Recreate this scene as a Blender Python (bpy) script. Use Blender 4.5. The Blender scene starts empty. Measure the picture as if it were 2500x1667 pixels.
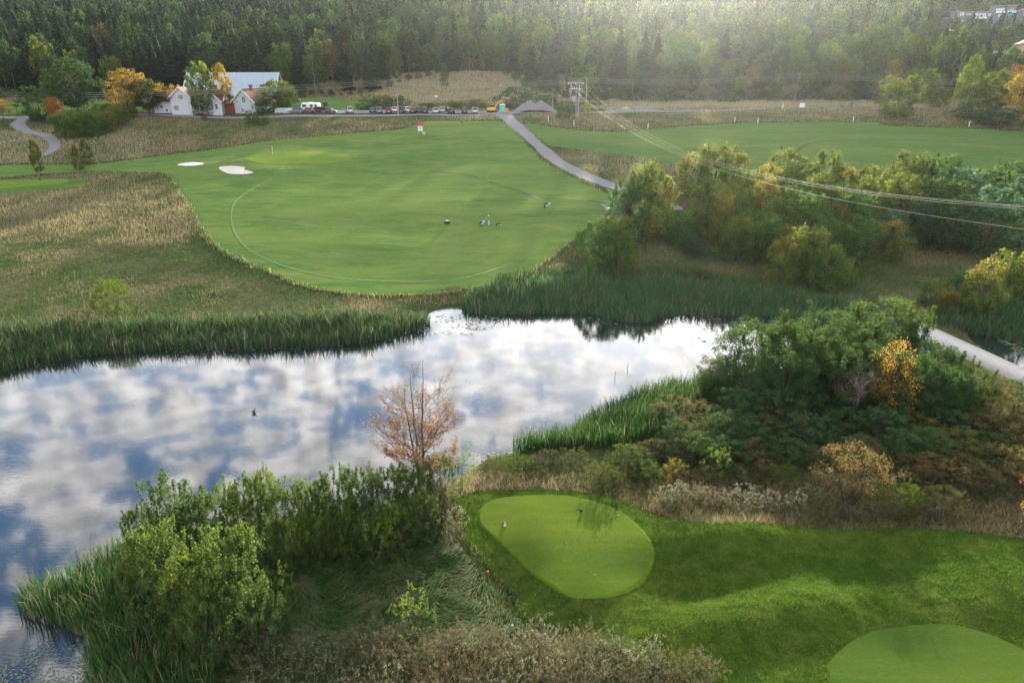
import bpy, bmesh, math, random
import numpy as np
from mathutils import Vector, Matrix
from mathutils.geometry import delaunay_2d_cdt

scene = bpy.context.scene
COL = scene.collection
R = math.radians

# ------------------------------------------------------------------ camera
TAN = 0.40
SN, CS = math.sin(math.atan(TAN)), math.cos(math.atan(TAN))
CAM_Z = 30.0
cd = bpy.data.cameras.new("camera")
cam = bpy.data.objects.new("camera", cd)
COL.objects.link(cam)
cam.location = (0, 0, CAM_Z)
cam.rotation_euler = (math.pi / 2 - math.atan(TAN), 0, 0)
cd.sensor_width = 36.0
cd.lens = 24.0
cd.clip_start = 0.5
cd.clip_end = 9000
scene.camera = cam

# ------------------------------------------------------------------ light
SUN_EL, SUN_AZ = R(12.0), R(13.0)          # azimuth measured from the view axis (+Y) to the right
S_DIR = Vector((math.sin(SUN_AZ) * math.cos(SUN_EL), math.cos(SUN_AZ) * math.cos(SUN_EL), math.sin(SUN_EL)))
sd = bpy.data.lights.new("sun", 'SUN')
sun = bpy.data.objects.new("sun", sd)
COL.objects.link(sun)
sun.rotation_euler = S_DIR.to_track_quat('Z', 'Y').to_euler()
sd.energy = 5.0
sd.angle = R(0.8)
sd.color = (1.0, 0.84, 0.62)

scene.view_settings.view_transform = 'Standard'
scene.view_settings.look = 'None'
scene.view_settings.exposure = 1.70
scene.view_settings.gamma = 1.0
scene.cycles.volume_bounces = 0
scene.cycles.max_bounces = 6
scene.cycles.transparent_max_bounces = 8
scene.cycles.transmission_bounces = 4
scene.cycles.sample_clamp_indirect = 4.0
scene.cycles.volume_step_rate = 4.0

w = bpy.data.worlds.new("World")
scene.world = w
w.use_nodes = True
nt = w.node_tree
for n in list(nt.nodes):
    nt.nodes.remove(n)
def N(t, **k):
    n = nt.nodes.new(t)
    for a, b in k.items():
        setattr(n, a, b)
    return n
def wl(a, b):
    nt.links.new(a, b)
out = N('ShaderNodeOutputWorld')
bg = N('ShaderNodeBackground')
bg.inputs['Strength'].default_value = 0.115
wl(bg.outputs[0], out.inputs[0])
sky = N('ShaderNodeTexSky', sky_type='NISHITA')
sky.sun_disc = False
sky.sun_elevation = SUN_EL
sky.sun_rotation = SUN_AZ
sky.air_density = 1.0
sky.dust_density = 0.6
sky.ozone_density = 2.5
# clouds: the view direction is laid out on a flat layer overhead
tc = N('ShaderNodeTexCoord')
sep = N('ShaderNodeSeparateXYZ'); wl(tc.outputs['Generated'], sep.inputs[0])
zc = N('ShaderNodeMath', operation='MAXIMUM'); wl(sep.outputs[2], zc.inputs[0]); zc.inputs[1].default_value = 0.05
dx = N('ShaderNodeMath', operation='DIVIDE'); wl(sep.outputs[0], dx.inputs[0]); wl(zc.outputs[0], dx.inputs[1])
dy = N('ShaderNodeMath', operation='DIVIDE'); wl(sep.outputs[1], dy.inputs[0]); wl(zc.outputs[0], dy.inputs[1])
cmb = N('ShaderNodeCombineXYZ'); wl(dx.outputs[0], cmb.inputs[0]); wl(dy.outputs[0], cmb.inputs[1])
mp = N('ShaderNodeMapping'); wl(cmb.outputs[0], mp.inputs[0])
mp.inputs['Rotation'].default_value = (0, 0, R(-38))
mp.inputs['Scale'].default_value = (5.4, 7.6, 1.0)
mp.inputs['Location'].default_value = (3.1, 7.3, 0)
n1 = N('ShaderNodeTexNoise'); wl(mp.outputs[0], n1.inputs['Vector'])
n1.inputs['Scale'].default_value = 1.55; n1.inputs['Detail'].default_value = 8; n1.inputs['Roughness'].default_value = 0.63
n1.inputs['Distortion'].default_value = 0.6
n3 = N('ShaderNodeTexNoise'); wl(mp.outputs[0], n3.inputs['Vector']); n3.inputs['Scale'].default_value = 0.42; n3.inputs['Detail'].default_value = 2
n3m = N('ShaderNodeMath', operation='MULTIPLY_ADD'); wl(n3.outputs['Fac'], n3m.inputs[0]); n3m.inputs[1].default_value = 0.42; n3m.inputs[2].default_value = -0.205
n3a = N('ShaderNodeMath', operation='ADD'); wl(n1.outputs['Fac'], n3a.inputs[0]); wl(n3m.outputs[0], n3a.inputs[1])
rp = N('ShaderNodeValToRGB'); wl(n3a.outputs[0], rp.inputs[0])
rp.color_ramp.interpolation = 'EASE'
rp.color_ramp.elements[0].position = 0.435; rp.color_ramp.elements[0].color = (0, 0, 0, 1)
rp.color_ramp.elements[1].position = 0.505; rp.color_ramp.elements[1].color = (1, 1, 1, 1)
n2 = N('ShaderNodeTexNoise'); wl(mp.outputs[0], n2.inputs['Vector'])
n2.inputs['Scale'].default_value = 2.1; n2.inputs['Detail'].default_value = 5; n2.inputs['Roughness'].default_value = 0.5
rp2 = N('ShaderNodeValToRGB'); wl(n2.outputs['Fac'], rp2.inputs[0])
rp2.color_ramp.elements[0].position = 0.36; rp2.color_ramp.elements[0].color = (3.0, 2.85, 2.8, 1)
rp2.color_ramp.elements[1].position = 0.62; rp2.color_ramp.elements[1].color = (11.2, 10.5, 9.8, 1)
# clouds are brighter towards the sun
vd = N('ShaderNodeVectorMath', operation='DOT_PRODUCT'); wl(tc.outputs['Generated'], vd.inputs[0]); vd.inputs[1].default_value = S_DIR
sm = N('ShaderNodeMapRange'); wl(vd.outputs['Value'], sm.inputs[0])
sm.inputs[1].default_value = 0.70; sm.inputs[2].default_value = 1.0; sm.inputs[3].default_value = 0.8; sm.inputs[4].default_value = 1.15
cb = N('ShaderNodeVectorMath', operation='SCALE'); wl(rp2.outputs[0], cb.inputs[0]); wl(sm.outputs[0], cb.inputs['Scale'])
hs_ = N('ShaderNodeHueSaturation'); wl(sky.outputs[0], hs_.inputs['Color']); hs_.inputs['Saturation'].default_value = 1.2; hs_.inputs['Value'].default_value = .85
mx = N('ShaderNodeMixRGB'); wl(rp.outputs[0], mx.inputs[0]); wl(hs_.outputs[0], mx.inputs[1]); wl(cb.outputs[0], mx.inputs[2])
wl(mx.outputs[0], bg.inputs['Color'])

# ------------------------------------------------------------------ photo measurement helpers (metres from a 2352 x 1568 view of the photograph)
def ray(px, py):
    u = (px - 1176) / 1568.0; t = (py - 784) / 1568.0
    return np.array([u, CS - t * SN, -SN - t * CS])
def at_d(px, py, d):
    return np.array([0, 0, CAM_Z]) + d * ray(px, py)
def at_z(px, py, z):
    r = ray(px, py)
    return np.array([0, 0, CAM_Z]) + r * ((z - CAM_Z) / r[2])

def inpoly(X, Y, poly):
    P = np.asarray(poly, float)
    X = np.asarray(X, float); Y = np.asarray(Y, float)
    ins = np.zeros(X.shape, bool)
    n = len(P)
    for i in range(n):
        x1, y1 = P[i]; x2, y2 = P[(i + 1) % n]
        if y1 == y2: continue
        c = ((y1 > Y) != (y2 > Y)) & (X < (x2 - x1) * (Y - y1) / (y2 - y1) + x1)
        ins ^= c
    return ins
def polydist(X, Y, poly, closed=True):
    P = np.asarray(poly, float)
    D = np.full(np.shape(X), 1e9)
    n = len(P)
    for i in range(n if closed else n - 1):
        a = P[i]; b = P[(i + 1) % n]
        ab = b - a; L = (ab ** 2).sum()
        if L < 1e-9: continue
        t = np.clip(((X - a[0]) * ab[0] + (Y - a[1]) * ab[1]) / L, 0, 1)
        D = np.minimum(D, np.hypot(X - a[0] - t * ab[0], Y - a[1] - t * ab[1]))
    return D
def smooth_poly(P, k=6, closed=True):
    P = np.asarray(P, float); n = len(P); o = []
    rng_ = range(n) if closed else range(n - 1)
    for i in rng_:
        if closed:
            p0, p1, p2, p3 = P[i - 1], P[i], P[(i + 1) % n], P[(i + 2) % n]
        else:
            p0, p1, p2, p3 = P[max(i - 1, 0)], P[i], P[i + 1], P[min(i + 2, n - 1)]
        for j in range(k):
            t = j / k
            o.append(0.5 * ((2 * p1) + (-p0 + p2) * t + (2 * p0 - 5 * p1 + 4 * p2 - p3) * t * t + (-p0 + 3 * p1 - 3 * p2 + p3) * t ** 3))
    if not closed: o.append(P[-1])
    return np.array(o)

# ------------------------------------------------------------------ terrain
CP = []   # control points x, y, z
def cz(px, py, z): CP.append(at_z(px, py, z))
def cdp(px, py, d): CP.append(at_d(px, py, d))
for a in [(1300,1250,2.5),(1200,1160,2.6),(1450,1300,2.5),(1350,1350,2.5),(1250,1200,2.6),(1400,1200,2.6),(2100,1500,3.5),(2300,1500,3.5),(2000,1560,3.5),(1700,1250,2.7),
          (1900,1350,2.7),(2300,1300,3.2),(1750,1450,2.3),(1250,1500,1.5),(700,1500,1.0),(900,1350,1.0),(800,1250,0.9),(400,1300,0.7),(300,1500,0.6),
          (1900,1100,1.7),(2300,1100,2.2),(1700,1000,1.2),(2100,950,1.6),(2300,900,1.8),(1400,1080,1.3),(1150,1100,1.4),(1050,1150,1.4),(1000,700,0.9),(250,680,1.5),(0,740,1.4),(600,700,1.2),
          (-250,700,1.6),(2600,1000,2.5),(2600,1400,3.5),(2300,700,1.4),(1500,640,1.0),(1900,660,1.0),(1200,640,1.7),(1250,1700,2.2),(300,1700,0.8),(2300,1700,3.6)]:
    cz(*a)
for a in [(950,660,97),(200,500,125),(-200,500,125),(100,420,150),(-150,400,155),(100,360,165),(60,290,190),(30,272,196),(-200,280,196),(350,480,128),(1120,518,118),(540,560,110),(700,450,133),
          (950,450,132),(1250,450,132),(700,365,158),(1000,365,160),(1150,365,158),(1100,285,183),(960,300,180),(400,300,186),(700,290,186),(1200,262,193),(700,267,193),(300,268,196),(950,264,193),
          (1500,400,141),(1900,395,143),(2300,400,143),(2600,400,143),(1500,330,166),(1900,330,166),(2300,320,168),(2300,290,180),(1800,252,200),(1500,258,197),(2300,262,192),(2600,270,190),
          (1400,480,124),(1650,500,121),(1900,520,118),(2300,520,118),(2100,600,109),(1400,590,107),(1700,600,107),(2600,560,110),
          (700,259.5,204),(850,259,204),(1000,258.5,204),(1150,258,204),(1250,257.5,204),(100,236,250),(-200,240,250),(400,236,245),(750,236,248),(700,228,262),(900,240,228),(1000,205,265),(1080,172,295),(1200,205,270),(1150,240,230),(1700,240,226),(1450,243,226),(2000,238,226),
          (2250,232,226),(2500,225,226),(200,225,270),(-300,228,270),(500,224,270)]:
    cdp(*a)
for px in (-500, 0, 500):
    s = 12 if px < 400 else 0
    cdp(px, 150, 340); cdp(px, 100, 410); cdp(px, 50, 540); cdp(px, 34 + s, 640); cdp(px, 60 + s, 900)
for px in (900, 1300, 1700, 2100, 2500, 3000):
    s = (px - 900) / 2100
    cdp(px, 150 - 12 * s, 325); cdp(px, 92 - 15 * s, 410); cdp(px, 20 - 12 * s, 540); cdp(px, -30, 700); cdp(px, -20, 950)
for x in (-300, -100, 100, 300): CP.append(np.array([x, -150, 3.0]))
CP = np.array(CP)
C2 = 14.0 ** 2
_d = np.sqrt(((CP[:, None, :2] - CP[None, :, :2]) ** 2).sum(-1) + C2)
_n = len(CP)
A = np.zeros((_n + 3, _n + 3)); A[:_n, :_n] = _d + np.eye(_n) * -1.2
A[:_n, _n:] = np.c_[np.ones(_n), CP[:, :2]]; A[_n:, :_n] = A[:_n, _n:].T
W = np.linalg.solve(A, np.r_[CP[:, 2], 0, 0, 0])
BUMPS = []
for px, py, z, am, rx, ry in [(1700,1235,3,.55,4.5,2.0),(1560,1330,3,-.35,3.5,2.5),(1850,1400,3,.35,4.5,1.8),(2000,1300,3,-.35,4,2.0),(2250,1350,3,.35,3,2),(1650,1460,2,.3,2.5,1.6),(2150,1260,3,.25,4,1.5),
                              (1180,1330,2,-.5,1.6,3.0),(1300,1440,2,-.35,3,1.5),(2250,1420,3,.2,3,1.2)]:
    p = at_z(px, py, z); BUMPS.append((p[0], p[1], am * 2.1, rx, ry))
for px, py, d, am, rx, ry in [(980,350,162,1.0,9,5),(900,400,148,-.9,12,6),(1080,400,148,.7,14,6),(560,375,155,.8,5,3.5),(610,395,149,.7,5,3.5),(450,380,154,.7,8,3),(760,420,141,-.6,14,5),(700,500,124,.5,18,7),
                              (900,520,118,-.4,14,6),(1150,480,125,.5,14,6),(720,362,158,.5,14,4),(1050,320,172,.7,16,4),(820,330,169,-.7,14,4),(800,560,110,.4,16,5),
                              (1900,340,161,.6,24,5),(1700,370,150,-.5,18,5),(2150,350,158,.5,18,5)]:
    p = at_d(px, py, d); BUMPS.append((p[0], p[1], am, rx, ry))
def Hraw(x, y):
    x = np.atleast_1d(np.asarray(x, float)); y = np.atleast_1d(np.asarray(y, float))
    sh = x.shape; x = x.ravel(); y = y.ravel()
    o = np.zeros(len(x))
    for s in range(0, len(x), 20000):
        xs, ys = x[s:s + 20000], y[s:s + 20000]
        dd = np.sqrt((xs[:, None] - CP[None, :, 0]) ** 2 + (ys[:, None] - CP[None, :, 1]) ** 2 + C2)
        o[s:s + 20000] = dd @ W[:_n] + W[_n] + W[_n + 1] * xs + W[_n + 2] * ys
    for bx, by, am, rx, ry in BUMPS:
        o += am * np.exp(-((x - bx) / rx) ** 2 - ((y - by) / ry) ** 2)
    # gentle natural unevenness
    o += 0.10 * np.sin(x * .31 + 1.3 * np.sin(y * .17)) * np.sin(y * .27 + 1.1 * np.sin(x * .13)) * np.clip((y - 10) / 40, 0, 1)
    return np.clip(o, 0.25, 200).reshape(sh)

POND = [(-700,930),(-200,862),(0,840),(100,816),(230,797),(400,788),(600,786),(760,778),(870,770),(920,752),(975,737),(990,717),(1040,706),(1080,712),(1200,714),(1350,712),(1400,722),(1490,727),
        (1530,713),(1600,709),(1700,713),(1800,720),(1900,728),(2050,738),(2110,757),(2150,783),(2040,880),(1800,905),(1640,885),(1560,897),(1480,912),(1400,948),(1345,980),(1300,1010),(1190,1036),(1130,1046),(1085,1075),
        (1010,1118),(900,1140),(850,1158),(700,1180),(520,1195),(400,1215),(300,1245),(220,1300),(130,1340),(70,1362),(60,1400),(130,1430),(195,1480),(205,1568),(225,1640),(100,1850),(-700,1900)]
POND_W = smooth_poly(np.array([at_z(a, b, 0)[:2] for a, b in POND]), 3)
POOL = [(2215,762),(2300,778),(2420,786),(2600,800),(2600,900),(2450,886),(2352,843),(2279,812)]
POOL_W = smooth_poly(np.array([at_z(a, b, 0)[:2] for a, b in POOL]), 3)
WEIR_W = np.array([at_z(a, b, .3)[:2] for a, b in [(2030,708),(2126,738),(2189,767),(2279,807),(2360,843),(2500,900),(2440,925),(2320,866),(2247,834),(2149,792),(2045,752)]])
def shore(x, y):
    d = polydist(x, y, POND_W); d = np.where(inpoly(x, y, POND_W), -d, d)
    d3 = polydist(x, y, WEIR_W); d = np.minimum(d, np.where(inpoly(x, y, WEIR_W), -d3, d3))
    d2 = polydist(x, y, POOL_W); d2 = np.where(inpoly(x, y, POOL_W), -d2, d2)
    return np.minimum(d, d2)
def H(x, y):
    h = Hraw(x, y)
    s = shore(np.atleast_1d(x).astype(float), np.atleast_1d(y).astype(float))
    t = np.clip(s / 5.0, 0, 1); t = t * t * (3 - 2 * t)
    land = 0.02 + np.minimum(s, 1.5) * .12 + (h - .2) * t
    return np.where(s > 0, land, np.maximum(s * .35, -1.2))
def h1(x, y): return float(H(np.array([x]), np.array([y]))[0])
def hit(px, py, dmin=20, dmax=900):
    """where the sight line of a measured point meets the terrain"""
    r = ray(px, py)
    ds = np.concatenate([np.arange(dmin, 120, .5), np.arange(120, 260, 1.0), np.arange(260, dmax, 3.0)])
    X = r[0] * ds; Y = r[1] * ds; Z = CAM_Z + r[2] * ds
    f = Z - Hs(X, Y)
    k = np.argmax(f < 0)
    if f[k] >= 0: k = len(ds) - 1
    if k == 0: return np.array([X[0], Y[0], Z[0]])
    a = f[k - 1] / (f[k - 1] - f[k])
    d = ds[k - 1] + a * (ds[k] - ds[k - 1])
    return np.array([r[0] * d, r[1] * d, CAM_Z + r[2] * d])

# grid heights, used both for the ground mesh and as fast look-up
xs = np.concatenate([-np.geomspace(1800, 170, 34)[:-1], np.arange(-170, 171, 1.0), np.geomspace(170, 1800, 34)[1:]])
ys = np.concatenate([-np.geomspace(900, 12, 18), np.arange(-10, 14, 3.0), np.arange(14, 206, .9), np.arange(206, 300, 2.5), np.geomspace(302, 2600, 60)])
GX, GY = np.meshgrid(xs, ys)
GZ = H(GX.ravel(), GY.ravel()).reshape(GX.shape)
def Hs(x, y):
    x = np.asarray(x, float); y = np.asarray(y, float)
    i = np.clip(np.searchsorted(xs, x) - 1, 0, len(xs) - 2); j = np.clip(np.searchsorted(ys, y) - 1, 0, len(ys) - 2)
    u = np.clip((x - xs[i]) / (xs[i + 1] - xs[i]), 0, 1); v = np.clip((y - ys[j]) / (ys[j + 1] - ys[j]), 0, 1)
    return (GZ[j, i] * (1 - u) * (1 - v) + GZ[j, i + 1] * u * (1 - v) + GZ[j + 1, i] * (1 - u) * v + GZ[j + 1, i + 1] * u * v)
def wpoly(P, k=5):
    return smooth_poly(np.array([hit(a, b)[:2] for a, b in P]), k)

# ------------------------------------------------------------------ materials
def lin(h):
    h = h.lstrip('#'); v = [int(h[i:i + 2], 16) / 255 for i in (0, 2, 4)]
    return tuple((c / 12.92 if c <= .04045 else ((c + .055) / 1.055) ** 2.4) for c in v)
MATS = {}
class G:
    """small helper around a material node tree"""
    def __init__(s, name):
        s.m = bpy.data.materials.new(name); s.m.use_nodes = True; s.t = s.m.node_tree
        for n in list(s.t.nodes): s.t.nodes.remove(n)
        s.o = s.n('ShaderNodeOutputMaterial'); MATS[name] = s.m
    def n(s, t, **k):
        x = s.t.nodes.new(t)
        for a, b in k.items(): setattr(x, a, b)
        return x
    def l(s, a, b): s.t.links.new(a, b)
    def pos(s, scale=(1, 1, 1), rot=0.0):
        g = s.n('ShaderNodeNewGeometry'); m = s.n('ShaderNodeMapping'); s.l(g.outputs['Position'], m.inputs[0])
        m.inputs['Scale'].default_value = scale; m.inputs['Rotation'].default_value = (0, 0, rot)
        return m.outputs[0]
    def noise(s, vec, scale, detail=3, rough=.55, dist=0.0):
        x = s.n('ShaderNodeTexNoise'); s.l(vec, x.inputs['Vector'])
        x.inputs['Scale'].default_value = scale; x.inputs['Detail'].default_value = detail
        x.inputs['Roughness'].default_value = rough; x.inputs['Distortion'].default_value = dist
        return x.outputs['Fac']
    def ramp(s, fac, stops):
        x = s.n('ShaderNodeValToRGB'); s.l(fac, x.inputs[0]); e = x.color_ramp.elements
        while len(e) < len(stops): e.new(.5)
        for i, (p, c) in enumerate(stops):
            e[i].position = p; e[i].color = (*c, 1)
        return x.outputs[0]
    def mix(s, fac, a, b, mode='MIX'):
        x = s.n('ShaderNodeMixRGB', blend_type=mode)
        for k, v in ((0, fac), (1, a), (2, b)):
            if hasattr(v, 'is_linked'): s.l(v, x.inputs[k])
            else: x.inputs[k].default_value = v if k == 0 else (*v, 1)
        return x.outputs[0]
    def bump(s, h, strength=.5, dist=.05):
        x = s.n('ShaderNodeBump'); s.l(h, x.inputs['Height']); x.inputs['Strength'].default_value = strength; x.inputs['Distance'].default_value = dist
        return x.outputs[0]
    def bsdf(s, col, rough=.8, metal=0.0, nrm=None, spec=.3):
        b = s.n('ShaderNodeBsdfPrincipled')
        if hasattr(col, 'is_linked'): s.l(col, b.inputs['Base Color'])
        else: b.inputs['Base Color'].default_value = (*col, 1)
        b.inputs['Roughness'].default_value = rough; b.inputs['Metallic'].default_value = metal
        b.inputs['Specular IOR Level'].default_value = spec
        if nrm is not None: s.l(nrm, b.inputs['Normal'])
        return b
    def fin(s, b): s.l(b.outputs[0], s.o.inputs['Surface']); return s.m

def simple(name, col, rough=.7, metal=0.0, var=.12, scale=3.0, spec=.3):
    g = G(name); f = g.noise(g.pos(), scale, 4)
    a = tuple(c * (1 - var) for c in col); b = tuple(min(1, c * (1 + var)) for c in col)
    return g.fin(g.bsdf(g.ramp(f, [(.3, a), (.7, b)]), rough, metal, None, spec))

def leaf_mat(name, transl=.5, rough=.55):
    g = G(name)
    a = g.n('ShaderNodeAttribute', attribute_name='Col'); oi = g.n('ShaderNodeObjectInfo')
    c = g.mix(1.0, a.outputs['Color'], oi.outputs['Color'], 'MULTIPLY')
    b = g.bsdf(c, .75, 0, None, .08)
    t = g.n('ShaderNodeBsdfTranslucent'); hs = g.n('ShaderNodeHueSaturation'); g.l(c, hs.inputs['Color'])
    hs.inputs['Saturation'].default_value = 0.97; hs.inputs['Value'].default_value = 1.5; g.l(hs.outputs[0], t.inputs[0])
    m = g.n('ShaderNodeMixShader'); m.inputs[0].default_value = transl; g.l(b.outputs[0], m.inputs[1]); g.l(t.outputs[0], m.inputs[2])
    g.l(m.outputs[0], g.o.inputs['Surface'])
    return g.m
LEAF = leaf_mat('foliage')
BLADE = leaf_mat('grass_blades', .35)
def attr_mat(name, rough=.85):
    g = G(name); a = g.n('ShaderNodeAttribute', attribute_name='Col')
    f = g.noise(g.pos((1, 1, .25)), 6, 3)
    c = g.mix(1.0, a.outputs['Color'], g.ramp(f, [(.3, (.65, .65, .65)), (.7, (1.2, 1.2, 1.2))]), 'MULTIPLY')
    return g.fin(g.bsdf(c, rough))
BARK = attr_mat('bark')

# rough meadow ground: soil, dead straw and green mixed
g = G('meadow_soil'); p = g.pos()
f1 = g.noise(p, .09, 4, .6, .5); f2 = g.noise(p, 1.6, 5, .65); f3 = g.noise(p, .35, 3)
ca = g.ramp(f2, [(.3, (.018, .034, .010)), (.55, (.040, .066, .020)), (.75, (.085, .095, .040))])
cb_ = g.ramp(f2, [(.3, (.035, .040, .018)), (.5, (.085, .080, .042)), (.75, (.17, .145, .085))])
gc = g.mix(g.ramp(f1, [(.42, (0, 0, 0)), (.58, (1, 1, 1))]), ca, cb_)
g.fin(g.bsdf(gc, .95, 0, g.bump(f2, 1.0, .25), .1))
# forest floor
g = G('forest_floor'); f2 = g.noise(g.pos(), .8, 4)
g.fin(g.bsdf(g.ramp(f2, [(.3, (.012, .018, .008)), (.7, (.04, .045, .02))]), .95, 0, None, .1))

def turf(name, dark, light, dry, clump=2.2, bump=.6, bd=.06, dryp=(.52, .75), mow=0.0, mowrot=0.0, big=.12, soil=None, fine_k=.3):
    g = G(name); p = g.pos()
    st = g.pos((.25, 1.0, 1.0), .12)
    a = g.noise(st, big, 5, .6, .6); b = g.noise(p, clump, 5, .68); c = g.noise(st, big * 4.5, 4, .6, .8)
    fine = g.noise(p, clump * 7, 3, .7)
    base = g.mix(b, dark, light)
    base = g.mix(g.ramp(a, [(.35, (0, 0, 0)), (.65, (.85, .85, .85))]), base, g.mix(b, tuple(v * 1.4 * k for v, k in zip(dark, (1.5, 1.05, 1.0))), tuple(v * 1.3 * k for v, k in zip(light, (1.45, 1.02, 1.0)))))
    base = g.mix(g.ramp(c, [(dryp[0], (0, 0, 0)), (dryp[1], (.6, .6, .6))]), base, dry)
    base = g.mix(g.ramp(fine, [(.35, (fine_k,) * 3), (.62, (0, 0, 0))]), base, tuple(v * .40 for v in dark))
    if fine_k > .5:
        cl = g.noise(g.pos((1, 1.3, 1)), 1.3, 4, .7, .5); base = g.mix(g.ramp(cl, [(.40, (.55,) * 3), (.56, (0, 0, 0))]), base, tuple(v * .75 for v in dark)); b = g.mix(.5, b, fine)
    if mow:
        wv = g.n('ShaderNodeTexWave'); g.l(g.pos((1, 1, 1), mowrot), wv.inputs['Vector']); wv.inputs['Scale'].default_value = mow
        wv.inputs['Distortion'].default_value = .6; wv.inputs['Detail'].default_value = 1
        base = g.mix(g.ramp(wv.outputs['Fac'], [(.3, (0, 0, 0)), (.8, (.22, .22, .22))]), base, tuple(v * .55 for v in dark))
    if soil:
        s_ = g.noise(g.pos((.6, 1, 1)), .42, 5, .7, .4)
        base = g.mix(g.ramp(s_, [(soil, (0, 0, 0)), (soil + .08, (.8, .8, .8))]), base, (.12, .10, .075))
    g.fin(g.bsdf(base, 1.0, 0, g.bump(b, bump, bd), 0.0))
turf('fairway_turf', (.044, .108, .028), (.080, .170, .044), (.175, .215, .085), 1.6, .8, .10, dryp=(.38, .68))
turf('semi_rough_turf', (.045, .100, .024), (.080, .158, .038), (.15, .17, .07), 1.8, .6, .08)
turf('range_turf', (.048, .105, .032), (.082, .165, .048), (.15, .20, .08), 1.2, .4, .05, mow=.42, mowrot=.9)
turf('green_turf', (.080, .160, .034), (.112, .200, .044), (.15, .20, .06), 1.0, .2, .02)
turf('front_turf', (.034, .078, .014), (.096, .166, .028), (.15, .18, .045), 2.2, 1.0, .28, soil=.62, fine_k=.75)
turf('tee_turf', (.040, .088, .014), (.074, .138, .022), (.10, .15, .035), 5.0, .6, .04, big=.35, fine_k=.5)
simple('slate_boards', (.19, .195, .23), .8)
simple('pale_turf', (.072, .150, .046), .85, 0, .2, 3)

g = G('gravel'); f = g.noise(g.pos(), 7, 4, .7); f2 = g.noise(g.pos(), .6, 3)
c = g.mix(f2, g.ramp(f, [(.3, (.09, .10, .12)), (.7, (.20, .215, .245))]), (.15, .16, .18))
g.fin(g.bsdf(c, .9, 0, g.bump(f, .6, .04)))
g = G('gravel_heap_stone'); f = g.noise(g.pos(), 3.5, 5, .75)
g.fin(g.bsdf(g.ramp(f, [(.3, (.10, .10, .115)), (.7, (.21, .205, .225))]), .95, 0, g.bump(f, .9, .15)))
simple('bunker_sand', (.50, .49, .46), .95, 0, .12, 1.5)
simple('yellow_sand', (.50, .42, .30), .95)
g = G('concrete'); f = g.noise(g.pos(), 1.2, 6, .7); f2 = g.noise(g.pos((3, .3, 1), .5), 2, 4)
g.fin(g.bsdf(g.mix(f2, g.ramp(f, [(.3, (.33, .33, .33)), (.7, (.52, .51, .50))]), (.42, .41, .40)), .85, 0, g.bump(f, .3, .03)))

# water: dark, calm, faint wind ripples
g = G('pond_water')
p1 = g.pos((.55, 2.4, 1), -.15); p2 = g.pos((.16, .32, 1), .5)
wn = g.noise(p1, 2.2, 3, .5); wm = g.noise(p2, .5, 3, .5)
amp = g.noise(g.pos((.5, 1, 1)), .05, 2)
k = g.n('ShaderNodeMath', operation='MULTIPLY'); g.l(wn, k.inputs[0])
mr = g.n('ShaderNodeMapRange'); g.l(amp, mr.inputs[0]); mr.inputs[1].default_value = .40; mr.inputs[2].default_value = .62; mr.inputs[3].default_value = .25; mr.inputs[4].default_value = 1.0
g.l(mr.outputs[0], k.inputs[1])
s2 = g.n('ShaderNodeMath', operation='ADD'); g.l(k.outputs[0], s2.inputs[0]); g.l(wm, s2.inputs[1])
bn = g.bump(s2.outputs[0], .10, .05)
b = g.bsdf((.010, .016, .020), .04, 0, None, .5)
gl = g.n('ShaderNodeBsdfGlossy'); gl.inputs['Roughness'].default_value = .035; gl.inputs['Color'].default_value = (.86, .90, .96, 1); g.l(bn, gl.inputs['Normal'])
fr = g.n('ShaderNodeFresnel'); fr.inputs['IOR'].default_value = 1.8
g.l(bn, fr.inputs['Normal'])
m = g.n('ShaderNodeMixShader'); g.l(fr.outputs[0], m.inputs[0]); g.l(b.outputs[0], m.inputs[1]); g.l(gl.outputs[0], m.inputs[2])
WATER_FR = fr
g.l(m.outputs[0], g.o.inputs['Surface'])

g = G('white_boards'); wv = g.n('ShaderNodeTexWave', bands_direction='X'); g.l(g.pos(), wv.inputs['Vector']); wv.inputs['Scale'].default_value = 2.2
f = g.noise(g.pos(), 2, 4)
g.fin(g.bsdf(g.mix(f, (.50, .53, .57), (.58, .61, .65)), .7, 0, g.bump(wv.outputs['Fac'], .4, .02)))
g = G('grey_boards'); f = g.noise(g.pos(), 2, 4)
g.fin(g.bsdf(g.mix(f, (.45, .50, .55), (.53, .58, .62)), .7))
g = G('metal_roofing'); wv = g.n('ShaderNodeTexWave', bands_direction='X'); g.l(g.pos((1, 1, 1), -.1), wv.inputs['Vector']); wv.inputs['Scale'].default_value = .33
f = g.noise(g.pos(), .4, 4)
g.fin(g.bsdf(g.mix(f, (.24, .32, .41), (.31, .39, .48)), .45, .2, g.bump(wv.outputs['Fac'], .8, .12)))
g = G('roof_tiles'); wv = g.n('ShaderNodeTexWave', bands_direction='Z'); g.l(g.pos(), wv.inputs['Vector']); wv.inputs['Scale'].default_value = 1.6
f = g.noise(g.pos(), 2, 5)
g.fin(g.bsdf(g.mix(f, (.085, .040, .035), (.15, .070, .055)), .8, 0, g.bump(wv.outputs['Fac'], .6, .05)))
simple('red_boards', (.22, .03, .025), .75)
simple('dark_boards', (.11, .11, .12), .8)
simple('tan_boards', (.45, .29, .20), .8)
simple('brick_red', (.28, .10, .06), .85)
simple('white_paint', (.80, .80, .80), .5)
simple('bright_board', (.78, .80, .82), .5)
simple('glass_dark', (.02, .028, .036), .12, 0, .1, 1, .6)
simple('glass_sky', (.50, .60, .68), .1, .3, .1, 1, .6)
simple('old_wood', (.30, .29, .28), .85, 0, .25, 5)
simple('brown_wood', (.13, .085, .05), .85, 0, .25, 5)
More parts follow.
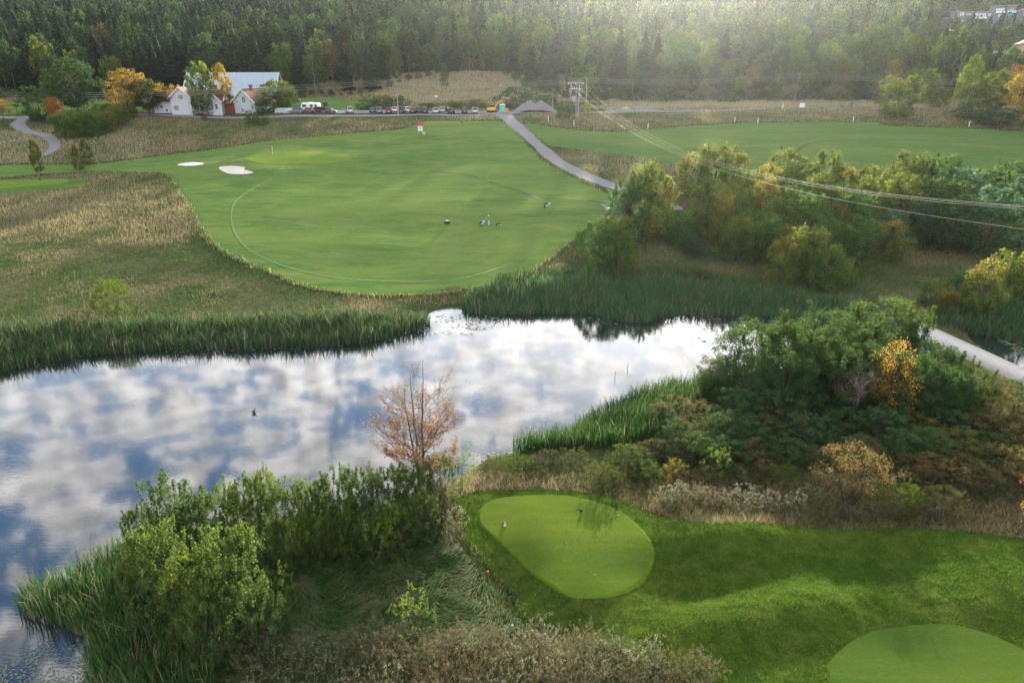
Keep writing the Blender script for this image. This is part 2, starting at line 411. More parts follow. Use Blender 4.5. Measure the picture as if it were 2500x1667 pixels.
simple('cable', (.75, .74, .70), .5, .1)
simple('insulator', (.62, .68, .66), .3)
simple('transformer_grey', (.32, .38, .38), .6)
simple('tyre', (.02, .02, .02), .9)
simple('rim_metal', (.45, .45, .47), .4, .7)
simple('tail_light', (.28, .015, .012), .3)
simple('plate_white', (.75, .75, .75), .5)
simple('black_plastic', (.025, .025, .028), .6)
simple('red_cloth', (.65, .08, .06), .8)
simple('red_paint', (.32, .05, .04), .6)
simple('yellow_paint', (.70, .48, .05), .5)
simple('turquoise_plastic', (.10, .50, .55), .5)
simple('orange_box', (.60, .30, .08), .6)
simple('teal_paint', (.02, .35, .35), .5)
g = G('wrapped_plastic'); f = g.noise(g.pos(), 2.5, 5, .7)
g.fin(g.bsdf(g.mix(f, (.60, .66, .70), (.82, .84, .86)), .45, 0, g.bump(f, 1.0, .3)))
simple('skin', (.48, .28, .20), .6)
simple('navy_cloth', (.02, .03, .055), .9)
simple('dark_cloth', (.03, .032, .035), .9)
simple('grey_cloth', (.17, .19, .22), .9)
simple('white_cloth', (.68, .68, .66), .9)
simple('blue_cloth', (.03, .28, .50), .9)
simple('pale_blue_cloth', (.36, .52, .66), .8)
simple('hair_blond', (.42, .30, .15), .8)
simple('hair_dark', (.05, .035, .025), .8)
simple('duck_brown', (.06, .045, .03), .8)
simple('lily_pad', (.10, .13, .10), .5, 0, .3, 8)
simple('duckweed', (.10, .12, .05), .7)
simple('marker_stone', (.30, .27, .22), .8)
def paint(name, col):
    g = G(name); b = g.bsdf(col, .35, .15, None, .5); b.inputs['Coat Weight'].default_value = .6; return g.fin(b)
for k, v in dict(paint_blue_grey=(.10,.15,.20), paint_maroon=(.18,.02,.03), paint_dark_blue=(.015,.03,.08), paint_black=(.012,.013,.015), paint_silver=(.45,.48,.52), paint_white=(.75,.77,.79),
                 paint_dark_grey=(.05,.055,.065), paint_teal=(.01,.05,.055), paint_red=(.30,.02,.035), paint_pale_blue=(.42,.52,.62)).items(): paint(k, v)

# ------------------------------------------------------------------ mesh helpers
def tag(o, label=None, cat=None, group=None, kind=None):
    if label: o['label'] = label
    if cat: o['category'] = cat
    if group: o['group'] = group
    if kind: o['kind'] = kind
    return o
def link(o, parent=None):
    COL.objects.link(o)
    if parent is not None: o.parent = parent
    return o
def empty(name, loc=(0, 0, 0), rz=0, label=None, cat=None, group=None):
    o = bpy.data.objects.new(name, None); link(o); o.location = loc; o.rotation_euler = (0, 0, rz); o.empty_display_size = .3
    return tag(o, label, cat, group)
def mesh_np(name, V, F, mat, cols=None, smooth=False):
    """V (n,3); F list/array of faces all with the same corner count, or list of arrays"""
    me = bpy.data.meshes.new(name)
    Fs = F if isinstance(F, list) else [F]
    Fs = [np.asarray(f, np.int32) for f in Fs if len(f)]
    lv = np.concatenate([f.ravel() for f in Fs]); cnt = np.concatenate([np.full(len(f), f.shape[1], np.int32) for f in Fs])
    me.vertices.add(len(V)); me.vertices.foreach_set('co', np.asarray(V, np.float32).ravel())
    me.loops.add(len(lv)); me.loops.foreach_set('vertex_index', lv)
    me.polygons.add(len(cnt)); st = np.concatenate([[0], np.cumsum(cnt)[:-1]]).astype(np.int32)
    me.polygons.foreach_set('loop_start', st); me.polygons.foreach_set('loop_total', cnt)
    if smooth: me.polygons.foreach_set('use_smooth', np.ones(len(cnt), bool))
    me.update(calc_edges=True)
    if cols is not None:
        a = me.color_attributes.new('Col', 'FLOAT_COLOR', 'POINT')
        c4 = np.ones((len(V), 4), np.float32); c4[:, :3] = cols; a.data.foreach_set('color', c4.ravel())
    if mat is not None: me.materials.append(MATS[mat] if isinstance(mat, str) else mat)
    return me
def obj_np(name, V, F, mat, cols=None, parent=None, smooth=False):
    return link(bpy.data.objects.new(name, mesh_np(name, V, F, mat, cols, smooth)), parent)
class MB:
    def __init__(s): s.b = bmesh.new()
    def box(s, c, d, rz=0, rx=0, ry=0, taper=1.0):
        r = bmesh.ops.create_cube(s.b, size=1)['verts']
        M = Matrix.Translation(c) @ Matrix.Rotation(rz, 4, 'Z') @ Matrix.Rotation(rx, 4, 'X') @ Matrix.Rotation(ry, 4, 'Y')
        for v in r:
            k = taper if v.co.z > 0 else 1
            v.co = M @ Vector((v.co.x * d[0] * k, v.co.y * d[1] * k, v.co.z * d[2]))
        return s
    def cyl(s, a, b, r0, r1=None, seg=10):
        a = Vector(a); b = Vector(b); r1 = r0 if r1 is None else r1
        q = (b - a).to_track_quat('Z', 'Y'); L = (b - a).length
        vs = bmesh.ops.create_cone(s.b, cap_ends=True, segments=seg, radius1=r0, radius2=max(r1, 1e-4), depth=L)['verts']
        M = Matrix.Translation((a + b) / 2) @ q.to_matrix().to_4x4()
        for v in vs: v.co = M @ v.co
        return s
    def ball(s, c, r, sub=2, sc=(1, 1, 1)):
        vs = bmesh.ops.create_icosphere(s.b, subdivisions=sub, radius=r)['verts']
        for v in vs: v.co = Vector((v.co.x * sc[0] + c[0], v.co.y * sc[1] + c[1], v.co.z * sc[2] + c[2]))
        return s
    def poly(s, pts):
        s.b.faces.new([s.b.verts.new(p) for p in pts]); return s
    def prism(s, prof, y0, y1, axis='y'):
        """prof: (a, z) outline, extruded along y (or x)"""
        f = (lambda a, z, t: (a, t, z)) if axis == 'y' else (lambda a, z, t: (t, a, z))
        v0 = [s.b.verts.new(f(a, z, y0)) for a, z in prof]; v1 = [s.b.verts.new(f(a, z, y1)) for a, z in prof]
        s.b.faces.new(v0); s.b.faces.new(v1[::-1]); n = len(prof)
        for i in range(n): s.b.faces.new([v0[i], v1[i], v1[(i + 1) % n], v0[(i + 1) % n]])
        return s
    def obj(s, name, mat, parent=None, smooth=False, bevel=0):
        bmesh.ops.recalc_face_normals(s.b, faces=s.b.faces)
        if bevel: bmesh.ops.bevel(s.b, geom=list(s.b.edges), offset=bevel, segments=2, affect='EDGES', clamp_overlap=True)
        me = bpy.data.meshes.new(name); s.b.to_mesh(me); s.b.free()
        if smooth:
            for p in me.polygons: p.use_smooth = True
        me.materials.append(MATS[mat]); return link(bpy.data.objects.new(name, me), parent)
def copy_tree(o, parent=None):
    c = o.copy(); COL.objects.link(c)
    if parent is not None: c.parent = parent
    for ch in list(o.children): copy_tree(ch, c)
    return c
def tubes(paths, seg=5):
    """paths: list of (points(k,3), radii(k)) -> V, quads"""
    VV = []; FF = []; off = 0
    a = np.linspace(0, 2 * np.pi, seg, endpoint=False)
    for P, r in paths:
        P = np.asarray(P, float); r = np.asarray(r, float); k = len(P)
        d = np.gradient(P, axis=0); d /= np.linalg.norm(d, axis=1)[:, None] + 1e-9
        ref = np.where(np.abs(d[:, 2:3]) > .9, [[1., 0, 0]], [[0, 0, 1.]])
        u = np.cross(d, ref); u /= np.linalg.norm(u, axis=1)[:, None] + 1e-9; v = np.cross(d, u)
        ring = P[:, None] + r[:, None, None] * (np.cos(a)[None, :, None] * u[:, None] + np.sin(a)[None, :, None] * v[:, None])
        VV.append(ring.reshape(-1, 3))
        i = np.arange(k - 1)[:, None] * seg; j = np.arange(seg)[None, :]; j2 = (j + 1) % seg
        FF.append((np.stack([i + j, i + j2, i + seg + j2, i + seg + j], -1).reshape(-1, 4)) + off); off += k * seg
    return np.concatenate(VV), np.concatenate(FF)
def sheet(name, poly, mat, lift=.05, step=1.4, kind='structure', zf=None, parent=None, skirt=.0):
    """a closed outline laid on the terrain"""
    poly = np.asarray(poly, float); mn, mxx = poly.min(0), poly.max(0)
    gx, gy = np.meshgrid(np.arange(mn[0], mxx[0], step), np.arange(mn[1], mxx[1], step)); gx = gx.ravel(); gy = gy.ravel()
    k = inpoly(gx, gy, poly) & (polydist(gx, gy, poly) > step * .45)
    pts = np.r_[poly, np.c_[gx[k], gy[k]]]; n = len(poly)
    vs, es, fs, *_ = delaunay_2d_cdt([Vector(p) for p in pts], [(i, (i + 1) % n) for i in range(n)], [], 1, 1e-4)
    v = np.array([[a.x, a.y] for a in vs]); z = Hs(v[:, 0], v[:, 1]) if zf is None else zf(v[:, 0], v[:, 1])
    f = np.array([list(q) for q in fs])
    V = np.c_[v, z + lift]
    o = obj_np(name, V, f, mat, None, parent, True)
    if kind: o['kind'] = kind
    return o

# ------------------------------------------------------------------ leaves and blades
def leaf_quads(rng, C, size, flat=.35, aspect=.55):
    """one small rhombic face per point"""
    n = len(C); size = np.broadcast_to(size, (n,))
    u = rng.normal(size=(n, 3)); u[:, 2] *= (1 - flat); u /= np.linalg.norm(u, axis=1)[:, None]
    t = rng.normal(size=(n, 3)); v = np.cross(u, t); v /= np.linalg.norm(v, axis=1)[:, None] + 1e-9
    s = (size * rng.uniform(.7, 1.3, n))[:, None]
    V = np.stack([C - u * s * .5, C + v * s * aspect * .5, C + u * s * .5, C - v * s * aspect * .5], 1).reshape(-1, 3)
    return V, np.arange(4 * n).reshape(n, 4)
def vary(rng, n, cols, jit=.22):
    cols = np.asarray(cols, float); c = cols[rng.integers(0, len(cols), n)]
    return np.clip(c * rng.uniform(1 - jit, 1 + jit, (n, 1)) * rng.uniform(.93, 1.07, (n, 3)), 0.002, 1)
def blades(rng, P, h, wd, lean, cols, bend=True, droop=0.25):
    n = len(P); a = rng.uniform(0, 2 * np.pi, n); b = rng.uniform(0, 2 * np.pi, n)
    h = h * rng.uniform(.65, 1.25, n); wv = np.c_[np.cos(a), np.sin(a), np.zeros(n)] * (wd * rng.uniform(.7, 1.3, n))[:, None] * .5 if not np.isscalar(wd) else np.c_[np.cos(a), np.sin(a), np.zeros(n)] * wd * .5
    L = (lean * h * rng.uniform(.1, 1.0, n))[:, None] * np.c_[np.cos(b), np.sin(b), np.zeros(n)]
    up = np.zeros((n, 3)); up[:, 2] = h
    if not bend:
        V = np.stack([P - wv, P + wv, P + up + L], 1).reshape(-1, 3)
        return V, [np.arange(3 * n).reshape(n, 3)], np.repeat(cols, 3, 0)
    mid = P + up * .6 + L * .35; tip = P + up * (1 - droop * rng.uniform(0, 1, (n, 1))) + L * 1.15
    V = np.stack([P - wv, P + wv, mid + wv * .8, mid - wv * .8, tip], 1).reshape(-1, 3)
    i = np.arange(n)[:, None] * 5
    return V, [i + np.array([[0, 1, 2, 3]]), i + np.array([[3, 2, 4]])], np.repeat(cols, 5, 0)

# ------------------------------------------------------------------ setting: ground, water, turf, paths
ny, nx = GX.shape
idx = np.arange(ny * nx).reshape(ny, nx)
F = np.stack([idx[:-1, :-1], idx[:-1, 1:], idx[1:, 1:], idx[1:, :-1]], -1).reshape(-1, 4)
V = np.c_[GX.ravel(), GY.ravel(), GZ.ravel()]
me = mesh_np('ground', V, F, 'meadow_soil', None, True)
me.materials.append(MATS['forest_floor'])
fc = V[F].mean(1)
EDGE_PX = [(-900,228),(0,228),(300,228),(500,226),(700,222),(800,220),(860,212),(930,190),(1000,172),(1080,163),(1150,166),(1190,185),(1215,206),(1300,228),(1500,236),(1900,233),(2050,232),(2352,222),(3300,215)]
_e = np.array([hit(a, b, 200, 700)[:2] for a, b in EDGE_PX])
EA = _e[:, 0] / _e[:, 1]; ED = _e[:, 1]
def in_forest(x, y): return y > np.interp(x / np.maximum(y, 1), EA, ED)
me.polygons.foreach_set('material_index', in_forest(fc[:, 0], fc[:, 1]).astype(np.int32))
ground = link(bpy.data.objects.new('ground', me)); tag(ground, kind='structure')

def water(name, poly):
    poly = np.asarray(poly); cx = poly.mean(0); P = cx + (poly - cx) * 1.0
    # a little wider than the outline so that the ground itself forms the shore
    mn, mxx = poly.min(0) - 4, poly.max(0) + 4
    V = np.array([[mn[0], mn[1], 0], [mxx[0], mn[1], 0], [mxx[0], mxx[1], 0], [mn[0], mxx[1], 0]])
    o = obj_np(name, V, np.array([[0, 1, 2, 3]]), 'pond_water'); o['kind'] = 'structure'; return o
allw = np.r_[POND_W, POOL_W]
water('water', allw)

FAIRWAY = [(-120,388),(40,379),(130,378),(230,376),(330,363),(480,345),(640,322),(830,305),(925,296),(970,281),(1030,278),(1140,278),(1165,286),(1210,330),(1225,342),(1250,372),(1310,405),(1370,432),(1405,450),(1412,475),
           (1385,500),(1330,545),(1290,575),(1215,630),(1130,657),(1040,672),(930,680),(850,680),(770,672),(680,652),(600,618),(530,588),(490,562),(465,530),(445,490),(415,445),(395,415),(375,402),(330,398),(200,396),(100,402),(0,410),(-120,414)]
RANGE = [(1183,284),(1249,288),(1339,300),(1417,303),(1489,297),(1579,290),(1684,284),(1834,281),(2000,281),(2052,290),(2200,295),(2352,301),(2600,310),(2640,480),(2352,480),(2200,470),(1950,462),(1780,440),(1564,383),(1414,359),(1309,344),(1262,338),(1225,312),(1195,292)]
PATH = [(1135,262),(1151,275),(1174,295),(1219,334),(1249,363),(1297,393),(1339,411),(1384,429),(1423,441),(1500,465),(1540,483),(1570,480),(1520,455),(1437,431),(1369,405),(1309,378),(1273,351),(1249,333),(1204,291),(1185,275),(1172,262)]
SIDE = [(1380,470),(1412,472),(1432,480),(1418,492),(1395,482)]
LPATH = [(90,270),(74,272),(46,273),(30,281),(23,287),(28,293),(36,298),(60,308),(84,311),(102,321),(113,334),(108,346),(96,358),(112,357),(131,345),(138,335),(136,322),(120,310),(102,307),(72,299),(59,285),(64,278),(77,275),(100,273)]
LTEE = [(-120,413),(0,413),(60,411),(180,411),(203,418),(190,428),(100,440),(0,447),(-120,452)]
LTEE2 = [(-120,416),(0,416),(60,414),(140,414),(160,417),(140,424),(60,430),(0,434),(-120,438)]
GREEN = [(560,366),(600,354),(660,348),(730,349),(780,354),(806,362),(800,370),(760,375),(700,377),(640,378),(590,375)]
GREEN2 = [(960,283),(985,280),(1040,279),(1090,279),(1110,281),(1095,284),(1040,286),(985,286)]
RTEE = [(2090,396),(2150,388),(2240,388),(2330,392),(2352,400),(2300,410),(2200,412),(2120,408)]
FRONT = [(1048,1155),(1075,1138),(1113,1131),(1221,1128),(1314,1130),(1401,1142),(1455,1162),(1501,1184),(1560,1194),(1649,1205),(1829,1213),(1937,1220),(2117,1218),(2297,1234),(2400,1250),(2700,1290),(3200,1420),(3300,1900),(2000,1950),(1720,1640),(1599,1568),(1545,1546),
         (1473,1521),(1419,1492),(1347,1470),(1257,1445),(1206,1421),(1185,1371),(1141,1328),(1095,1270),(1059,1220)]
TEE = [(1104,1184),(1123,1162),(1167,1147),(1257,1142),(1329,1148),(1393,1166),(1447,1198),(1483,1238),(1496,1277),(1483,1321),(1447,1353),(1401,1369),(1336,1372),(1293,1362),(1249,1335),(1195,1288),(1134,1234),(1107,1209)]
TEEB = [(1905,1568),(1908,1526),(1948,1486),(2009,1457),(2081,1445),(2153,1440),(2225,1450),(2297,1475),(2352,1504),(2420,1560),(2440,1640),(2300,1750),(2000,1720),(1920,1640)]
LFAR = [(-300,250),(-100,238),(60,234),(250,232),(330,236),(340,256),(200,262),(0,264),(-300,268)]
DRIVE = [(670,226),(760,226),(830,233),(870,240),(850,250),(770,257),(690,260),(650,258),(640,240)]
INNER = [(600,395),(640,378),(700,378),(900,372),(1100,380),(1230,400),(1330,450),(1300,520),(1230,580),(1120,625),(950,640),(820,636),(700,617),(610,590),(560,560),(532,520),(532,480),(550,440)]

WP = {k: wpoly(v) for k, v in dict(FAIRWAY=FAIRWAY, RANGE=RANGE, PATH=PATH, LPATH=LPATH, LTEE=LTEE, GREEN=GREEN, GREEN2=GREEN2, FRONT=FRONT, TEE=TEE, TEEB=TEEB, LFAR=LFAR, DRIVE=DRIVE, INNER=INNER, RTEE=RTEE, SIDE=SIDE, LTEE2=LTEE2).items()}
sheet('fairway', WP['FAIRWAY'], 'fairway_turf', .06, 2.0)
sheet('practice_range', WP['RANGE'], 'range_turf', .06, 3.0)
sheet('putting_green', WP['GREEN'], 'green_turf', .10, 1.5)
sheet('putting_green', WP['GREEN2'], 'green_turf', .10, 1.5)
sheet('tee_apron', WP['LTEE'], 'semi_rough_turf', .09, 2)
sheet('tee_ground', WP['LTEE2'], 'green_turf', .13, 2)
sheet('tee_ground', WP['RTEE'], 'green_turf', .10, 2)
sheet('fairway', WP['FRONT'], 'front_turf', .12, .6)
sheet('fairway', WP['LFAR'], 'range_turf', .08, 6)
sheet('fairway', WP['DRIVE'], 'range_turf', .08, 5)
def slab(name, poly, mat, lift, thick, step):
    o = sheet(name, poly, mat, lift, step)
    poly = np.asarray(poly); z = Hs(poly[:, 0], poly[:, 1]) + lift; n = len(poly)
    me = o.data; return o
# the front tees stand a hand's breadth above their banks: a close-cut plateau with a soft edge
def plateau(name, poly, mat, lift, edge_mat):
    c = poly.mean(0)
    outer = c + (poly - c) * 1.035
    n = len(poly)
    zi = Hs(poly[:, 0], poly[:, 1]) + lift; zo = Hs(outer[:, 0], outer[:, 1]) + .125
    V = np.r_[np.c_[poly, zi], np.c_[outer, zo]]; i = np.arange(n); j = (i + 1) % n
    o = sheet(name, poly, mat, lift, .8)
    e = obj_np('tee_edge', V, np.stack([i, j, n + j, n + i], 1), edge_mat, None, o, True)
    return o
turf('edge_turf', (.045, .115, .010), (.085, .175, .018), (.12, .18, .04), 6.0, .8, .06)
plateau('tee_ground', WP['TEE'], 'tee_turf', .24, 'edge_turf')
turf('shaded_tee_turf', (.030, .074, .014), (.056, .110, .022), (.07, .11, .03), 5.0, .6, .04, big=.35, fine_k=.5)  # darker copy of the tee turf: the right tee's shade is put into its colour
plateau('tee_ground', WP['TEEB'], 'shaded_tee_turf', .24, 'front_turf')
# mown rings and wheel lines on the big fairway
def strip(name, pts, wd, mat, lift, px=True, kind='structure'):
    P = smooth_poly(np.array([hit(a, b)[:2] for a, b in pts]) if px else np.asarray(pts, float), 8, False)
    d = np.gradient(P, axis=0); d /= np.linalg.norm(d, axis=1)[:, None]; nn = np.c_[-d[:, 1], d[:, 0]]
    wv = wd * .5 if np.isscalar(wd) else np.interp(np.linspace(0, 1, len(P)), np.linspace(0, 1, len(wd)), wd) * .5
    wv = np.broadcast_to(wv, (len(P),))[:, None]
    L = np.stack([P + nn * wv, P, P - nn * wv], 1).reshape(-1, 2)
    V = np.c_[L, Hs(L[:, 0], L[:, 1]) + lift]; i = np.arange(len(P) - 1)[:, None] * 3
    Fq = np.concatenate([i + np.array([[0, 1, 4, 3]]), i + np.array([[1, 2, 5, 4]])])
    o = obj_np(name, V, Fq, mat, None, None, True)
    if kind: o['kind'] = kind
    return o
RING = [(655,383),(625,410),(580,435),(545,460),(532,490),(538,530),(565,568),(620,600),(700,625),(800,642),(940,648),(1060,640),(1150,615),(1230,580)]
for off in (0,):
    strip('mown_line', [(x - off * 7, y + off * 6) for x, y in RING], .34, 'pale_turf', .095)
strip('mown_line', [(388,412),(425,455),(455,505),(480,545),(530,584),(600,612)], .3, 'pale_turf', .095)
simple('dark_turf', (.022, .062, .012), .9, 0, .2, 3)
strip('wheel_track', [(1010,458),(1080,463),(1180,462),(1280,457),(1400,470)], .45, 'dark_turf', .115)
strip('wheel_track', [(990,395),(1080,405),(1160,430),(1240,458)], .45, 'dark_turf', .115)
strip('wheel_track', [(1320,346),(1400,358),(1480,372),(1570,386)], .5, 'pale_turf', .10)
strip('wheel_track', [(1790,380),(1840,340),(1900,326),(2050,322),(2250,330),(2400,336)], .9, 'dark_turf', .10)
sheet('gravel_path', WP['PATH'], 'gravel', .10, 1.5)
sheet('gravel_path', WP['SIDE'], 'gravel', .12, 1.5)
sheet('gravel_path', WP['LPATH'], 'gravel', .10, 1.5)
ROAD = [(-300,272),(0,271),(80,270),(400,267),(700,267),(1000,264.5),(1140,262.5),(1300,260),(1500,257),(1700,252.5),(1900,250),(2100,249),(2352,246),(2700,244)]
strip('gravel_road', ROAD, 3.2, 'gravel', .14)
rp_ = [hit(x, 262.0)[:2] for x in range(640, 1300, 60)]
PARK = np.array(rp_ + [(p[0] * 1.0, p[1] + 10) for p in rp_[::-1]])
sheet('parking_area', PARK, 'gravel', .18, 2.5)
sheet('parking_area', wpoly([(1400,247),(1470,246),(1500,250),(1500,256),(1400,257)]), 'gravel', .18, 2.5)
WP['PARK'] = PARK
# bunkers
BK1 = [(408,379),(425,375),(450,374),(468,377),(460,381),(435,383),(415,382)]
BK2 = [(503,386),(520,383),(545,383),(563,386),(560,391),(572,394),(582,398),(560,402),(530,401),(512,395)]
for k, P in (('a', BK1), ('b', BK2)):
    WP['BK' + k] = wpoly(P); o = sheet('sand_bunker', WP['BK' + k], 'bunker_sand', .14, 1.0, None)
    tag(o, {'a': 'smaller far oval sand bunker at the left end of the fairway', 'b': 'larger pale sand bunker with a notched outline below the red flag'}[k], 'sand bunker', 'sand bunkers beside the green')
# outlines of the meadow areas already covered by something mown or paved
ROADW = np.array([hit(a, b)[:2] for a, b in ROAD])
COVER = ['FAIRWAY', 'RANGE', 'PATH', 'LPATH', 'LTEE', 'FRONT', 'LFAR', 'DRIVE', 'SIDE', 'PARK']
def covered(x, y):
    m = np.zeros(len(x), bool)
    for k in COVER: m |= inpoly(x, y, WP[k])
    m |= polydist(x, y, ROADW, False) < 2.8
    return m
def visible(x, y, z, mx=420, top=-60, bot=1640):
    dy = y; u = x / np.maximum(dy * CS + (CAM_Z - z) * SN, 1e-3) ; d = dy * CS + (CAM_Z - z) * SN
    t = ((CAM_Z - z) * CS - dy * SN) / d
    px = 1176 + u * 1568; py = 784 + t * 1568
    return (px > -mx) & (px < 2352 + mx) & (py > top) & (py < bot), px, py
def scatter_pts(rng, poly, dens):
    poly = np.asarray(poly); mn, mxx = poly.min(0), poly.max(0); n = int((mxx - mn).prod() * dens)
    p = rng.uniform(mn, mxx, (n, 2)); return p[inpoly(p[:, 0], p[:, 1], poly)]
def vnoise(x, y, s, seed=0):
    r = np.random.default_rng(seed + 99); g_ = r.random((64, 64)); x = x / s; y = y / s
    i = np.floor(x).astype(int); j = np.floor(y).astype(int); u = x - i; v = y - j; u = u * u * (3 - 2 * u); v = v * v * (3 - 2 * v)
    a = g_[i % 64, j % 64]; b = g_[(i + 1) % 64, j % 64]; c = g_[i % 64, (j + 1) % 64]; d = g_[(i + 1) % 64, (j + 1) % 64]
    return a * (1 - u) * (1 - v) + b * u * (1 - v) + c * (1 - u) * v + d * u * v
def fnoise(x, y, s, seed=0): return vnoise(x, y, s, seed) * .55 + vnoise(x, y, s * .45, seed + 1) * .3 + vnoise(x, y, s * .2, seed + 2) * .15

GRN = [(.045, .095, .022), (.062, .118, .028), (.040, .078, .026)]
STRAW = [(.29, .25, .14), (.36, .31, .19), (.23, .20, .11), (.18, .17, .09)]
BROWN = [(.10, .065, .035), (.13, .085, .045), (.08, .05, .03)]
PALE = [(.46, .44, .38), (.40, .37, .30)]
def meadow(name, seed, y0, y1, dens, h, wd, dryfn, extra=None, lean=.5):
    rng = np.random.default_rng(seed); pts = []
    for a in np.arange(y0, y1, 4.0):
        b = min(a + 4.0, y1); hw = (b * CS + 28) * .98 + 3
        n = int(2 * hw * (b - a) * dens((a + b) / 2)); pts.append(np.c_[rng.uniform(-hw, hw, n), rng.uniform(a, b, n)])
    P = np.concatenate(pts); x, y = P.T; z = Hs(x, y)
    ok = (z > .12) & ~covered(x, y); ok &= visible(x, y, z)[0]
    x, y, z = x[ok], y[ok], z[ok]; vis, px, py = visible(x, y, z); n = len(x)
    dist = np.hypot(y, 28)
    dr = np.clip(dryfn(px, py, x, y), .0, 1); s_ = np.clip(dr * 1.1 - .05 + rng.normal(0, .15, n), 0, 1)[:, None]; pk = s_[:, 0] > .5
    c = vary(rng, n, GRN, .13) * (1 - s_) + vary(rng, n, STRAW, .13) * s_
    if extra: c = extra(rng, c, px, py, x, y)
    hh = h(dist) * (.6 + .7 * fnoise(x, y, 5, 5)) * np.where(pk, 1.15, .85)
    V, Fa, cc = blades(rng, np.c_[x, y, z - .03], hh, wd(dist), lean, c, bend=False)
    o = obj_np(name, V, Fa, BLADE, cc); tag(o, kind='stuff'); return o
def dry_far(px, py, x, y):
    d = .50 + 2.0 * (fnoise(x, y, 17, 1) - .5) + 1.3 * (fnoise(x, y, 5, 2) - .5)
    d += .20 * (px < 430) * (py < 560) - .20 * ((py > 600) & (px < 1000)) 
    d += np.where((px > 1150) & (py > 480), -.30, 0)
    d += np.where((py < 260) & (px > 1400), .7, 0) + np.where((py < 240) & (px < 1300), .6, 0)
    d += np.where((py > 262) & (py < 330) & (px > 1000), .12, 0)
    d -= np.where((px < 60) & (py > 270) & (py < 305), .3, 0)
    return d
def dry_near(px, py, x, y):
    d = .10 + 1.2 * (fnoise(x, y, 7, 3) - .45) + 1.0 * (fnoise(x, y, 1.8, 4) - .5)
    band = (py > 1088) & (py < 1245) & (px > 1030); d += np.where(band, .40, 0) - np.where((py < 1085) & (px > 1080), .25, 0)
    d += np.where((px < 1700) & (py > 1460), .28, 0) - np.where((px < 1000) & (py < 1430) & (py > 1180), .45, 0)
    d += np.where((px > 1040) & (px < 1330) & (py > 1095) & (py < 1150), .5, 0)
    d += np.where((px > 2150) & (py > 1180) & (py < 1250), .5, 0)
    return d
def near_extra(rng, c, px, py, x, y):
    n = len(x); k = (rng.random(n) < np.where(((py > 1440) & (px < 1700)) | ((px > 1400) & (py < 1240)), .40, .10)) & (fnoise(x, y, 3, 8) > .42)
    c = np.where(k[:, None], vary(rng, n, BROWN), c)
    return c
def far_extra(rng, c, px, py, x, y):
    px = px + 90 * (fnoise(x, y, 9, 51) - .5); py = py + 16 * (fnoise(x, y, 7, 52) - .5)
    k = (((py < 236) & (px > 860) & (px < 1300)) | ((py < 249) & (px > 1380) & (px < 2150)) | ((px < 330) & (py > 300) & (py < 380)) | ((px > 1030) & (px < 1150) & (py > 262) & (py < 278)))[:, None]
    k = k & (rng.random((len(px), 1)) < .8)
    return np.where(k, np.clip(c * .6 + np.array([.20, .18, .13]), 0, .6), c)
meadow('meadow_grass', 11, 70, 325, lambda d: 19 * (100 / d) ** 1.5 if d < 215 else 6.0, lambda d: .38 + .0018 * (d - 60), lambda d: .0007 * d + .015, dry_far, far_extra)
meadow('meadow_grass', 12, 18, 70, lambda d: 95 * (40 / d) ** 1.2, lambda d: .48 + d * 0, lambda d: .0010 * d, dry_near, near_extra, 1.0)
# fuzzy short growth on the close fairway
rng = np.random.default_rng(5)
P = scatter_pts(rng, WP['FRONT'], 260); x, y = P.T; ok = ~inpoly(x, y, WP['TEE']) & ~inpoly(x, y, WP['TEEB']) & visible(x, y, Hs(x, y))[0] & (rng.random(len(x)) < np.clip((fnoise(x, y, .7, 6) - .30) * 2.6, .06, 1)); x, y = x[ok], y[ok]
V, Fa, cc = blades(rng, np.c_[x, y, Hs(x, y) + .10], np.full(len(x), .15) * (.35 + 1.5 * fnoise(x, y, .9, 7)), .032, 1.0, vary(rng, len(x), [(.04,.10,.010),(.075,.15,.018),(.055,.12,.012),(.10,.18,.03)], .2), False)
tag(obj_np('turf_tufts', V, Fa, BLADE, cc), kind='stuff')
# a ragged fringe where the mown grass meets the rough
for k_, nm in (('FAIRWAY', 0), ('RANGE', 1), ('FRONT', 2)):
    poly = WP[k_]; rng = np.random.default_rng(40 + nm); m = 16000 if nm < 2 else 9000
    i = rng.integers(0, len(poly), m); t = rng.random((m, 1)); q = poly[i] * (1 - t) + poly[(i + 1) % len(poly)] * t + rng.normal(0, .35 if nm < 2 else .16, (m, 2))
    ok = (~inpoly(q[:, 0], q[:, 1], poly) | (rng.random(m) < .35)) & ~inpoly(q[:, 0], q[:, 1], WP['PATH']) & ~inpoly(q[:, 0], q[:, 1], WP['LPATH']) & ~inpoly(q[:, 0], q[:, 1], WP['SIDE']) & (polydist(q[:, 0], q[:, 1], ROADW, False) > 1.6) & visible(q[:, 0], q[:, 1], Hs(q[:, 0], q[:, 1]))[0]; q = q[ok]; m = len(q)
    V, Fa, cc = blades(rng, np.c_[q, Hs(q[:, 0], q[:, 1])], np.full(m, .45 if nm < 2 else .25), .14 if nm < 2 else .05, .7, vary(rng, m, STRAW[:2] + GRN + GRN), False)
    tag(obj_np('rough_fringe', V, Fa, BLADE, cc), kind='stuff')

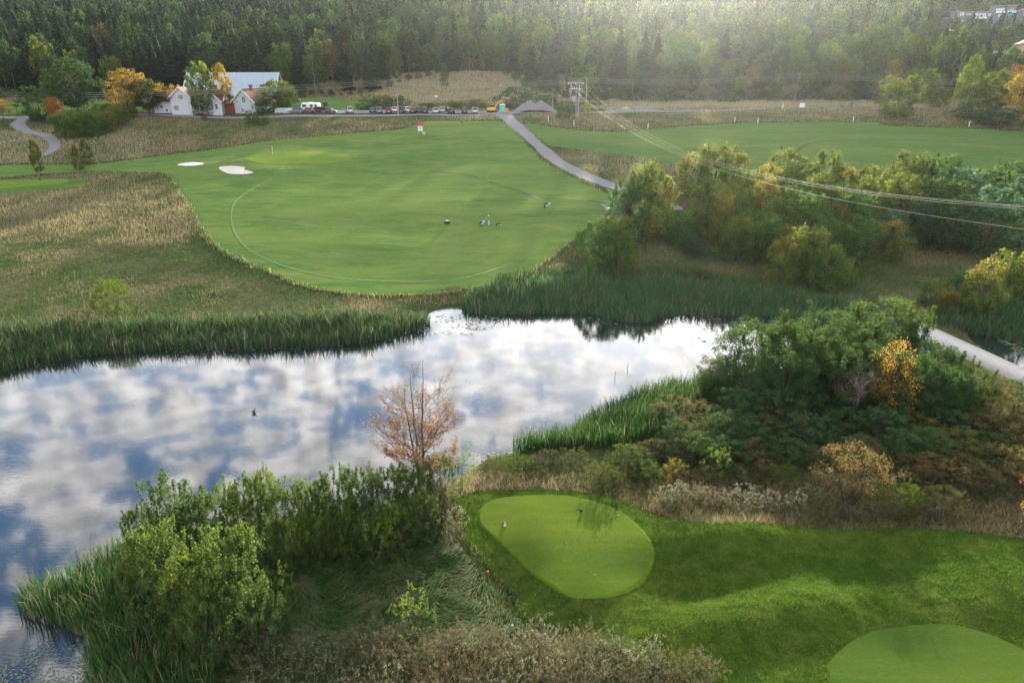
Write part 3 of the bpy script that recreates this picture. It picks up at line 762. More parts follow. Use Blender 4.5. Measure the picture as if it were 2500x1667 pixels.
# long lodged grass of the near left bank, combed by the wind
rng = np.random.default_rng(61)
LG = smooth_poly(np.array([at_z(a, b, 1.0)[:2] for a, b in [(640,1300),(760,1190),(1000,1205),(1055,1265),(1150,1390),(1215,1460),(1100,1500),(900,1560),(700,1640),(480,1640),(540,1480),(620,1400)]]), 3)
P = scatter_pts(rng, LG, 110); x, y = P.T; z = Hs(x, y); ok = ~covered(x, y); x, y, z = x[ok], y[ok], z[ok]; n = len(x)
ang = 6.3 * fnoise(x, y, 3.2, 71) + rng.normal(0, .35, n); hh = .55 * (.4 + fnoise(x, y, 1.4, 72)); L = hh * rng.uniform(.8, 1.9, n)
dr = np.c_[np.cos(ang), np.sin(ang), np.zeros(n)]; sd_ = np.c_[-np.sin(ang), np.cos(ang), np.zeros(n)] * .016
B = np.c_[x, y, z]; up = np.c_[np.zeros(n), np.zeros(n), hh]; V = np.stack([B - sd_, B + sd_, B + up * .8 + dr * L[:, None] * .5 + sd_, B + up * .8 + dr * L[:, None] * .5 - sd_, B + up * .55 + dr * L[:, None] * 1.2], 1).reshape(-1, 3)
s_ = np.clip((fnoise(x, y, 1.1, 73) - .42) * 3 + rng.normal(0, .2, n), 0, 1)[:, None]; c = vary(rng, n, [(.035, .085, .024), (.05, .105, .03), (.03, .07, .022)]) * (1 - s_) + vary(rng, n, [(.11, .14, .07), (.14, .15, .08), (.08, .115, .05)]) * s_
i = np.arange(n)[:, None] * 5
tag(obj_np('tall_grass', V, [i + np.array([[0, 1, 2, 3]]), i + np.array([[3, 2, 4]])], BLADE, np.repeat(c, 5, 0)), kind='stuff')

# reeds
REEDC = [(.025, .085, .025), (.035, .11, .028), (.05, .13, .03), (.03, .075, .035)]
def reeds(name, seed, polys, dens, h, wd, cols, lean=.28, lim=-.9, dead=.06):
    rng = np.random.default_rng(seed)
    for poly in polys:
        wp_ = smooth_poly(np.array([at_z(a, b, .3)[:2] for a, b in poly]), 4); P = scatter_pts(rng, wp_, dens); x, y = P.T; z = np.maximum(Hs(x, y), -.3)
        ok = visible(x, y, z, 80)[0] & (rng.random(len(x)) < .35 + .9 * fnoise(x, y, 2.2, seed)); x, y, z = x[ok], y[ok], z[ok]; n = len(x)
        c = vary(rng, n, cols, .3); dd = rng.random(n) < dead; c[dd] = vary(rng, int(dd.sum()), [(.28, .23, .15), (.20, .16, .11)])
        V, Fa, cc = blades(rng, np.c_[x, y, z], h * (.55 + .85 * fnoise(x, y, 1.7, seed + 3)), wd, lean, c)
        tag(obj_np(name, V, Fa, BLADE, cc), kind='stuff')
R1 = [(-60,790),(100,775),(200,768),(400,757),(600,750),(800,742),(900,738),(960,735),(985,732),(978,746),(900,772),(780,790),(600,797),(400,801),(230,811),(100,829),(0,850),(-60,860)]
R2 = [(1070,692),(1200,672),(1400,660),(1600,664),(1750,680),(1870,700),(2000,712),(2100,735),(2040,748),(1880,738),(1700,725),(1530,722),(1490,738),(1400,732),(1350,718),(1200,720),(1085,716)]
R2b = [(1130,665),(1250,650),(1450,640),(1650,650),(1850,690),(1750,684),(1600,668),(1400,664),(1200,676)]
R3 = [(1180,1040),(1215,1016),(1300,998),(1330,973),(1400,938),(1480,902),(1560,888),(1630,882),(1640,905),(1600,940),(1560,990),(1500,1030),(1400,1052),(1300,1050)]
R4 = [(45,1405),(60,1360),(130,1330),(230,1280),(330,1240),(430,1222),(430,1300),(400,1380),(440,1500),(500,1640),(215,1640),(200,1480),(140,1432)]
R5 = [(2150,745),(2230,762),(2320,778),(2420,788),(2420,740),(2200,715),(2140,722)]
reeds('reeds', 21, [R1], 48, 2.0, .08, [(.040, .092, .036), (.052, .112, .040), (.062, .125, .042), (.038, .080, .042)], .40, dead=.12)
reeds('reeds', 22, [R2, R5], 34, 1.8, .09, [(.05, .12, .05), (.065, .14, .055), (.05, .11, .055)], .35, dead=.10)
reeds('reeds', 26, [R2b], 14, 1.3, .12, REEDC + [(.10, .10, .06)])
reeds('reeds', 23, [R3], 60, 2.0, .06, [(.028,.078,.020),(.038,.102,.024),(.048,.12,.03)], .35, dead=.08)
reeds('reeds', 24, [R4], 60, 2.1, .045, [(.03,.08,.03),(.04,.11,.03),(.06,.13,.03),(.03,.09,.02)], .35, dead=.12)
# floating leaves
def pads(name, seed, poly, dens, size, mat='lily_pad', fn=None):
    rng = np.random.default_rng(seed); wp_ = smooth_poly(np.array([at_z(a, b, 0)[:2] for a, b in poly]), 4); P = scatter_pts(rng, wp_, dens); x, y = P.T
    ok = rng.random(len(x)) < np.clip((fnoise(x, y, 1.6, seed) - .33) * 4, 0, 1); x, y = x[ok], y[ok]; n = len(x)
    a = np.linspace(0, 2 * np.pi, 6, endpoint=False); r = size * rng.uniform(.5, 1.3, (n, 1)); ph = rng.uniform(0, 6, (n, 1))
    V = np.stack([x[:, None] + np.cos(a + ph) * r, y[:, None] + np.sin(a + ph) * r * .8, np.full((n, 6), .012) + rng.uniform(0, .01, (n, 1))], -1).reshape(-1, 3)
    tag(obj_np(name, V, np.arange(6 * n).reshape(n, 6), mat), kind='stuff')
pads('lily_pads', 31, [(-80,1500),(40,1460),(120,1435),(190,1480),(215,1600),(100,1700),(-80,1700)], 90, .055)
pads('lily_pads', 32, [(990,725),(1040,715),(1100,720),(1150,735),(1100,765),(1020,770),(960,758)], 5, .16)
pads('lily_pads', 33, [(1350,725),(1500,745),(1600,716),(1750,722),(1800,735),(1720,790),(1640,800),(1560,750),(1450,760)], 3, .16)
pads('lily_pads', 34, [(1050,1050),(1130,1020),(1190,1015),(1190,1040),(1100,1072),(1040,1090),(1000,1090)], 26, .07)
pads('lily_pads', 35, [(0,835),(250,800),(500,790),(760,785),(760,800),(500,806),(250,822),(0,850)], 5, .13)
pads('duckweed', 36, [(2290,778),(2360,780),(2420,800),(2420,840),(2370,815),(2320,800)], 40, .10, 'duckweed')

# ------------------------------------------------------------------ shrubs and trees
def profile(kind, z):
    if kind == 'bush': return .5 * np.sqrt(np.clip(1 - ((z - .40) / .62) ** 2, 0, 1))
    if kind == 'willow': return .5 * np.clip(1 - ((z - .5) / .56) ** 2, 0, 1) ** .55
    if kind == 'round': return .5 * np.sqrt(np.clip(1 - ((z - .58) / .43) ** 2, 0, 1))
    if kind == 'birch': q = np.clip((z - .14) / .86, 0, 1); return .5 * np.clip(1 - q, 0, 1) ** .6 * q ** .38 * 1.55
    if kind == 'cone': q = np.clip((z - .06) / .94, 0, 1); return .5 * np.clip(1 - q, 0, 1) ** .72 * q ** .22 * 1.35
    if kind == 'umbrella': return .5 * np.where(z > .45, np.sqrt(np.clip(1 - ((z - .66) / .34) ** 2, 0, 1)), .35 * z / .45)
    if kind == 'maple': return .5 * np.sqrt(np.clip(1 - ((z - .66) / .34) ** 2, 0, 1)) * (1 + .15 * (z > .8))
    if kind == 'pine': return .5 * np.sqrt(np.clip(1 - ((z - .76) / .25) ** 2, 0, 1)) * .85
    if kind == 'highbirch': q = np.clip((z - .38) / .62, 0, 1); return .5 * np.clip(1 - q, 0, 1) ** .5 * q ** .4 * 1.45
def crown_np(rng, kind, ncl, nl, cr, size, cols, tips=None, squash=.8, lump=.25, spires=0, hollow=.35, tipstart=.72, aspect=.55):
    """clusters of leaves filling a crown outline of unit height and unit width"""
    C = []; ph = rng.uniform(0, 6.3, 4)
    while len(C) < ncl:
        z = rng.random(); r = profile(kind, np.array([z]))[0]
        if r <= .03 or rng.random() > (r / .5) + .08: continue
        a = rng.uniform(0, 2 * np.pi); lm = 1 + lump * (math.sin(2 * a + ph[0] + 5 * z) * .5 + math.sin(5 * a + ph[1] - 7 * z) * .5)
        q = r * lm * (hollow + (1 - hollow) * rng.random() ** .5)
        C.append((math.cos(a) * q, math.sin(a) * q, z))
    C = np.array(C); per = np.maximum(4, (nl / ncl * rng.uniform(.4, 1.7, ncl))).astype(int); rad = cr * rng.uniform(.55, 1.35, ncl)
    k = np.repeat(np.arange(ncl), per); n = len(k)
    d = rng.normal(size=(n, 3)); d /= np.linalg.norm(d, axis=1)[:, None]; d *= rng.random((n, 1)) ** .45
    P = C[k] + d * rad[k][:, None] * np.array([1, 1, squash])
    if spires:
        sp = []
        for _ in range(spires):
            a = rng.uniform(0, 2 * np.pi); z0 = rng.uniform(.55, .9); r = profile(kind, np.array([z0]))[0] * rng.uniform(.3, 1)
            L = rng.uniform(.10, .22); m = int(nl * .012) + 6; t = rng.random(m); lean = rng.normal(0, .12, 2) + .2 * np.array([math.cos(a), math.sin(a)])
            sp.append(np.c_[math.cos(a) * r + lean[0] * L * t + rng.normal(0, .012, m), math.sin(a) * r + lean[1] * L * t + rng.normal(0, .012, m), z0 + L * t])
        P = np.r_[P, *sp]
    P[:, 2] = np.maximum(P[:, 2], .01); n = len(P)
    c = vary(rng, n, cols, .25)
    # whole branches differ in colour
    cc = rng.uniform(.72, 1.25, (ncl, 1)) * rng.uniform(.92, 1.08, (ncl, 3)); kk = np.r_[k, rng.integers(0, ncl, n - len(k))]; c = c * cc[kk]
    if tips is not None:
        hot = rng.random(ncl) < .42; m = (P[:, 2] > tipstart + rng.normal(0, .1, n)) | hot[kk] & (rng.random(n) < .45); c[m] = vary(rng, int(m.sum()), tips, .22)
    V, F_ = leaf_quads(rng, P, size, .2, aspect)
    return V, F_, np.repeat(np.clip(c, .003, 1), 4, 0), C
def trunk_np(rng, C, h0=.0, r0=.02, top=.85, stems=1, wander=.02, nlimb=14, spread=.0):
    paths = []
    for s in range(stems):
        a = rng.uniform(0, 6.3); k = 7; z = np.linspace(0, top, k)
        px = np.cumsum(rng.normal(0, wander, k)) * .6 + spread * math.cos(a) * z; py = np.cumsum(rng.normal(0, wander, k)) * .6 + spread * math.sin(a) * z
        px -= px[0]; py -= py[0]
        P = np.c_[px, py, z - .03]; paths.append((P, r0 * (1 - z / top * .85)))
        cand = C[rng.permutation(len(C))[:nlimb // stems + 1]]
        for c in cand:
            zb = max(.08, min(c[2] * rng.uniform(.45, .85), top * .95)); b = np.array([np.interp(zb, z, px), np.interp(zb, z, py), zb])
            m = (b + c) / 2 + rng.normal(0, .02, 3) + np.array([0, 0, .02]); rr = r0 * (1 - zb / top * .8)
            paths.append((np.array([b, m, c]), np.array([rr * .5, rr * .28, rr * .1])))
    return tubes(paths, 5)
def T(name, seed, kind, ncl, nl, cr, size, cols, tips=None, bark=(.09, .075, .06), tr=dict(), **k):
    """a pair of shared meshes: leaves and wood, both unit sized"""
    rng = np.random.default_rng(seed); V, F_, c, C = crown_np(rng, kind, ncl, nl, cr, size, cols, tips, **k)
    cm = mesh_np(name + '_crown', V, F_, LEAF, c); V2, F2 = trunk_np(rng, C, **tr)
    tm = mesh_np(name + '_trunk', V2, F2, BARK, np.tile(bark, (len(V2), 1)) * rng.uniform(.8, 1.2, (len(V2), 1)), True)
    return cm, tm
GREEN_L = [(.050, .105, .026), (.062, .12, .030), (.042, .088, .026), (.075, .135, .034)]
DEEP = [(.028, .066, .026), (.034, .076, .028), (.042, .088, .032), (.026, .058, .026)]
BLUEG = [(.042, .092, .048), (.052, .104, .052), (.058, .108, .050)]
OLIVE = [(.090, .125, .028), (.11, .14, .03), (.078, .11, .026)]
YELL = [(.14, .125, .025), (.17, .145, .03), (.12, .115, .025)]
YGRN = [(.10, .15, .02), (.13, .17, .025), (.08, .13, .02)]
ORNG = [(.19, .11, .025), (.22, .13, .03), (.16, .085, .025)]
GOLD = [(.30, .19, .03), (.36, .24, .035), (.25, .155, .03)]
BRN = [(.105, .085, .042), (.085, .070, .034), (.12, .088, .045), (.075, .082, .034)]
RUST = [(.33, .13, .07), (.38, .19, .09), (.30, .10, .07), (.42, .24, .10)]
mid = dict(tr=dict(r0=.018, stems=4, spread=.25, top=.7, nlimb=16))
WILLOW = [T('w', 100 + i, 'willow', 90, 4200, .12, .050, [GREEN_L, BLUEG, GREEN_L + OLIVE[:1], GREEN_L + OLIVE][i % 4], [OLIVE[:1] + GREEN_L, GREEN_L, YELL[:1] + OLIVE, OLIVE][i % 4] , lump=.45, spires=14, **mid) for i in range(4)]
BUSHY = [T('b', 120 + i, 'bush', 90, 4200, .12, .050, [DEEP + GREEN_L, BLUEG, OLIVE + GREEN_L][i % 3], [GREEN_L, BLUEG, OLIVE][i % 3], lump=.4, spires=6, **mid) for i in range(3)]
ORANGEY = [T('o', 130 + i, 'willow', 80, 3600, .12, .050, OLIVE + GREEN_L[:2] + YELL[:1], YELL + ORNG[1:2] + OLIVE[:1], lump=.45, spires=10, **mid) for i in range(2)]
BIRCHM = [T('bm', 140 + i, 'birch', 110, 4500, .095, .046, [OLIVE + YGRN, GREEN_L + OLIVE][i % 2], YGRN, (.40, .38, .34), dict(r0=.011, top=.95, nlimb=26), lump=.35, spires=4) for i in range(2)]
CONEB = [T('cb', 150, 'cone', 110, 3600, .085, .05, OLIVE + GREEN_L[:1], YELL, (.35, .33, .3), dict(r0=.012, top=.96, nlimb=20), lump=.3)]
ROUNDT = [T('rt', 160 + i, 'round', 130, 6000, .11, .045, [DEEP + GREEN_L[:2], OLIVE + GREEN_L, DEEP][i], [GREEN_L, YGRN[:1] + OLIVE, OLIVE][i], tr=dict(r0=.024, top=.8, nlimb=24), lump=.3) for i in range(3)]
MAPLE = [T('mp', 170 + i, 'round', 90, 3800, .11, .045, GOLD, GOLD, tr=dict(r0=.022, top=.85, nlimb=30), lump=.45, hollow=.25) for i in range(2)]
RUSTY = [T('ry', 175, 'maple', 50, 1500, .11, .040, ORNG + OLIVE, GOLD, tr=dict(r0=.020, top=.85, nlimb=34), lump=.5)]
# close ones: finer leaves, more of them
nearw = dict(tr=dict(r0=.010, stems=7, spread=.35, top=.75, nlimb=42))
LIVE = [(.060, .105, .034), (.076, .122, .036), (.050, .088, .032)]
NEARS = [T('ns', 200 + i, 'willow', 150, 8500, .075, .026, [LIVE, LIVE, OLIVE + LIVE, LIVE + BLUEG][i], [LIVE + YGRN[:1], YGRN + LIVE, YGRN + LIVE[:1], LIVE][i], lump=.4, spires=26, hollow=.2, **nearw) for i in range(4)]
NEARD = [T('nd', 210 + i, 'bush', 110, 7000, .085, .028, [DEEP, DEEP + BRN[:2], BLUEG + DEEP][i], [DEEP + GREEN_L[:1], BRN, BLUEG][i], lump=.4, spires=10, hollow=.3, **nearw) for i in range(3)]
NEARB = [T('nb', 220 + i, 'bush', 110, 5500, .08, .026, [BRN + OLIVE[:1], BRN][i], [BRN + OLIVE, [(.14,.11,.05),(.11,.08,.04)]][i], lump=.4, spires=16, hollow=.3, **nearw) for i in range(2)]
SPARSE = [T('sp', 230 + i, 'willow', 60, 1400, .075, .034, [YGRN + GREEN_L, GREEN_L][i], YGRN, tr=dict(r0=.008, stems=5, spread=.35, top=.8, nlimb=34), lump=.5, spires=8, hollow=.2) for i in range(2)]
BIGT = [T('bg', 240 + i, ['bush', 'willow', 'round'][i], 260, 26000, .08, .0185, [DEEP + BLUEG[:1], DEEP + GREEN_L[:2], GREEN_L + DEEP][i], [GREEN_L[:2], GREEN_L + YGRN[:1], YGRN + GREEN_L][i], tr=dict(r0=.022, top=.8, nlimb=50, stems=2, spread=.15), lump=.4, spires=10, tipstart=.88) for i in range(3)]
UMB = [T('um', 250, 'umbrella', 150, 6500, .10, .020, [(.12,.095,.045),(.09,.08,.04),(.14,.11,.045)], [(.22,.155,.045),(.19,.14,.045),(.15,.12,.045)], (.07,.055,.04), dict(r0=.016, stems=6, spread=.42, top=.7, nlimb=70), lump=.3, hollow=.25, tipstart=.78)]

def put(name, meshes, xyz, w, h, label, cat, group=None, tint=(1, 1, 1), rz=None, crown='crown', trunk='trunk', lean=(0, 0)):
    o = empty(name, xyz, 0, label, cat, group)
    rz = random.uniform(0, 6.28) if rz is None else rz
    for nm, me in ((crown, meshes[0]), (trunk, meshes[1])):
        c = bpy.data.objects.new(nm, me); link(c, o); c.scale = (w, w, h); c.rotation_euler = (lean[0], lean[1], rz); c.color = (*tint, 1)
    return o
random.seed(7)
def at_base(px, py, hp, wp, sink=.1, dmin=20):
    p = hit(px, py, dmin); d = p[1] * CS + (CAM_Z - p[2]) * SN; dep = math.atan2(CAM_Z - p[2], p[1])
    return (p[0], p[1], p[2] - sink), wp * d / 1568, hp * d / 1568 / max(.5, math.cos(dep))
def plant(name, M, px, py, hp, wp, label, cat='bush', group=None, tint=(1, 1, 1), **k):
    xyz, w_, h_ = at_base(px, py, hp, wp); j = random.uniform(.92, 1.08)
    return put(name, M, xyz, w_ * 1.08, h_ * 1.0, label, cat, group, tuple(t * j for t in tint), **k)

BR = (1, 1, 1)
# --- thicket right of the gravel path
g1 = 'bushes of the thicket right of the gravel path'
th = [(1452,535,125,95,WILLOW[1],'blue-green lower left half of the tree clump beside the gravel path'),(1483,525,140,95,WILLOW[2],'tall yellow-green willow at the top of the clump beside the gravel path'),
 (1510,545,120,85,ORANGEY[0],'orange-brown willow leaning out of the clump beside the gravel path'),(1372,618,108,85,WILLOW[0],'rounded olive bush nearest the fairway corner, left of its twin'),(1415,612,112,80,WILLOW[2],'rounded green bush just right of the one nearest the fairway corner'),
 (1590,455,100,80,ORANGEY[0],'golden-olive willow at the far left end of the thicket'),(1635,452,112,95,WILLOW[2],'wide yellow-tipped willow under the power lines at the far left of the thicket'),(1680,440,92,70,ORANGEY[1],'yellow-brown willow under the power lines'),
 (1588,520,40,46,ORANGEY[0],'small orange bush at the end of the gravel path'),(1565,560,70,70,BUSHY[0],'small dark green bush below the end of the gravel path'),
 (1800,430,82,80,WILLOW[2],'pointed yellow-green willow that stands highest on the far edge of the thicket'),(2170,418,62,78,BUSHY[0],'dark green dome-shaped bush standing apart above the thicket'),(2312,455,82,95,BUSHY[0],'broad dark bush at the right edge below the far tee'),
 (2068,430,58,46,ORANGEY[1],'orange-leaved bush poking up at the far right of the thicket'),(2045,440,52,40,WILLOW[1],'pale green small bush beside the orange-leaved one'),(2330,600,100,90,BUSHY[2],'olive bush at the right edge of the photo'),(2255,575,135,140,BUSHY[1],'large blue-green bush at the right end of the thicket'),(2340,520,110,100,BUSHY[1],'dark green bush behind the olive one at the right edge'),
 (2200,470,80,110,BUSHY[1],'dense dark green bush in the rear right of the thicket'),
 (1790,652,105,75,ORANGEY[1],'yellow willow at the front left of the thicket'),(1848,640,112,90,WILLOW[2],'yellow-green willow in the front group of the thicket'),(1895,662,100,80,WILLOW[3],'olive willow at the front right of the front group'),
 (1768,660,45,30,ORANGEY[0],'little yellow bush at the foot of the front group'),(1946,655,56,26,ORANGEY[1],'slender orange sapling standing alone in front of the thicket')]
for a in th: plant('willow_bush', a[4], a[0], a[1], a[2], a[3], a[5], 'bush', g1, (1.22, 1.32, 1.3))
rng = np.random.default_rng(77)
rows = [(1700,2180,60,468,100,80), (1610,2240,64,524,108,82), (1650,2200,66,572,108,82), (1690,2080,68,606,92,80)]
for ri, (x0, x1, st, yb, hh, ww) in enumerate(rows):
    for i, px in enumerate(np.arange(x0, x1, st)):
        M = [WILLOW[0], WILLOW[1], ORANGEY[0], WILLOW[3], BUSHY[1], WILLOW[2], BUSHY[0], WILLOW[3], WILLOW[0], WILLOW[2]][rng.integers(0, 10)]
        if px > 2060: M = [BUSHY[0], BUSHY[1], WILLOW[1]][rng.integers(0, 3)]
        if ri == 0 and px < 2000: M = [WILLOW[2], ORANGEY[0], ORANGEY[1], WILLOW[3]][rng.integers(0, 4)]
        plant('willow_bush', M, px + rng.normal(0, 10), yb + rng.normal(0, 7), hh * rng.uniform(.8, 1.15), ww * rng.uniform(.85, 1.2),
              ['green-yellow willow in the rear row of the dense thicket', 'willow in the second row of the dense thicket', 'green willow in the third row of the dense thicket', 'green willow in the front row of the dense thicket'][ri], 'bush', g1 + ', row %s' % ['one', 'two', 'three', 'four'][ri], (1.25, 1.32, 1.3) if px < 2060 else (1.05, 1.0, .95))
g2 = 'autumn bushes at the right edge above the weir'
for a in [(2245,722,122,80,ORANGEY[0],'orange willow with a tall pointed top above the concrete weir'),(2200,700,80,60,WILLOW[1],'green willow left of the orange one above the weir'),(2300,705,125,80,WILLOW[3],'green and orange willow right of the pointed orange one above the weir'),
          (2345,700,125,80,ORANGEY[1],'yellow-orange willow cut by the right edge above the weir'),(2140,700,62,60,BUSHY[2],'low brownish bush at the left of the group above the weir'),(2170,722,60,50,ORANGEY[1],'small rust-coloured bush low in the group above the weir')]:
    plant('autumn_bush', a[4], a[0], a[1], a[2], a[3], a[5], 'bush', g2, (1.2, 1.25, 1.2))
for a in [(1590,585,40,50,BUSHY[1],'low grey-green bush in the grass before the thicket'),(1600,640,30,46,BUSHY[2],'low yellow-green bush between thicket and reeds'),(1440,562,60,60,BUSHY[1],'small shaded bush at the foot of the tree clump')]:
    plant('low_bush', a[4], a[0], a[1], a[2], a[3], a[5], 'bush')

# --- dense trees on the near right bank
g3 = 'dense trees on the near right bank'
def bank(px, py, top, wp, M, label, z=1.1, name='bank_tree', cat='tree', group=g3, tint=BR, **k):
    p = at_z(px, py, z); p[2] = float(Hs(p[0], p[1])); d = p[1] * CS + (CAM_Z - p[2]) * SN; dep = math.atan2(CAM_Z - p[2], p[1])
    return put(name, M, (p[0], p[1], p[2] - .1), wp * d / 1568 * 1.05, (py - top) * d / 1568 / math.cos(dep) * .93, label, cat, group, tint, **k)
for a in [(1725,900,728,175,BIGT[1],'leftmost tall dark tree of the bank with water showing through it'),(1815,905,725,180,BIGT[1],'dark tree with an open crown behind which the pond glitters'),(1910,880,690,215,BIGT[0],'broad dark green tree left of the crown top of the bank'),
          (2005,850,655,210,BIGT[2],'highest tree of the bank with thin pale spires'),(2050,850,700,150,BIGT[0],'broad dark tree right of the highest one'),(2135,930,795,120,BIGT[0],'dark tree behind which the concrete weir disappears'),(2205,965,850,110,BIGT[2],'yellow-green tree at the right end of the bank trees'),
          (1900,960,800,190,BIGT[0],'dark tree in the shade left of the golden maple'),(2080,975,820,170,BIGT[0],'dark tree in the shade right of the golden maple'),(1655,905,815,100,BIGT[2],'small thin tree at the left end of the bank trees'),(1710,940,815,150,BIGT[0],'low dark tree in front of the leftmost bank tree'),(1790,960,800,160,BIGT[0],'low dark tree in front of the tree with the open crown'),(1850,930,760,150,BIGT[1],'dark tree filling the middle of the bank clump'),(1975,960,790,150,BIGT[0],'dark tree directly behind the golden maple'),(2140,985,850,140,BIGT[0],'dark low tree at the lower right of the bank clump'),(1935,905,735,150,BIGT[1],'green tree in the second rank behind the bare pinkish shrub')]:
    bank(a[0], a[1], a[2], a[3], a[4], a[5])
MAPN = T('mpn', 260, 'round', 120, 3600, .11, .022, GOLD, GOLD, tr=dict(r0=.016, top=.85, nlimb=46, stems=2, spread=.1), lump=.6, hollow=.15)
bank(2022,985,790,115,MAPN,'bright golden-orange maple in front of the dark bank trees',1.2,'golden_maple',group=None,tint=(1.1,1.05,1))
bank(1620,920,850,70,SPARSE[1],'small thin bush beside the bare branches over the pond',.6,'low_bush','bush',None)
g4 = 'shaded undergrowth bushes below the bank trees'
rng = np.random.default_rng(88); ub = []
for row, (x0, x1, st, yb, hh, ww) in enumerate([(1560,2400,68,975,80,110), (1530,2420,64,1025,78,110), (1600,2430,66,1068,72,105), (2080,2430,62,1110,66,100), (2130,2420,60,1150,58,92)]):
    for px in np.arange(x0, x1, st):
        b = px > 2100 or (px < 1640 and row < 2)
        M = (NEARB + NEARD[1:2])[rng.integers(0, 3)] if b and rng.random() < .8 else NEARD[rng.integers(0, 3)]
        bank(px + rng.normal(0, 14), yb + rng.normal(0, 9), yb - hh * rng.uniform(.75, 1.2), ww * rng.uniform(.85, 1.2), M,
             ['dark bush at the back of the undergrowth right under the bank trees','dark green bush in the middle of the undergrowth below the bank trees','dark bush at the front of the undergrowth below the bank trees','brownish bush in the lower right of the undergrowth','brown bush in the lowest row of the undergrowth near the dry grass'][row],
             1.4 if row < 2 else 1.7, 'undergrowth_bush', 'bush', g4 + ', row ' + ['one', 'two', 'three', 'four', 'five'][row], (1.35, 1.35, 1.25))
bank(1946,1172,1037,155,UMB[0],'umbrella-shaped tan shrub with golden top at the fairway edge',1.9,'tan_shrub','bush',None)
bank(2062,1192,1125,95,NEARS[2],'bright yellow-green low bush right of the umbrella-shaped tan shrub',1.9,'low_bush','bush',None,(1.3,1.2,.9))
bank(2160,1200,1138,110,NEARB[0],'olive-brown bush behind the dry grass at the right',1.9,'low_bush','bush',None,(1.3,1.3,1.1))
bank(1384,1135,1082,80,NEARS[2],'olive bush standing behind the top of the oval tee',1.4,'low_bush','bush',None,(.9,.8,.9))
bank(1640,1105,1030,70,SPARSE[1],'light green sapling at the left foot of the undergrowth',1.6,'sapling','bush',None,(1.2,1.2,1.1))
bank(1545,1115,1060,60,NEARB[0],'yellow-brown low bush left of the light green sapling',1.6,'low_bush','bush',None,(1.6,1.5,.9))
bank(1755,1110,1060,60,NEARB[1],'brown low bush right of the light green sapling',1.6,'low_bush','bush',None)
g6 = 'low shrubs in the rough behind the oval tee'
for k, (px, py, top, wp, mi) in enumerate([(1130,1082,1040,70,0),(1190,1085,1048,80,2),(1255,1075,1040,85,1),(1320,1080,1038,80,0),(1440,1080,1030,90,2),(1495,1065,1010,95,1),(1560,1062,1000,100,0),(1480,1110,1072,75,2),(1620,1125,1085,80,0),(1705,1128,1085,85,1),(1790,1125,1082,85,2),(1240,1105,1080,60,0)]):
    bank(px, py, top, wp, [NEARB[0], NEARD[1], NEARS[2]][mi], ['low olive-brown shrub in the rough between the pond and the oval tee', 'low dark green shrub in the rough between the pond and the oval tee', 'low yellow-green shrub in the rough between the pond and the oval tee'][mi], 1.4, 'low_shrub', 'bush', g6, (.85, .95, .95))
ORR = T('orr', 262, 'round', 90, 3600, .12, .026, [(.28,.08,.04),(.30,.13,.05),(.26,.17,.04)], [(.28,.24,.05),(.26,.21,.05)], tr=dict(r0=.014, top=.85, nlimb=40), lump=.5, hollow=.2)
bank(2362,1235,1035,100,ORR,'red and orange leaved young tree cut by the right edge',2.4,'autumn_tree',group=None)
# weedy brown clumps along the fairway edge
rng = np.random.default_rng(91)
WEED = [T('wd', 264 + i, 'willow', 70, 2600, .07, .022, [BRN[2:] + [(.13,.12,.06),(.08,.11,.04),(.06,.09,.03)], GREEN_L[:2] + [(.13,.13,.08),(.10,.11,.06)]][i], [[(.22,.19,.15),(.12,.09,.05),(.10,.09,.05)], [(.38,.37,.33),(.12,.11,.06),(.09,.10,.05)]][i], tr=dict(r0=.006, stems=12, spread=.3, top=.8, nlimb=40), lump=.5, spires=26, hollow=.15, tipstart=.82) for i in range(2)]
def weeds(pts, label, group, hp=50, wp=62, z=2.0):
    for px, py in pts:
        bank(px + rng.normal(0, 5), py + rng.normal(0, 3), py - hp * rng.uniform(.75, 1.2), wp * rng.uniform(.8, 1.25), WEED[rng.integers(0, 2)], label, z, 'weed_clump', 'weeds', group)
weeds([(x, 1178 + (x - 1500) * .055) for x in range(1520, 1860, 34)], 'brown weed clump with white fluff along the fairway edge left of the tan shrub', 'weeds along the fairway edge')
weeds([(x, 1160) for x in range(1560, 1880, 44)], 'brown weed clump in the second row behind the fairway edge', 'weeds behind the fairway edge', 42)
weeds([(x, 1205 - (x > 2200) * -8) for x in range(1900, 2140, 34)], 'grey-green weed clump below the umbrella-shaped tan shrub', 'weeds below the tan shrub', 38, 55)
weeds([(1030,1200),(1015,1165),(1038,1235),(1022,1185),(1000,1215)], 'grey-brown weed clump left of the oval tee', 'weeds left of the oval tee', 95, 60, 1.9)
rw = [(x, y) for y in (1500, 1530, 1560, 1590, 1625) for x in range(560 + (y % 60), min(1650, 1080 + int((y - 1440) * 3.6)), 62)]
weeds(rw, 'brown seeding weed clump along the bottom edge of the photo', 'weeds along the bottom edge', 56, 75, 1.3)

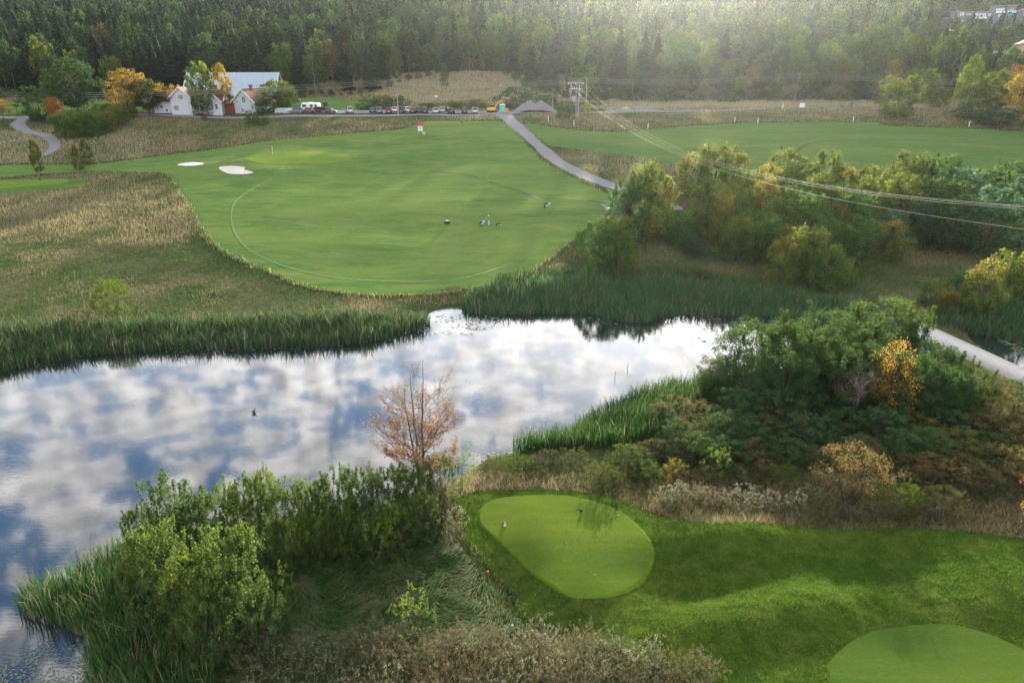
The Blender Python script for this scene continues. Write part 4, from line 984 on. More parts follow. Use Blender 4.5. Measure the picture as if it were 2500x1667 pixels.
# --- shrubs on the near left bank
g5 = 'shrubs along the near left bank of the pond'
for px, py, top, wp, M, lb in [(345,1320,1165,105,NEARS[1],'leftmost yellow-green shrub behind the reeds'),(412,1300,1095,135,NEARS[3],'tall dark green shrub at the left of the bank row'),(470,1290,1125,120,NEARS[0],'green shrub second in the bank row'),(528,1285,1115,120,NEARS[2],'green shrub third in the bank row'),
        (585,1270,1100,110,NEARS[1],'yellowish shrub with upright shoots left of the yellow one'),(628,1262,1082,90,NEARS[2],'yellow-leaved shrub with upright shoots in the bank row'),(680,1262,1110,115,NEARS[0],'green shrub right of the yellow-leaved one'),(735,1245,1095,110,NEARS[1],'olive shrub in the middle of the bank row'),
        (785,1235,1078,115,NEARS[3],'tall green shrub in the middle of the bank row'),(842,1225,1085,110,NEARS[0],'green shrub left of the orange tree'),(900,1220,1085,120,NEARS[3],'dense green shrub at the foot of the orange tree'),(955,1205,1078,120,NEARS[0],'bright green shrub right under the orange tree'),
        (1015,1180,1060,90,NEARS[0],'green shrub right of the orange tree'),(1062,1130,1020,62,SPARSE[0],'thin light green sapling at the water right of the orange tree'),(870,1262,1150,110,NEARS[3],'grey-green shrub in front of the bank row'),(945,1255,1160,100,NEARD[2],'shaded shrub in front of the orange tree'),
        (395,1430,1215,150,NEARS[1],'yellow-green shrub at the left of the front clump'),(470,1470,1275,150,NEARS[2],'leafy shrub in the middle of the front clump'),(560,1440,1215,165,NEARS[1],'largest yellow-green shrub of the front clump'),(600,1500,1330,130,NEARS[0],'lower right shrub of the front clump'),
        (505,1530,1370,130,NEARS[0],'lowest shrub of the front clump'),(640,1420,1300,90,SPARSE[0],'small loose shrub at the right of the front clump'),(430,1345,1195,130,NEARD[0],'dark shrub in the gap behind the front clump'),(530,1350,1200,140,NEARD[0],'dark shrub behind the largest front shrub'),(620,1335,1190,110,NEARS[3],'dark green shrub behind the front clump at its right'),(690,1305,1180,110,NEARS[2],'yellow-green shrub in the second rank left of the little sapling'),(745,1285,1165,100,NEARS[0],'green shrub in the second rank behind the little sapling'),(800,1262,1140,100,NEARS[1],'olive shrub in the second rank left of the pale green sapling'),(855,1290,1185,85,NEARS[0],'low green shrub right behind the pale green sapling'),(915,1285,1175,95,NEARS[2],'loose green shrub in the second rank below the orange tree'),(975,1262,1150,90,NEARS[1],'olive shrub in the second rank at the right end'),(330,1375,1240,100,NEARS[2],'low yellow-green shrub between the reeds and the front clump')]:
    bank(px, py, top, wp, M, lb, 1.0, 'bank_shrub', 'bush', g5, (1.1, 1.1, 1.1))
for px, py, top, wp, M, lb in [(880,1312,1203,80,SPARSE[1],'pale green sapling in the grass below the bank shrubs'),(797,1292,1243,52,SPARSE[1],'little sapling left of the pale green one'),(957,1462,1366,96,SPARSE[0],'sparse yellow-green sapling in the grass near the bottom')]:
    bank(px, py, top, wp, M, lb, 1.1, 'sapling', 'bush', None, (1.4, 1.4, 1.3))
plant('low_bush', NEARS[2], 262, 726, 80, 82, 'lone round yellow-green bush on the meadow above the reeds', tint=(1.25, 1.25, 1))

# --- trees by the farm and the left path
for a in [('round_tree',ROUNDT[0],178,262,114,102,'big dark green round tree left of the farm'),('round_tree',BUSHY[0],95,278,74,74,'bushy green tree at the bend of the left path'),('autumn_tree',MAPLE[1],132,282,56,34,'small bright orange tree right of the bushy green one'),
          ('autumn_tree',RUSTY[0],8,276,44,44,'orange-red young tree at the left edge'),('round_tree',ROUNDT[0],345,264,76,66,'dark green tree between the golden maple and the farmhouse'),
          ('autumn_tree',RUSTY[0],372,262,66,58,'brown-orange tree before the left end of the farmhouse'),('autumn_tree',MAPLE[1],425,240,48,40,'small yellow tree behind the farmhouse roof',(.9,1,1)),('autumn_tree',RUSTY[0],397,264,62,40,'thin purple-brown tree before the farmhouse gable'),('birch_tree',BIRCHM[1],462,264,118,70,'tall grey-green birch in front of the farmhouse'),
          ('autumn_tree',BIRCHM[0],517,260,104,46,'narrow yellow tree between the birch and the grey house'),('autumn_tree',MAPLE[1],434,240,48,36,'small yellow tree behind the farmhouse roof'),('round_tree',ROUNDT[1],642,264,80,82,'round olive tree right of the grey house'),('round_tree',BUSHY[0],612,264,42,46,'dark low tree at the right corner of the grey house')]:
    pass
BACK = {'round olive tree right of the grey house': 205, 'dark low tree at the right corner of the grey house': 204, 'small yellow tree behind the farmhouse roof': 232}
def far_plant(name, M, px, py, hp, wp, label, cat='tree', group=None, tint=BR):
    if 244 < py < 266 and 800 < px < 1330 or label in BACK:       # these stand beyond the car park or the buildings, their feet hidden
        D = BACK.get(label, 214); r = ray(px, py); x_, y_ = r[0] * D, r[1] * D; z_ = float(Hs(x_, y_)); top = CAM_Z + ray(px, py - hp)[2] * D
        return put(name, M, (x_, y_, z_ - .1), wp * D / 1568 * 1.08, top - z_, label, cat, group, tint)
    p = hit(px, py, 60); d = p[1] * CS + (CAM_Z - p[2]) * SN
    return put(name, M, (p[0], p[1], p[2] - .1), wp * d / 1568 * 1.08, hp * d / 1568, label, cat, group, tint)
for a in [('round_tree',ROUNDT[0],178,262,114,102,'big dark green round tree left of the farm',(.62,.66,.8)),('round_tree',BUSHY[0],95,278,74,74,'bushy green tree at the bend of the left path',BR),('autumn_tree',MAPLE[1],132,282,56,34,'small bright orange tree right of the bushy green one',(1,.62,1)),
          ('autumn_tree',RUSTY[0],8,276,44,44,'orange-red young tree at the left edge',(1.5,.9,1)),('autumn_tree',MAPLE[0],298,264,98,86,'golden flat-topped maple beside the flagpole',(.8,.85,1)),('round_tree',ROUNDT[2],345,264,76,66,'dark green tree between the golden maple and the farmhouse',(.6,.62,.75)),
          ('autumn_tree',RUSTY[0],372,262,66,58,'brown-orange tree before the left end of the farmhouse',BR),('autumn_tree',RUSTY[0],408,262,62,40,'thin purple-brown tree before the farmhouse gable',(1,.8,1.3)),('birch_tree',BIRCHM[1],470,265,118,72,'tall grey-green birch in front of the farmhouse',(1.2,1.2,1.4)),
          ('autumn_tree',BIRCHM[0],517,261,105,48,'narrow yellow tree between the birch and the grey house',(2.6,1.35,1)),('round_tree',ROUNDT[1],642,265,80,82,'round olive tree right of the grey house',BR),('round_tree',BUSHY[0],612,266,42,46,'dark low tree at the right corner of the grey house',BR),
          ('birch_tree',BIRCHM[0],92,402,76,30,'slim young birch standing alone beside the left tee',(.9,.8,1)),('birch_tree',CONEB[0],181,392,62,24,'paler of the two slim birches below the left path',(1.1,1,1)),('birch_tree',CONEB[0],203,378,60,30,'greener of the two slim birches below the left path',BR),
          ('round_tree',BUSHY[0],850,262,46,60,'dark bush behind the left end of the car park',BR),('round_tree',WILLOW[2],880,256,38,40,'yellow-green bush behind the left end of the car park',BR),('round_tree',WILLOW[1],915,256,36,42,'blue-green bush behind the telephone pole',BR),
          ('birch_tree',BIRCHM[1],1022,207,60,22,'lone slim birch on the dry hillock',(.9,1,1)),('round_tree',WILLOW[0],985,262,26,40,'small green bush behind the white hatchback',BR),('round_tree',WILLOW[3],1052,262,30,44,'olive bush behind the parked cars right of centre',BR),
          ('round_tree',ORANGEY[0],1092,262,36,56,'yellow-brown bush behind the last parked cars',BR),('round_tree',BUSHY[1],1190,262,62,90,'broad dark bush behind the gravel heap',BR),('round_tree',BUSHY[1],1255,258,40,60,'dark bush behind the right end of the gravel heap',BR),('round_tree',BUSHY[2],1299,272,40,40,'olive bush left of the transformer pole',BR),
          ('autumn_tree',CONEB[0],1348,264,32,17,'small bright yellow tree right of the transformer pole',(2.4,2.1,.8)),('autumn_tree',CONEB[0],1806,251,19,8,'tiny bright yellow tree beside the road',(4.2,2.6,.6)),
          ('round_tree',WILLOW[3],2055,270,88,84,'large olive willow beside the road at the right',(1.2,1.15,1)),('birch_tree',BIRCHM[1],2122,252,90,52,'light green birch behind the large olive willow',(1.2,1.2,1)),('birch_tree',BIRCHM[0],2212,266,126,62,'tall yellow-green birch right of the road',(1.1,1.1,1)),
          ('round_tree',ROUNDT[1],2282,262,92,74,'dark olive tree right of the tall yellow birch',BR),('autumn_tree',RUSTY[0],2322,240,84,52,'rust-brown tree below the tan house',(1,.7,1)),('autumn_tree',MAPLE[0],2350,290,122,84,'yellow maple cut by the right edge',(.8,.9,1)),('round_tree',BUSHY[0],2230,275,38,70,'dark bush at the foot of the tall yellow birch',BR),
          ('round_tree',BUSHY[1],2290,290,40,90,'dark bush below the yellow maple',BR),('round_tree',BUSHY[2],2155,248,30,34,'small bush between the two right birches',BR),
          ('low_bush',BUSHY[2],580,282,28,30,'small bush on the bank below the grey house',BR),('low_bush',BUSHY[2],606,284,18,24,'smaller bush beside the one below the grey house',BR),('low_bush',BUSHY[0],470,264,16,44,'low dark shrub against the farmhouse wall',(.7,.7,.7)),('low_bush',BUSHY[0],482,264,18,18,'round clipped shrub in front of the farmhouse',(.5,.6,.6)),
          ('low_bush',BUSHY[2],305,272,30,22,'yellowish bush at the foot of the flagpole',(1.2,1.1,1)),('low_bush',ORANGEY[1],470,278,18,14,'tiny orange bush on the bank below the farmhouse',(1.2,.7,.8))]:
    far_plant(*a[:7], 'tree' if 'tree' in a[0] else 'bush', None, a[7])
for px, py, hp, wp in [(150,316,50,50),(180,318,55,50),(212,314,52,50),(245,304,46,50),(272,290,44,44),(165,300,45,46),(200,292,46,46),(236,284,42,44),(268,276,36,40)]:
    far_plant('willow_bush', [WILLOW[0], WILLOW[3], WILLOW[2]][(px // 7) % 3], px, py, hp, wp, 'green willow of the hedge-like clump right of the left path', 'bush', 'willow clump right of the left path', (1.2, 1.2, 1))
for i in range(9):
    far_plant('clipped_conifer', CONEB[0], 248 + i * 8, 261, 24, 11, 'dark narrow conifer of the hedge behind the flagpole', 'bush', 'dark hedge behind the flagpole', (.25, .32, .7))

# --- the bare orange tree, every branch built
def bare_tree(name, base, Hh, label, seed, leafcols, nleaf, spread=.5, tint=(.20, .165, .14), depth=5, cat='tree', lsize=.13, hole=.72):
    rng = np.random.default_rng(seed); paths = []; tips = []
    def grow(p, d, L, r, lv):
        k = 4; P = [p]; dd = d.copy()
        for i in range(k):
            dd = dd + rng.normal(0, .13, 3) + np.array([0, 0, .05]); dd /= np.linalg.norm(dd); P.append(P[-1] + dd * L / k)
        P = np.array(P); paths.append((P, np.linspace(r, r * .55, k + 1)))
        if lv == 0: tips.extend(P[1:]); return
        if lv <= 2: tips.extend(P[2:])
        nb = 3 if lv > 2 else 4
        for j in range(nb):
            a = rng.uniform(0, 6.3); s_ = rng.uniform(.35, .8) * (1.1 if lv > 3 else 1); ax = np.array([math.cos(a), math.sin(a), 0]); q = dd + ax * s_; q /= np.linalg.norm(q)
            b = P[rng.integers(2, k + 1)]; grow(b, q, L * rng.uniform(.62, .82), r * .52, lv - 1)
    for s in range(3):
        a = s * 2.1 + .4; grow(np.array([0., 0, -.1]), np.array([math.cos(a) * .2, math.sin(a) * .2, 1.0]), Hh * .30, Hh * .017, depth)
    V, F_ = tubes(paths, 4); mx_ = V[:, 2].max(); s = Hh / mx_; V = V * s
    o = empty(name, base, 0, label, cat)
    obj_np('trunk', V, F_, BARK, np.tile(tint, (len(V), 1)), o, True)
    if nleaf:
        tp = np.array(tips) * s; wgt = np.clip(1.25 - tp[:, 2] / Hh, .08, 1) * (.3 + np.hypot(tp[:, 0], tp[:, 1]) / (Hh * .3)); wgt = np.where(tp[:, 2] / Hh > hole, wgt * .25, wgt)
        k = rng.choice(len(tp), nleaf, p=wgt / wgt.sum()); Pl = tp[k] + rng.normal(0, .10, (nleaf, 3))
        c = vary(rng, nleaf, leafcols, .25); V, F_ = leaf_quads(rng, Pl, lsize, .3, .7); oc = obj_np('crown', V, F_, LEAF, np.repeat(c, 4, 0), o)
    return o
def oval_tree(name, base, Hh, Wd, label, seed, leafcols, nleaf, lsize, tint=(.12, .10, .09)):
    rng = np.random.default_rng(seed); paths = []; tips = []
    env = lambda z: Wd * .5 * max(0., 1 - ((z / Hh - .42) / .60) ** 2) ** .5
    lead = []
    for s in range(4):
        a = s * 1.6 + .3; k = 9; t = np.linspace(0, 1, k); z = -.2 + Hh * (.95 - .07 * s) * t; o_ = .13 * Wd * t ** 1.3
        P = np.c_[np.cos(a) * o_ + np.cumsum(rng.normal(0, .07, k)), np.sin(a) * o_ + np.cumsum(rng.normal(0, .07, k)), z]; P[0, :2] = rng.normal(0, .08, 2)
        lead.append(P); paths.append((P, np.linspace(.15, .012, k)))
    def limb(b, e, r, lv):
        m1 = b + (e - b) * .4 + rng.normal(0, .05, 3) * np.linalg.norm(e - b); m1[2] -= .04 * np.linalg.norm(e - b); m2 = b + (e - b) * .75 + rng.normal(0, .04, 3) * np.linalg.norm(e - b)
        P = np.array([b, m1, m2, e]); paths.append((P, np.array([r, r * .75, r * .5, r * .25])))
        L = np.linalg.norm(e - b); d = (e - b) / L
        if lv == 0: tips.extend([e, m2, m1]); return
        for j in range(8 if lv == 2 else 5):
            t = rng.uniform(.25, 1.0); q = b + (e - b) * t; dd = d + rng.normal(0, .55, 3) + np.array([0, 0, .40]); dd /= np.linalg.norm(dd); l = L * rng.uniform(.28, .5) * (1.15 - .4 * t)
            limb(q, q + dd * l, r * .42, lv - 1)
    for i in range(60):
        P = lead[i % 4]; t = .12 + .8 * rng.random() ** .9; z = P[-1, 2] * t; b = np.array([np.interp(z, P[:, 2], P[:, j]) for j in range(3)]); a = i * 2.4 + rng.normal(0, .4)
        r = env(z + 1.0) * rng.uniform(.75, 1.05); e = np.array([math.cos(a) * r, math.sin(a) * r, min(Hh * .99, z + r * rng.uniform(.45, 1.0))]); limb(b, e, .05 * (1.15 - t), 2)
    V, F_ = tubes(paths, 3); o = empty(name, base, 0, label, 'tree'); obj_np('trunk', V, F_, BARK, np.tile(tint, (len(V), 1)), o, True)
    tp = np.array(tips); zz_ = tp[:, 2] / Hh; rr_ = np.hypot(tp[:, 0], tp[:, 1]) / np.array([max(env(v), .3) for v in tp[:, 2]])
    wgt = np.clip(1.12 - zz_, .06, 1) ** 1.2 * (.25 + rr_ ** 2); wgt = np.where(zz_ > .70, wgt * .15, wgt); k = rng.choice(len(tp), nleaf, p=wgt / wgt.sum())
    Pl = tp[k] + rng.normal(0, .09, (nleaf, 3)); c = vary(rng, nleaf, leafcols, .25); c = np.where((Pl[:, 2:3] / Hh > .5), c * np.array([.95, 1.05, 1.0]), c)
    V, F_ = leaf_quads(rng, Pl, lsize, .3, .7); obj_np('crown', V, F_, LEAF, np.repeat(c, 4, 0), o); return o
p = at_z(968, 1150, .8); p[2] = float(Hs(p[0], p[1]))
oval_tree('autumn_tree', p, 11.8, 5.7, 'half-bare tree with orange-pink leaves rising in front of the pond', 4, [(.22, .11, .07), (.24, .14, .08), (.20, .085, .07), (.24, .16, .08)], 10500, .10)
p = at_z(1650, 915, .8); p[2] = float(Hs(p[0], p[1]))
bare_tree('dead_shrub', p, 5.2, 'bare grey branches in front of the glittering pond', 9, None, 0, depth=4, cat='bush')
p = at_z(1950, 985, 1.2); p[2] = float(Hs(p[0], p[1]))
bare_tree('bare_shrub', p, 6.0, 'bare pinkish shrub with reddish leaves left of the golden maple', 12, [(.28, .07, .05), (.22, .06, .05)], 1500, tint=(.30, .26, .26), depth=4, cat='bush')

# ------------------------------------------------------------------ forest on the slope
def spruce_np(rng, lv=15, nb=9, W=.30, low=.10):
    V = []; c = []
    for i in range(lv):
        t = i / (lv - 1); z = low + (1 - low) * t ** .93; Rr = W * .5 * (1 - t) ** .85 + .008
        for j in range(nb if t < .8 else 6):
            a = rng.uniform(0, 6.28); r = Rr * rng.uniform(.65, 1.15); zz = z + rng.normal(0, .012); w_ = .35 * r + .012
            ca, sa = math.cos(a), math.sin(a); dr = .30 * r + .02
            A_ = (-sa * w_ * .5 * .2, ca * w_ * .5 * .2, zz + .02); 
            V += [(ca * .01, sa * .01, zz + .025), (ca * r * .6 - sa * w_, sa * r * .6 + ca * w_, zz - dr * .6), (ca * r, sa * r, zz - dr * .6 + .01), (ca * r * .6 + sa * w_, sa * r * .6 - ca * w_, zz - dr * .7)]
            c.append(rng.uniform(.75, 1.25))
    V = np.array(V); n = len(V) // 4; col = vary(rng, n, [(.024, .058, .028), (.030, .070, .032), (.020, .048, .026)], .2) * np.array(c)[:, None]
    return V, np.arange(4 * n).reshape(n, 4), np.repeat(col, 4, 0)
def tree_set(kind, i):
    rng = np.random.default_rng(500 + i * 7 + len(kind))
    if kind == 'spruce':
        V, F_, c = spruce_np(rng, 19, 14, .36 + .05 * (i % 3)); C = np.array([[0, 0, .9]])
        tr = tubes([(np.array([[0, 0, -.03], [0, 0, .5], [0, 0, .98]]), np.array([.011, .007, .002]))], 4); bk = (.10, .085, .07)
    elif kind == 'birch':
        V, F_, c, C = crown_np(rng, ['birch', 'birch', 'highbirch'][i % 3], 70, 2600, .085, .058, [GREEN_L, OLIVE[:1] + GREEN_L, GREEN_L + BLUEG][i % 3], [OLIVE + GREEN_L, YGRN[:1] + OLIVE + GREEN_L, GREEN_L][i % 3], lump=.35, spires=3, tipstart=.80)
        V = V * np.array([.52, .52, 1]); C = C * np.array([.52, .52, 1]); tr = trunk_np(rng, C, r0=.0085, top=.93, nlimb=10, wander=.008); bk = (.26, .25, .23)
    elif kind == 'pine':
        V, F_, c, C = crown_np(rng, 'pine', 50, 1700, .10, .055, DEEP + BLUEG[:1], DEEP + OLIVE[:1], lump=.4); V = V * np.array([.5, .5, 1]); C = C * np.array([.5, .5, 1])
        tr = trunk_np(rng, C, r0=.010, top=.9, nlimb=12, wander=.006); bk = (.20, .11, .07)
    else:
        V, F_, c, C = crown_np(rng, 'round', 60, 2200, .11, .058, [GREEN_L + DEEP, OLIVE][i % 2], [OLIVE, YELL[:1] + OLIVE][i % 2], lump=.4); V = V * np.array([.70, .62, 1]); C = C * np.array([.62, .62, 1])
        tr = trunk_np(rng, C, r0=.011, top=.85, nlimb=12); bk = (.12, .10, .08)
    return (V, F_, c), (tr[0], tr[1], np.tile(bk, (len(tr[0]), 1)))
FS = {k: [tree_set(k, i) for i in range(3)] for k in ('spruce', 'birch', 'pine', 'leafy')}
FM = {k: [(mesh_np(k + '_crown', a[0], a[1], LEAF, a[2]), mesh_np(k + '_trunk', b[0], b[1], BARK, b[2], True)) for a, b in v] for k, v in FS.items()}
rng = np.random.default_rng(321)
def poisson(n, spacing_fn, y0, y1):
    out = []; grid = {}
    for _ in range(n):
        y = math.sqrt(rng.uniform(y0 ** 2, y1 ** 2)); x = rng.uniform(-.86, .86) * y; s = spacing_fn(y); k = (int(x // 8), int(y // 8)); ok = True
        for i in (-1, 0, 1):
            for j in (-1, 0, 1):
                for q in grid.get((k[0] + i, k[1] + j), ()):
                    if (q[0] - x) ** 2 + (q[1] - y) ** 2 < s * s: ok = False; break
                if not ok: break
            if not ok: break
        if ok: grid.setdefault(k, []).append((x, y)); out.append((x, y))
    return np.array(out)
FP = poisson(42000, lambda y: 4.2 + y * .0064, 215, 760)
ey = np.interp(FP[:, 0] / FP[:, 1], EA, ED)
z = Hs(FP[:, 0], FP[:, 1]); vis, fpx, fpy = visible(FP[:, 0], FP[:, 1], z, 60, -400, 400)
HOUSES = [at_d(2262, 60, 420)[:2], at_d(2340, 130, 300)[:2]]
keep = (FP[:, 1] > ey + 1.5) & vis
# openings round the houses on the slope, and a thin line of sight down to them
def gap(cx, cy, r, front): 
    d = np.hypot(FP[:, 0] - cx, FP[:, 1] - cy); a = np.abs(FP[:, 0] / FP[:, 1] - cx / cy); return (d < r) | ((a < .06) & (FP[:, 1] < cy) & (FP[:, 1] > cy - front))
keep &= ~gap(*HOUSES[0], 24, 24) & ~gap(*HOUSES[1], 16, 26)
FP, ey, fpx, fpy, z = FP[keep], ey[keep], fpx[keep], fpy[keep], z[keep]
dep = FP[:, 1] - ey
print('forest trees', len(FP))
kinds = []; 
fn_ = fnoise(FP[:, 0] + 500, FP[:, 1], 60, 13)
for i in range(len(FP)):
    px = fpx[i]; r_ = rng.random(); front = dep[i] < 26
    if px < 620: pb = .16 if not front else .22
    elif px < 1000: pb = .62 if dep[i] < 45 else .22
    elif px < 1350: pb = .60 if dep[i] < 55 else .35
    else: pb = .80 if dep[i] < 75 else .42
    pb += (fn_[i] - .5) * .5
    if r_ < pb: kinds.append('birch' if rng.random() < .72 else 'leafy')
    else: kinds.append('spruce' if rng.random() < (.80 if px < 1300 else .68) else 'pine')
kinds = np.array(kinds)
hts = np.where(kinds == 'spruce', rng.uniform(12, 21, len(FP)), np.where(kinds == 'pine', rng.uniform(14, 19, len(FP)), np.where(kinds == 'birch', rng.uniform(10, 18, len(FP)), rng.uniform(7, 13, len(FP)))))
hts = np.where((dep < 12) & (fpx > 1250), hts * .72, hts); hts *= np.where(fpx < 700, 1.2, 1.15)
for h_ in HOUSES:
    w_ = (np.abs(FP[:, 0] / FP[:, 1] - h_[0] / h_[1]) < .075) & (FP[:, 1] > h_[1] - 150) & (FP[:, 1] < h_[1] + 10); hts = np.where(w_, hts * .68, hts)
# the 250 of each sort that show largest stand as trees of their own
own = np.zeros(len(FP), bool)
for k in ('spruce', 'birch', 'leafy', 'pine'):
    i = np.where(kinds == k)[0]; o = i[np.argsort(FP[i, 1] + dep[i] * 1.5)][:{'spruce': 270, 'birch': 290, 'leafy': 200, 'pine': 120}[k]]; own[o] = True
TL = {'spruce': ('dark spruce', 'spruce_tree'), 'birch': ('slender birch', 'birch_tree'), 'leafy': ('round leafy tree', 'leafy_tree'), 'pine': ('tall bare-trunked pine', 'pine_tree')}
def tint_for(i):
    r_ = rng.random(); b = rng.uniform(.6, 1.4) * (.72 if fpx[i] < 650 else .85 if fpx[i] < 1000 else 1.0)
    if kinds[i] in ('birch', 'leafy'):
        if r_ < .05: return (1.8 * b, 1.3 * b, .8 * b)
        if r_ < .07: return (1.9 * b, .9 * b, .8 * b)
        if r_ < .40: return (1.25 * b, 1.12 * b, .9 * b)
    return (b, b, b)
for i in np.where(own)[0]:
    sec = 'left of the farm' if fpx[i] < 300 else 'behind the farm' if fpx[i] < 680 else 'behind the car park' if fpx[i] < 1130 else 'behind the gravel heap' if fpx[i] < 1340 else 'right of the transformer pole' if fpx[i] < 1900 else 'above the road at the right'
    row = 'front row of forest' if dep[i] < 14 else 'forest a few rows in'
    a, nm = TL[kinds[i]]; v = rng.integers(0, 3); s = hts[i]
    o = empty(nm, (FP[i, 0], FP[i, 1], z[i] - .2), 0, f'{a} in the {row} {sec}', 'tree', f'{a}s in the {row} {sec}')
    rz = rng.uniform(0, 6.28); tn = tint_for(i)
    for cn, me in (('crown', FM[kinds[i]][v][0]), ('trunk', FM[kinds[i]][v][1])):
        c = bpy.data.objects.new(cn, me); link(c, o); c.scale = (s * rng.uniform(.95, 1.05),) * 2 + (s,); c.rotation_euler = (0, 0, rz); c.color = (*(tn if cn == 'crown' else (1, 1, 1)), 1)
VV = []; FF = []; CC = []; off = 0
VB = []; FB = []; CB = []; offb = 0
for i in np.where(~own)[0]:
    (V, F_, c), (V2, F2, c2) = FS[kinds[i]][rng.integers(0, 3)]; s = hts[i]; a = rng.uniform(0, 6.28); ca, sa = math.cos(a), math.sin(a)
    far = FP[i, 1] > 380 
    fr_ = {'spruce': .6}.get(kinds[i], .26) if far else {'spruce': 1.0}.get(kinds[i], .5)
    if fr_ < 1:
        m = np.sort(rng.choice(len(F_), int(len(F_) * fr_), replace=False)); sel = F_[m].ravel(); Vt = V[sel]; ct = c[sel]; Ft = np.arange(len(sel)).reshape(-1, 4)
        ctr = Vt.reshape(-1, 4, 3).mean(1, keepdims=True); Vt = (ctr + (Vt.reshape(-1, 4, 3) - ctr) * (fr_ ** -.42)).reshape(-1, 3)
    else: Vt, ct, Ft = V, c, F_
    P_ = np.c_[(Vt[:, 0] * ca - Vt[:, 1] * sa) * s + FP[i, 0], (Vt[:, 0] * sa + Vt[:, 1] * ca) * s + FP[i, 1], Vt[:, 2] * s + z[i]]
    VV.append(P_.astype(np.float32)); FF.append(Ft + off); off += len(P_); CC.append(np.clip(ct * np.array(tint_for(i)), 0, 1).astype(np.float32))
    if not far:
        P_ = np.c_[V2[:, :2] * s + FP[i], V2[:, 2] * s + z[i]]; VB.append(P_); FB.append(F2 + offb); offb += len(P_); CB.append(c2)
o = obj_np('forest', np.concatenate(VV), np.concatenate(FF), LEAF, np.concatenate(CC)); tag(o, 'dense mixed forest of spruce and birch covering the hillside', 'forest', kind='stuff')
if VB: tag(obj_np('tree_trunks', np.concatenate(VB), np.concatenate(FB), BARK, np.concatenate(CB), o), kind='stuff')
del VV, FF, CC
# low scrub along the forest edge
rng = np.random.default_rng(33)
for a in np.linspace(-.80, .80, 120):
    y = np.interp(a, EA, ED) + rng.normal(0, 1.5); x = a * y; s = rng.uniform(2.2, 4.6); px = 1176 + a * 1568 / .95
    if 380 < px < 1130: s *= .6
    put('edge_bush', [BUSHY[0], BUSHY[1], WILLOW[0], BUSHY[2]][rng.integers(0, 4)], (x, y, float(Hs(x, y)) - .1), s * 1.2, s, 'low dark bush at the foot of the forest ' + ('left of the farm' if px < 300 else 'behind the farm' if px < 700 else 'behind the car park' if px < 1150 else 'right of the gravel heap'), 'bush',
        'low bushes at the foot of the forest ' + ('left of the farm' if px < 300 else 'behind the farm' if px < 700 else 'behind the car park' if px < 1150 else 'right of the gravel heap'), tuple(np.array([.8, .85, .9]) * rng.uniform(.8, 1.1)))

# ------------------------------------------------------------------ buildings
def hz(p, dz=0): return (float(p[0]), float(p[1]), float(Hs(p[0], p[1])) + dz)
def window(parent, x, y, z, w_, h_, face='y-', cols=2, rows=2, glass='glass_dark', frame='white_paint', name='window'):
    """frame with its panes; stands proud of a wall facing -y (or +x / -x)"""
    m = MB(); t = .09; dpt = .10
    def bx(a, b, ca, cb, dd, mm):
        if face == 'y-': mm.box((x + a, y - dd, z + b), (ca, dpt, cb))
        elif face == 'x+': mm.box((x + dd, y + a, z + b), (dpt, ca, cb))
        else: mm.box((x - dd, y + a, z + b), (dpt, ca, cb))
    bx(0, h_ / 2, w_, t, .05, m); bx(0, -h_ / 2, w_, t, .05, m)
    for i in range(cols + 1): bx(-w_ / 2 + w_ * i / cols, 0, t, h_ + t, .06, m)
    for i in range(1, rows): bx(0, -h_ / 2 + h_ * i / rows, w_, t * .6, .055, m)
    f = m.obj(name, frame, parent)
    g_ = MB()
    if face == 'y-': g_.box((x, y - .015, z), (w_ - .03, .04, h_ - .03))
    elif face == 'x+': g_.box((x + .015, y, z), (.04, w_ - .03, h_ - .03))
    else: g_.box((x - .015, y, z), (.04, w_ - .03, h_ - .03))
    g_.obj('pane', glass, f); return f
def gable(parent, x0, x1, y0, y1, he, hr, wall, roof, ridge='y', over=.45, rt=.18, names=('wall', 'roof'), barge='white_paint', z0=-.8):
    m = MB()
    if ridge == 'y': m.prism([(x0, z0), (x1, z0), (x1, he), ((x0 + x1) / 2, hr), (x0, he)], y0, y1, 'y')
    else: m.prism([(y0, z0), (y1, z0), (y1, he), ((y0 + y1) / 2, hr), (y0, he)], x0, x1, 'x')
    wl_ = m.obj(names[0], wall, parent)
    a0, a1, b0, b1 = (x0, x1, y0, y1) if ridge == 'y' else (y0, y1, x0, x1)
    mid_ = (a0 + a1) / 2; sl = (hr - he) / ((a1 - a0) / 2); m = MB()
    lo = .02; e0 = he - over * sl
    m.prism([(a0 - over, e0 + lo), (mid_, hr + lo), (a1 + over, e0 + lo), (a1 + over, e0 + lo + rt), (mid_, hr + lo + rt), (a0 - over, e0 + lo + rt)], b0 - over, b1 + over, 'y' if ridge == 'y' else 'x')
    rf = m.obj(names[1], roof, parent)
    m = MB()
    for bb in (b0 - over - .05, b1 + over + .05):
        for s in (-1, 1):
            ea = mid_ + s * ((a1 - a0) / 2 + over)
            A_ = Vector((ea, 0, e0 + lo + .02)); B_ = Vector((mid_, 0, hr + lo + .02)); pr = [(A_.x, A_.z - .12), (B_.x, B_.z - .12), (B_.x, B_.z + .2), (A_.x, A_.z + .2)]
            m.prism(pr, bb - .04, bb + .04, 'y' if ridge == 'y' else 'x')
    m.obj('barge_board', barge, rf)
    return wl_, rf
# white farmhouse
pf = hit(436, 264); d0 = pf[1] * CS + (CAM_Z - pf[2]) * SN; u = d0 / 1568
fh = empty('farmhouse', hz(pf, .1), R(6), 'white wooden farmhouse with a gabled front and dark red roofs behind the birch', 'house')
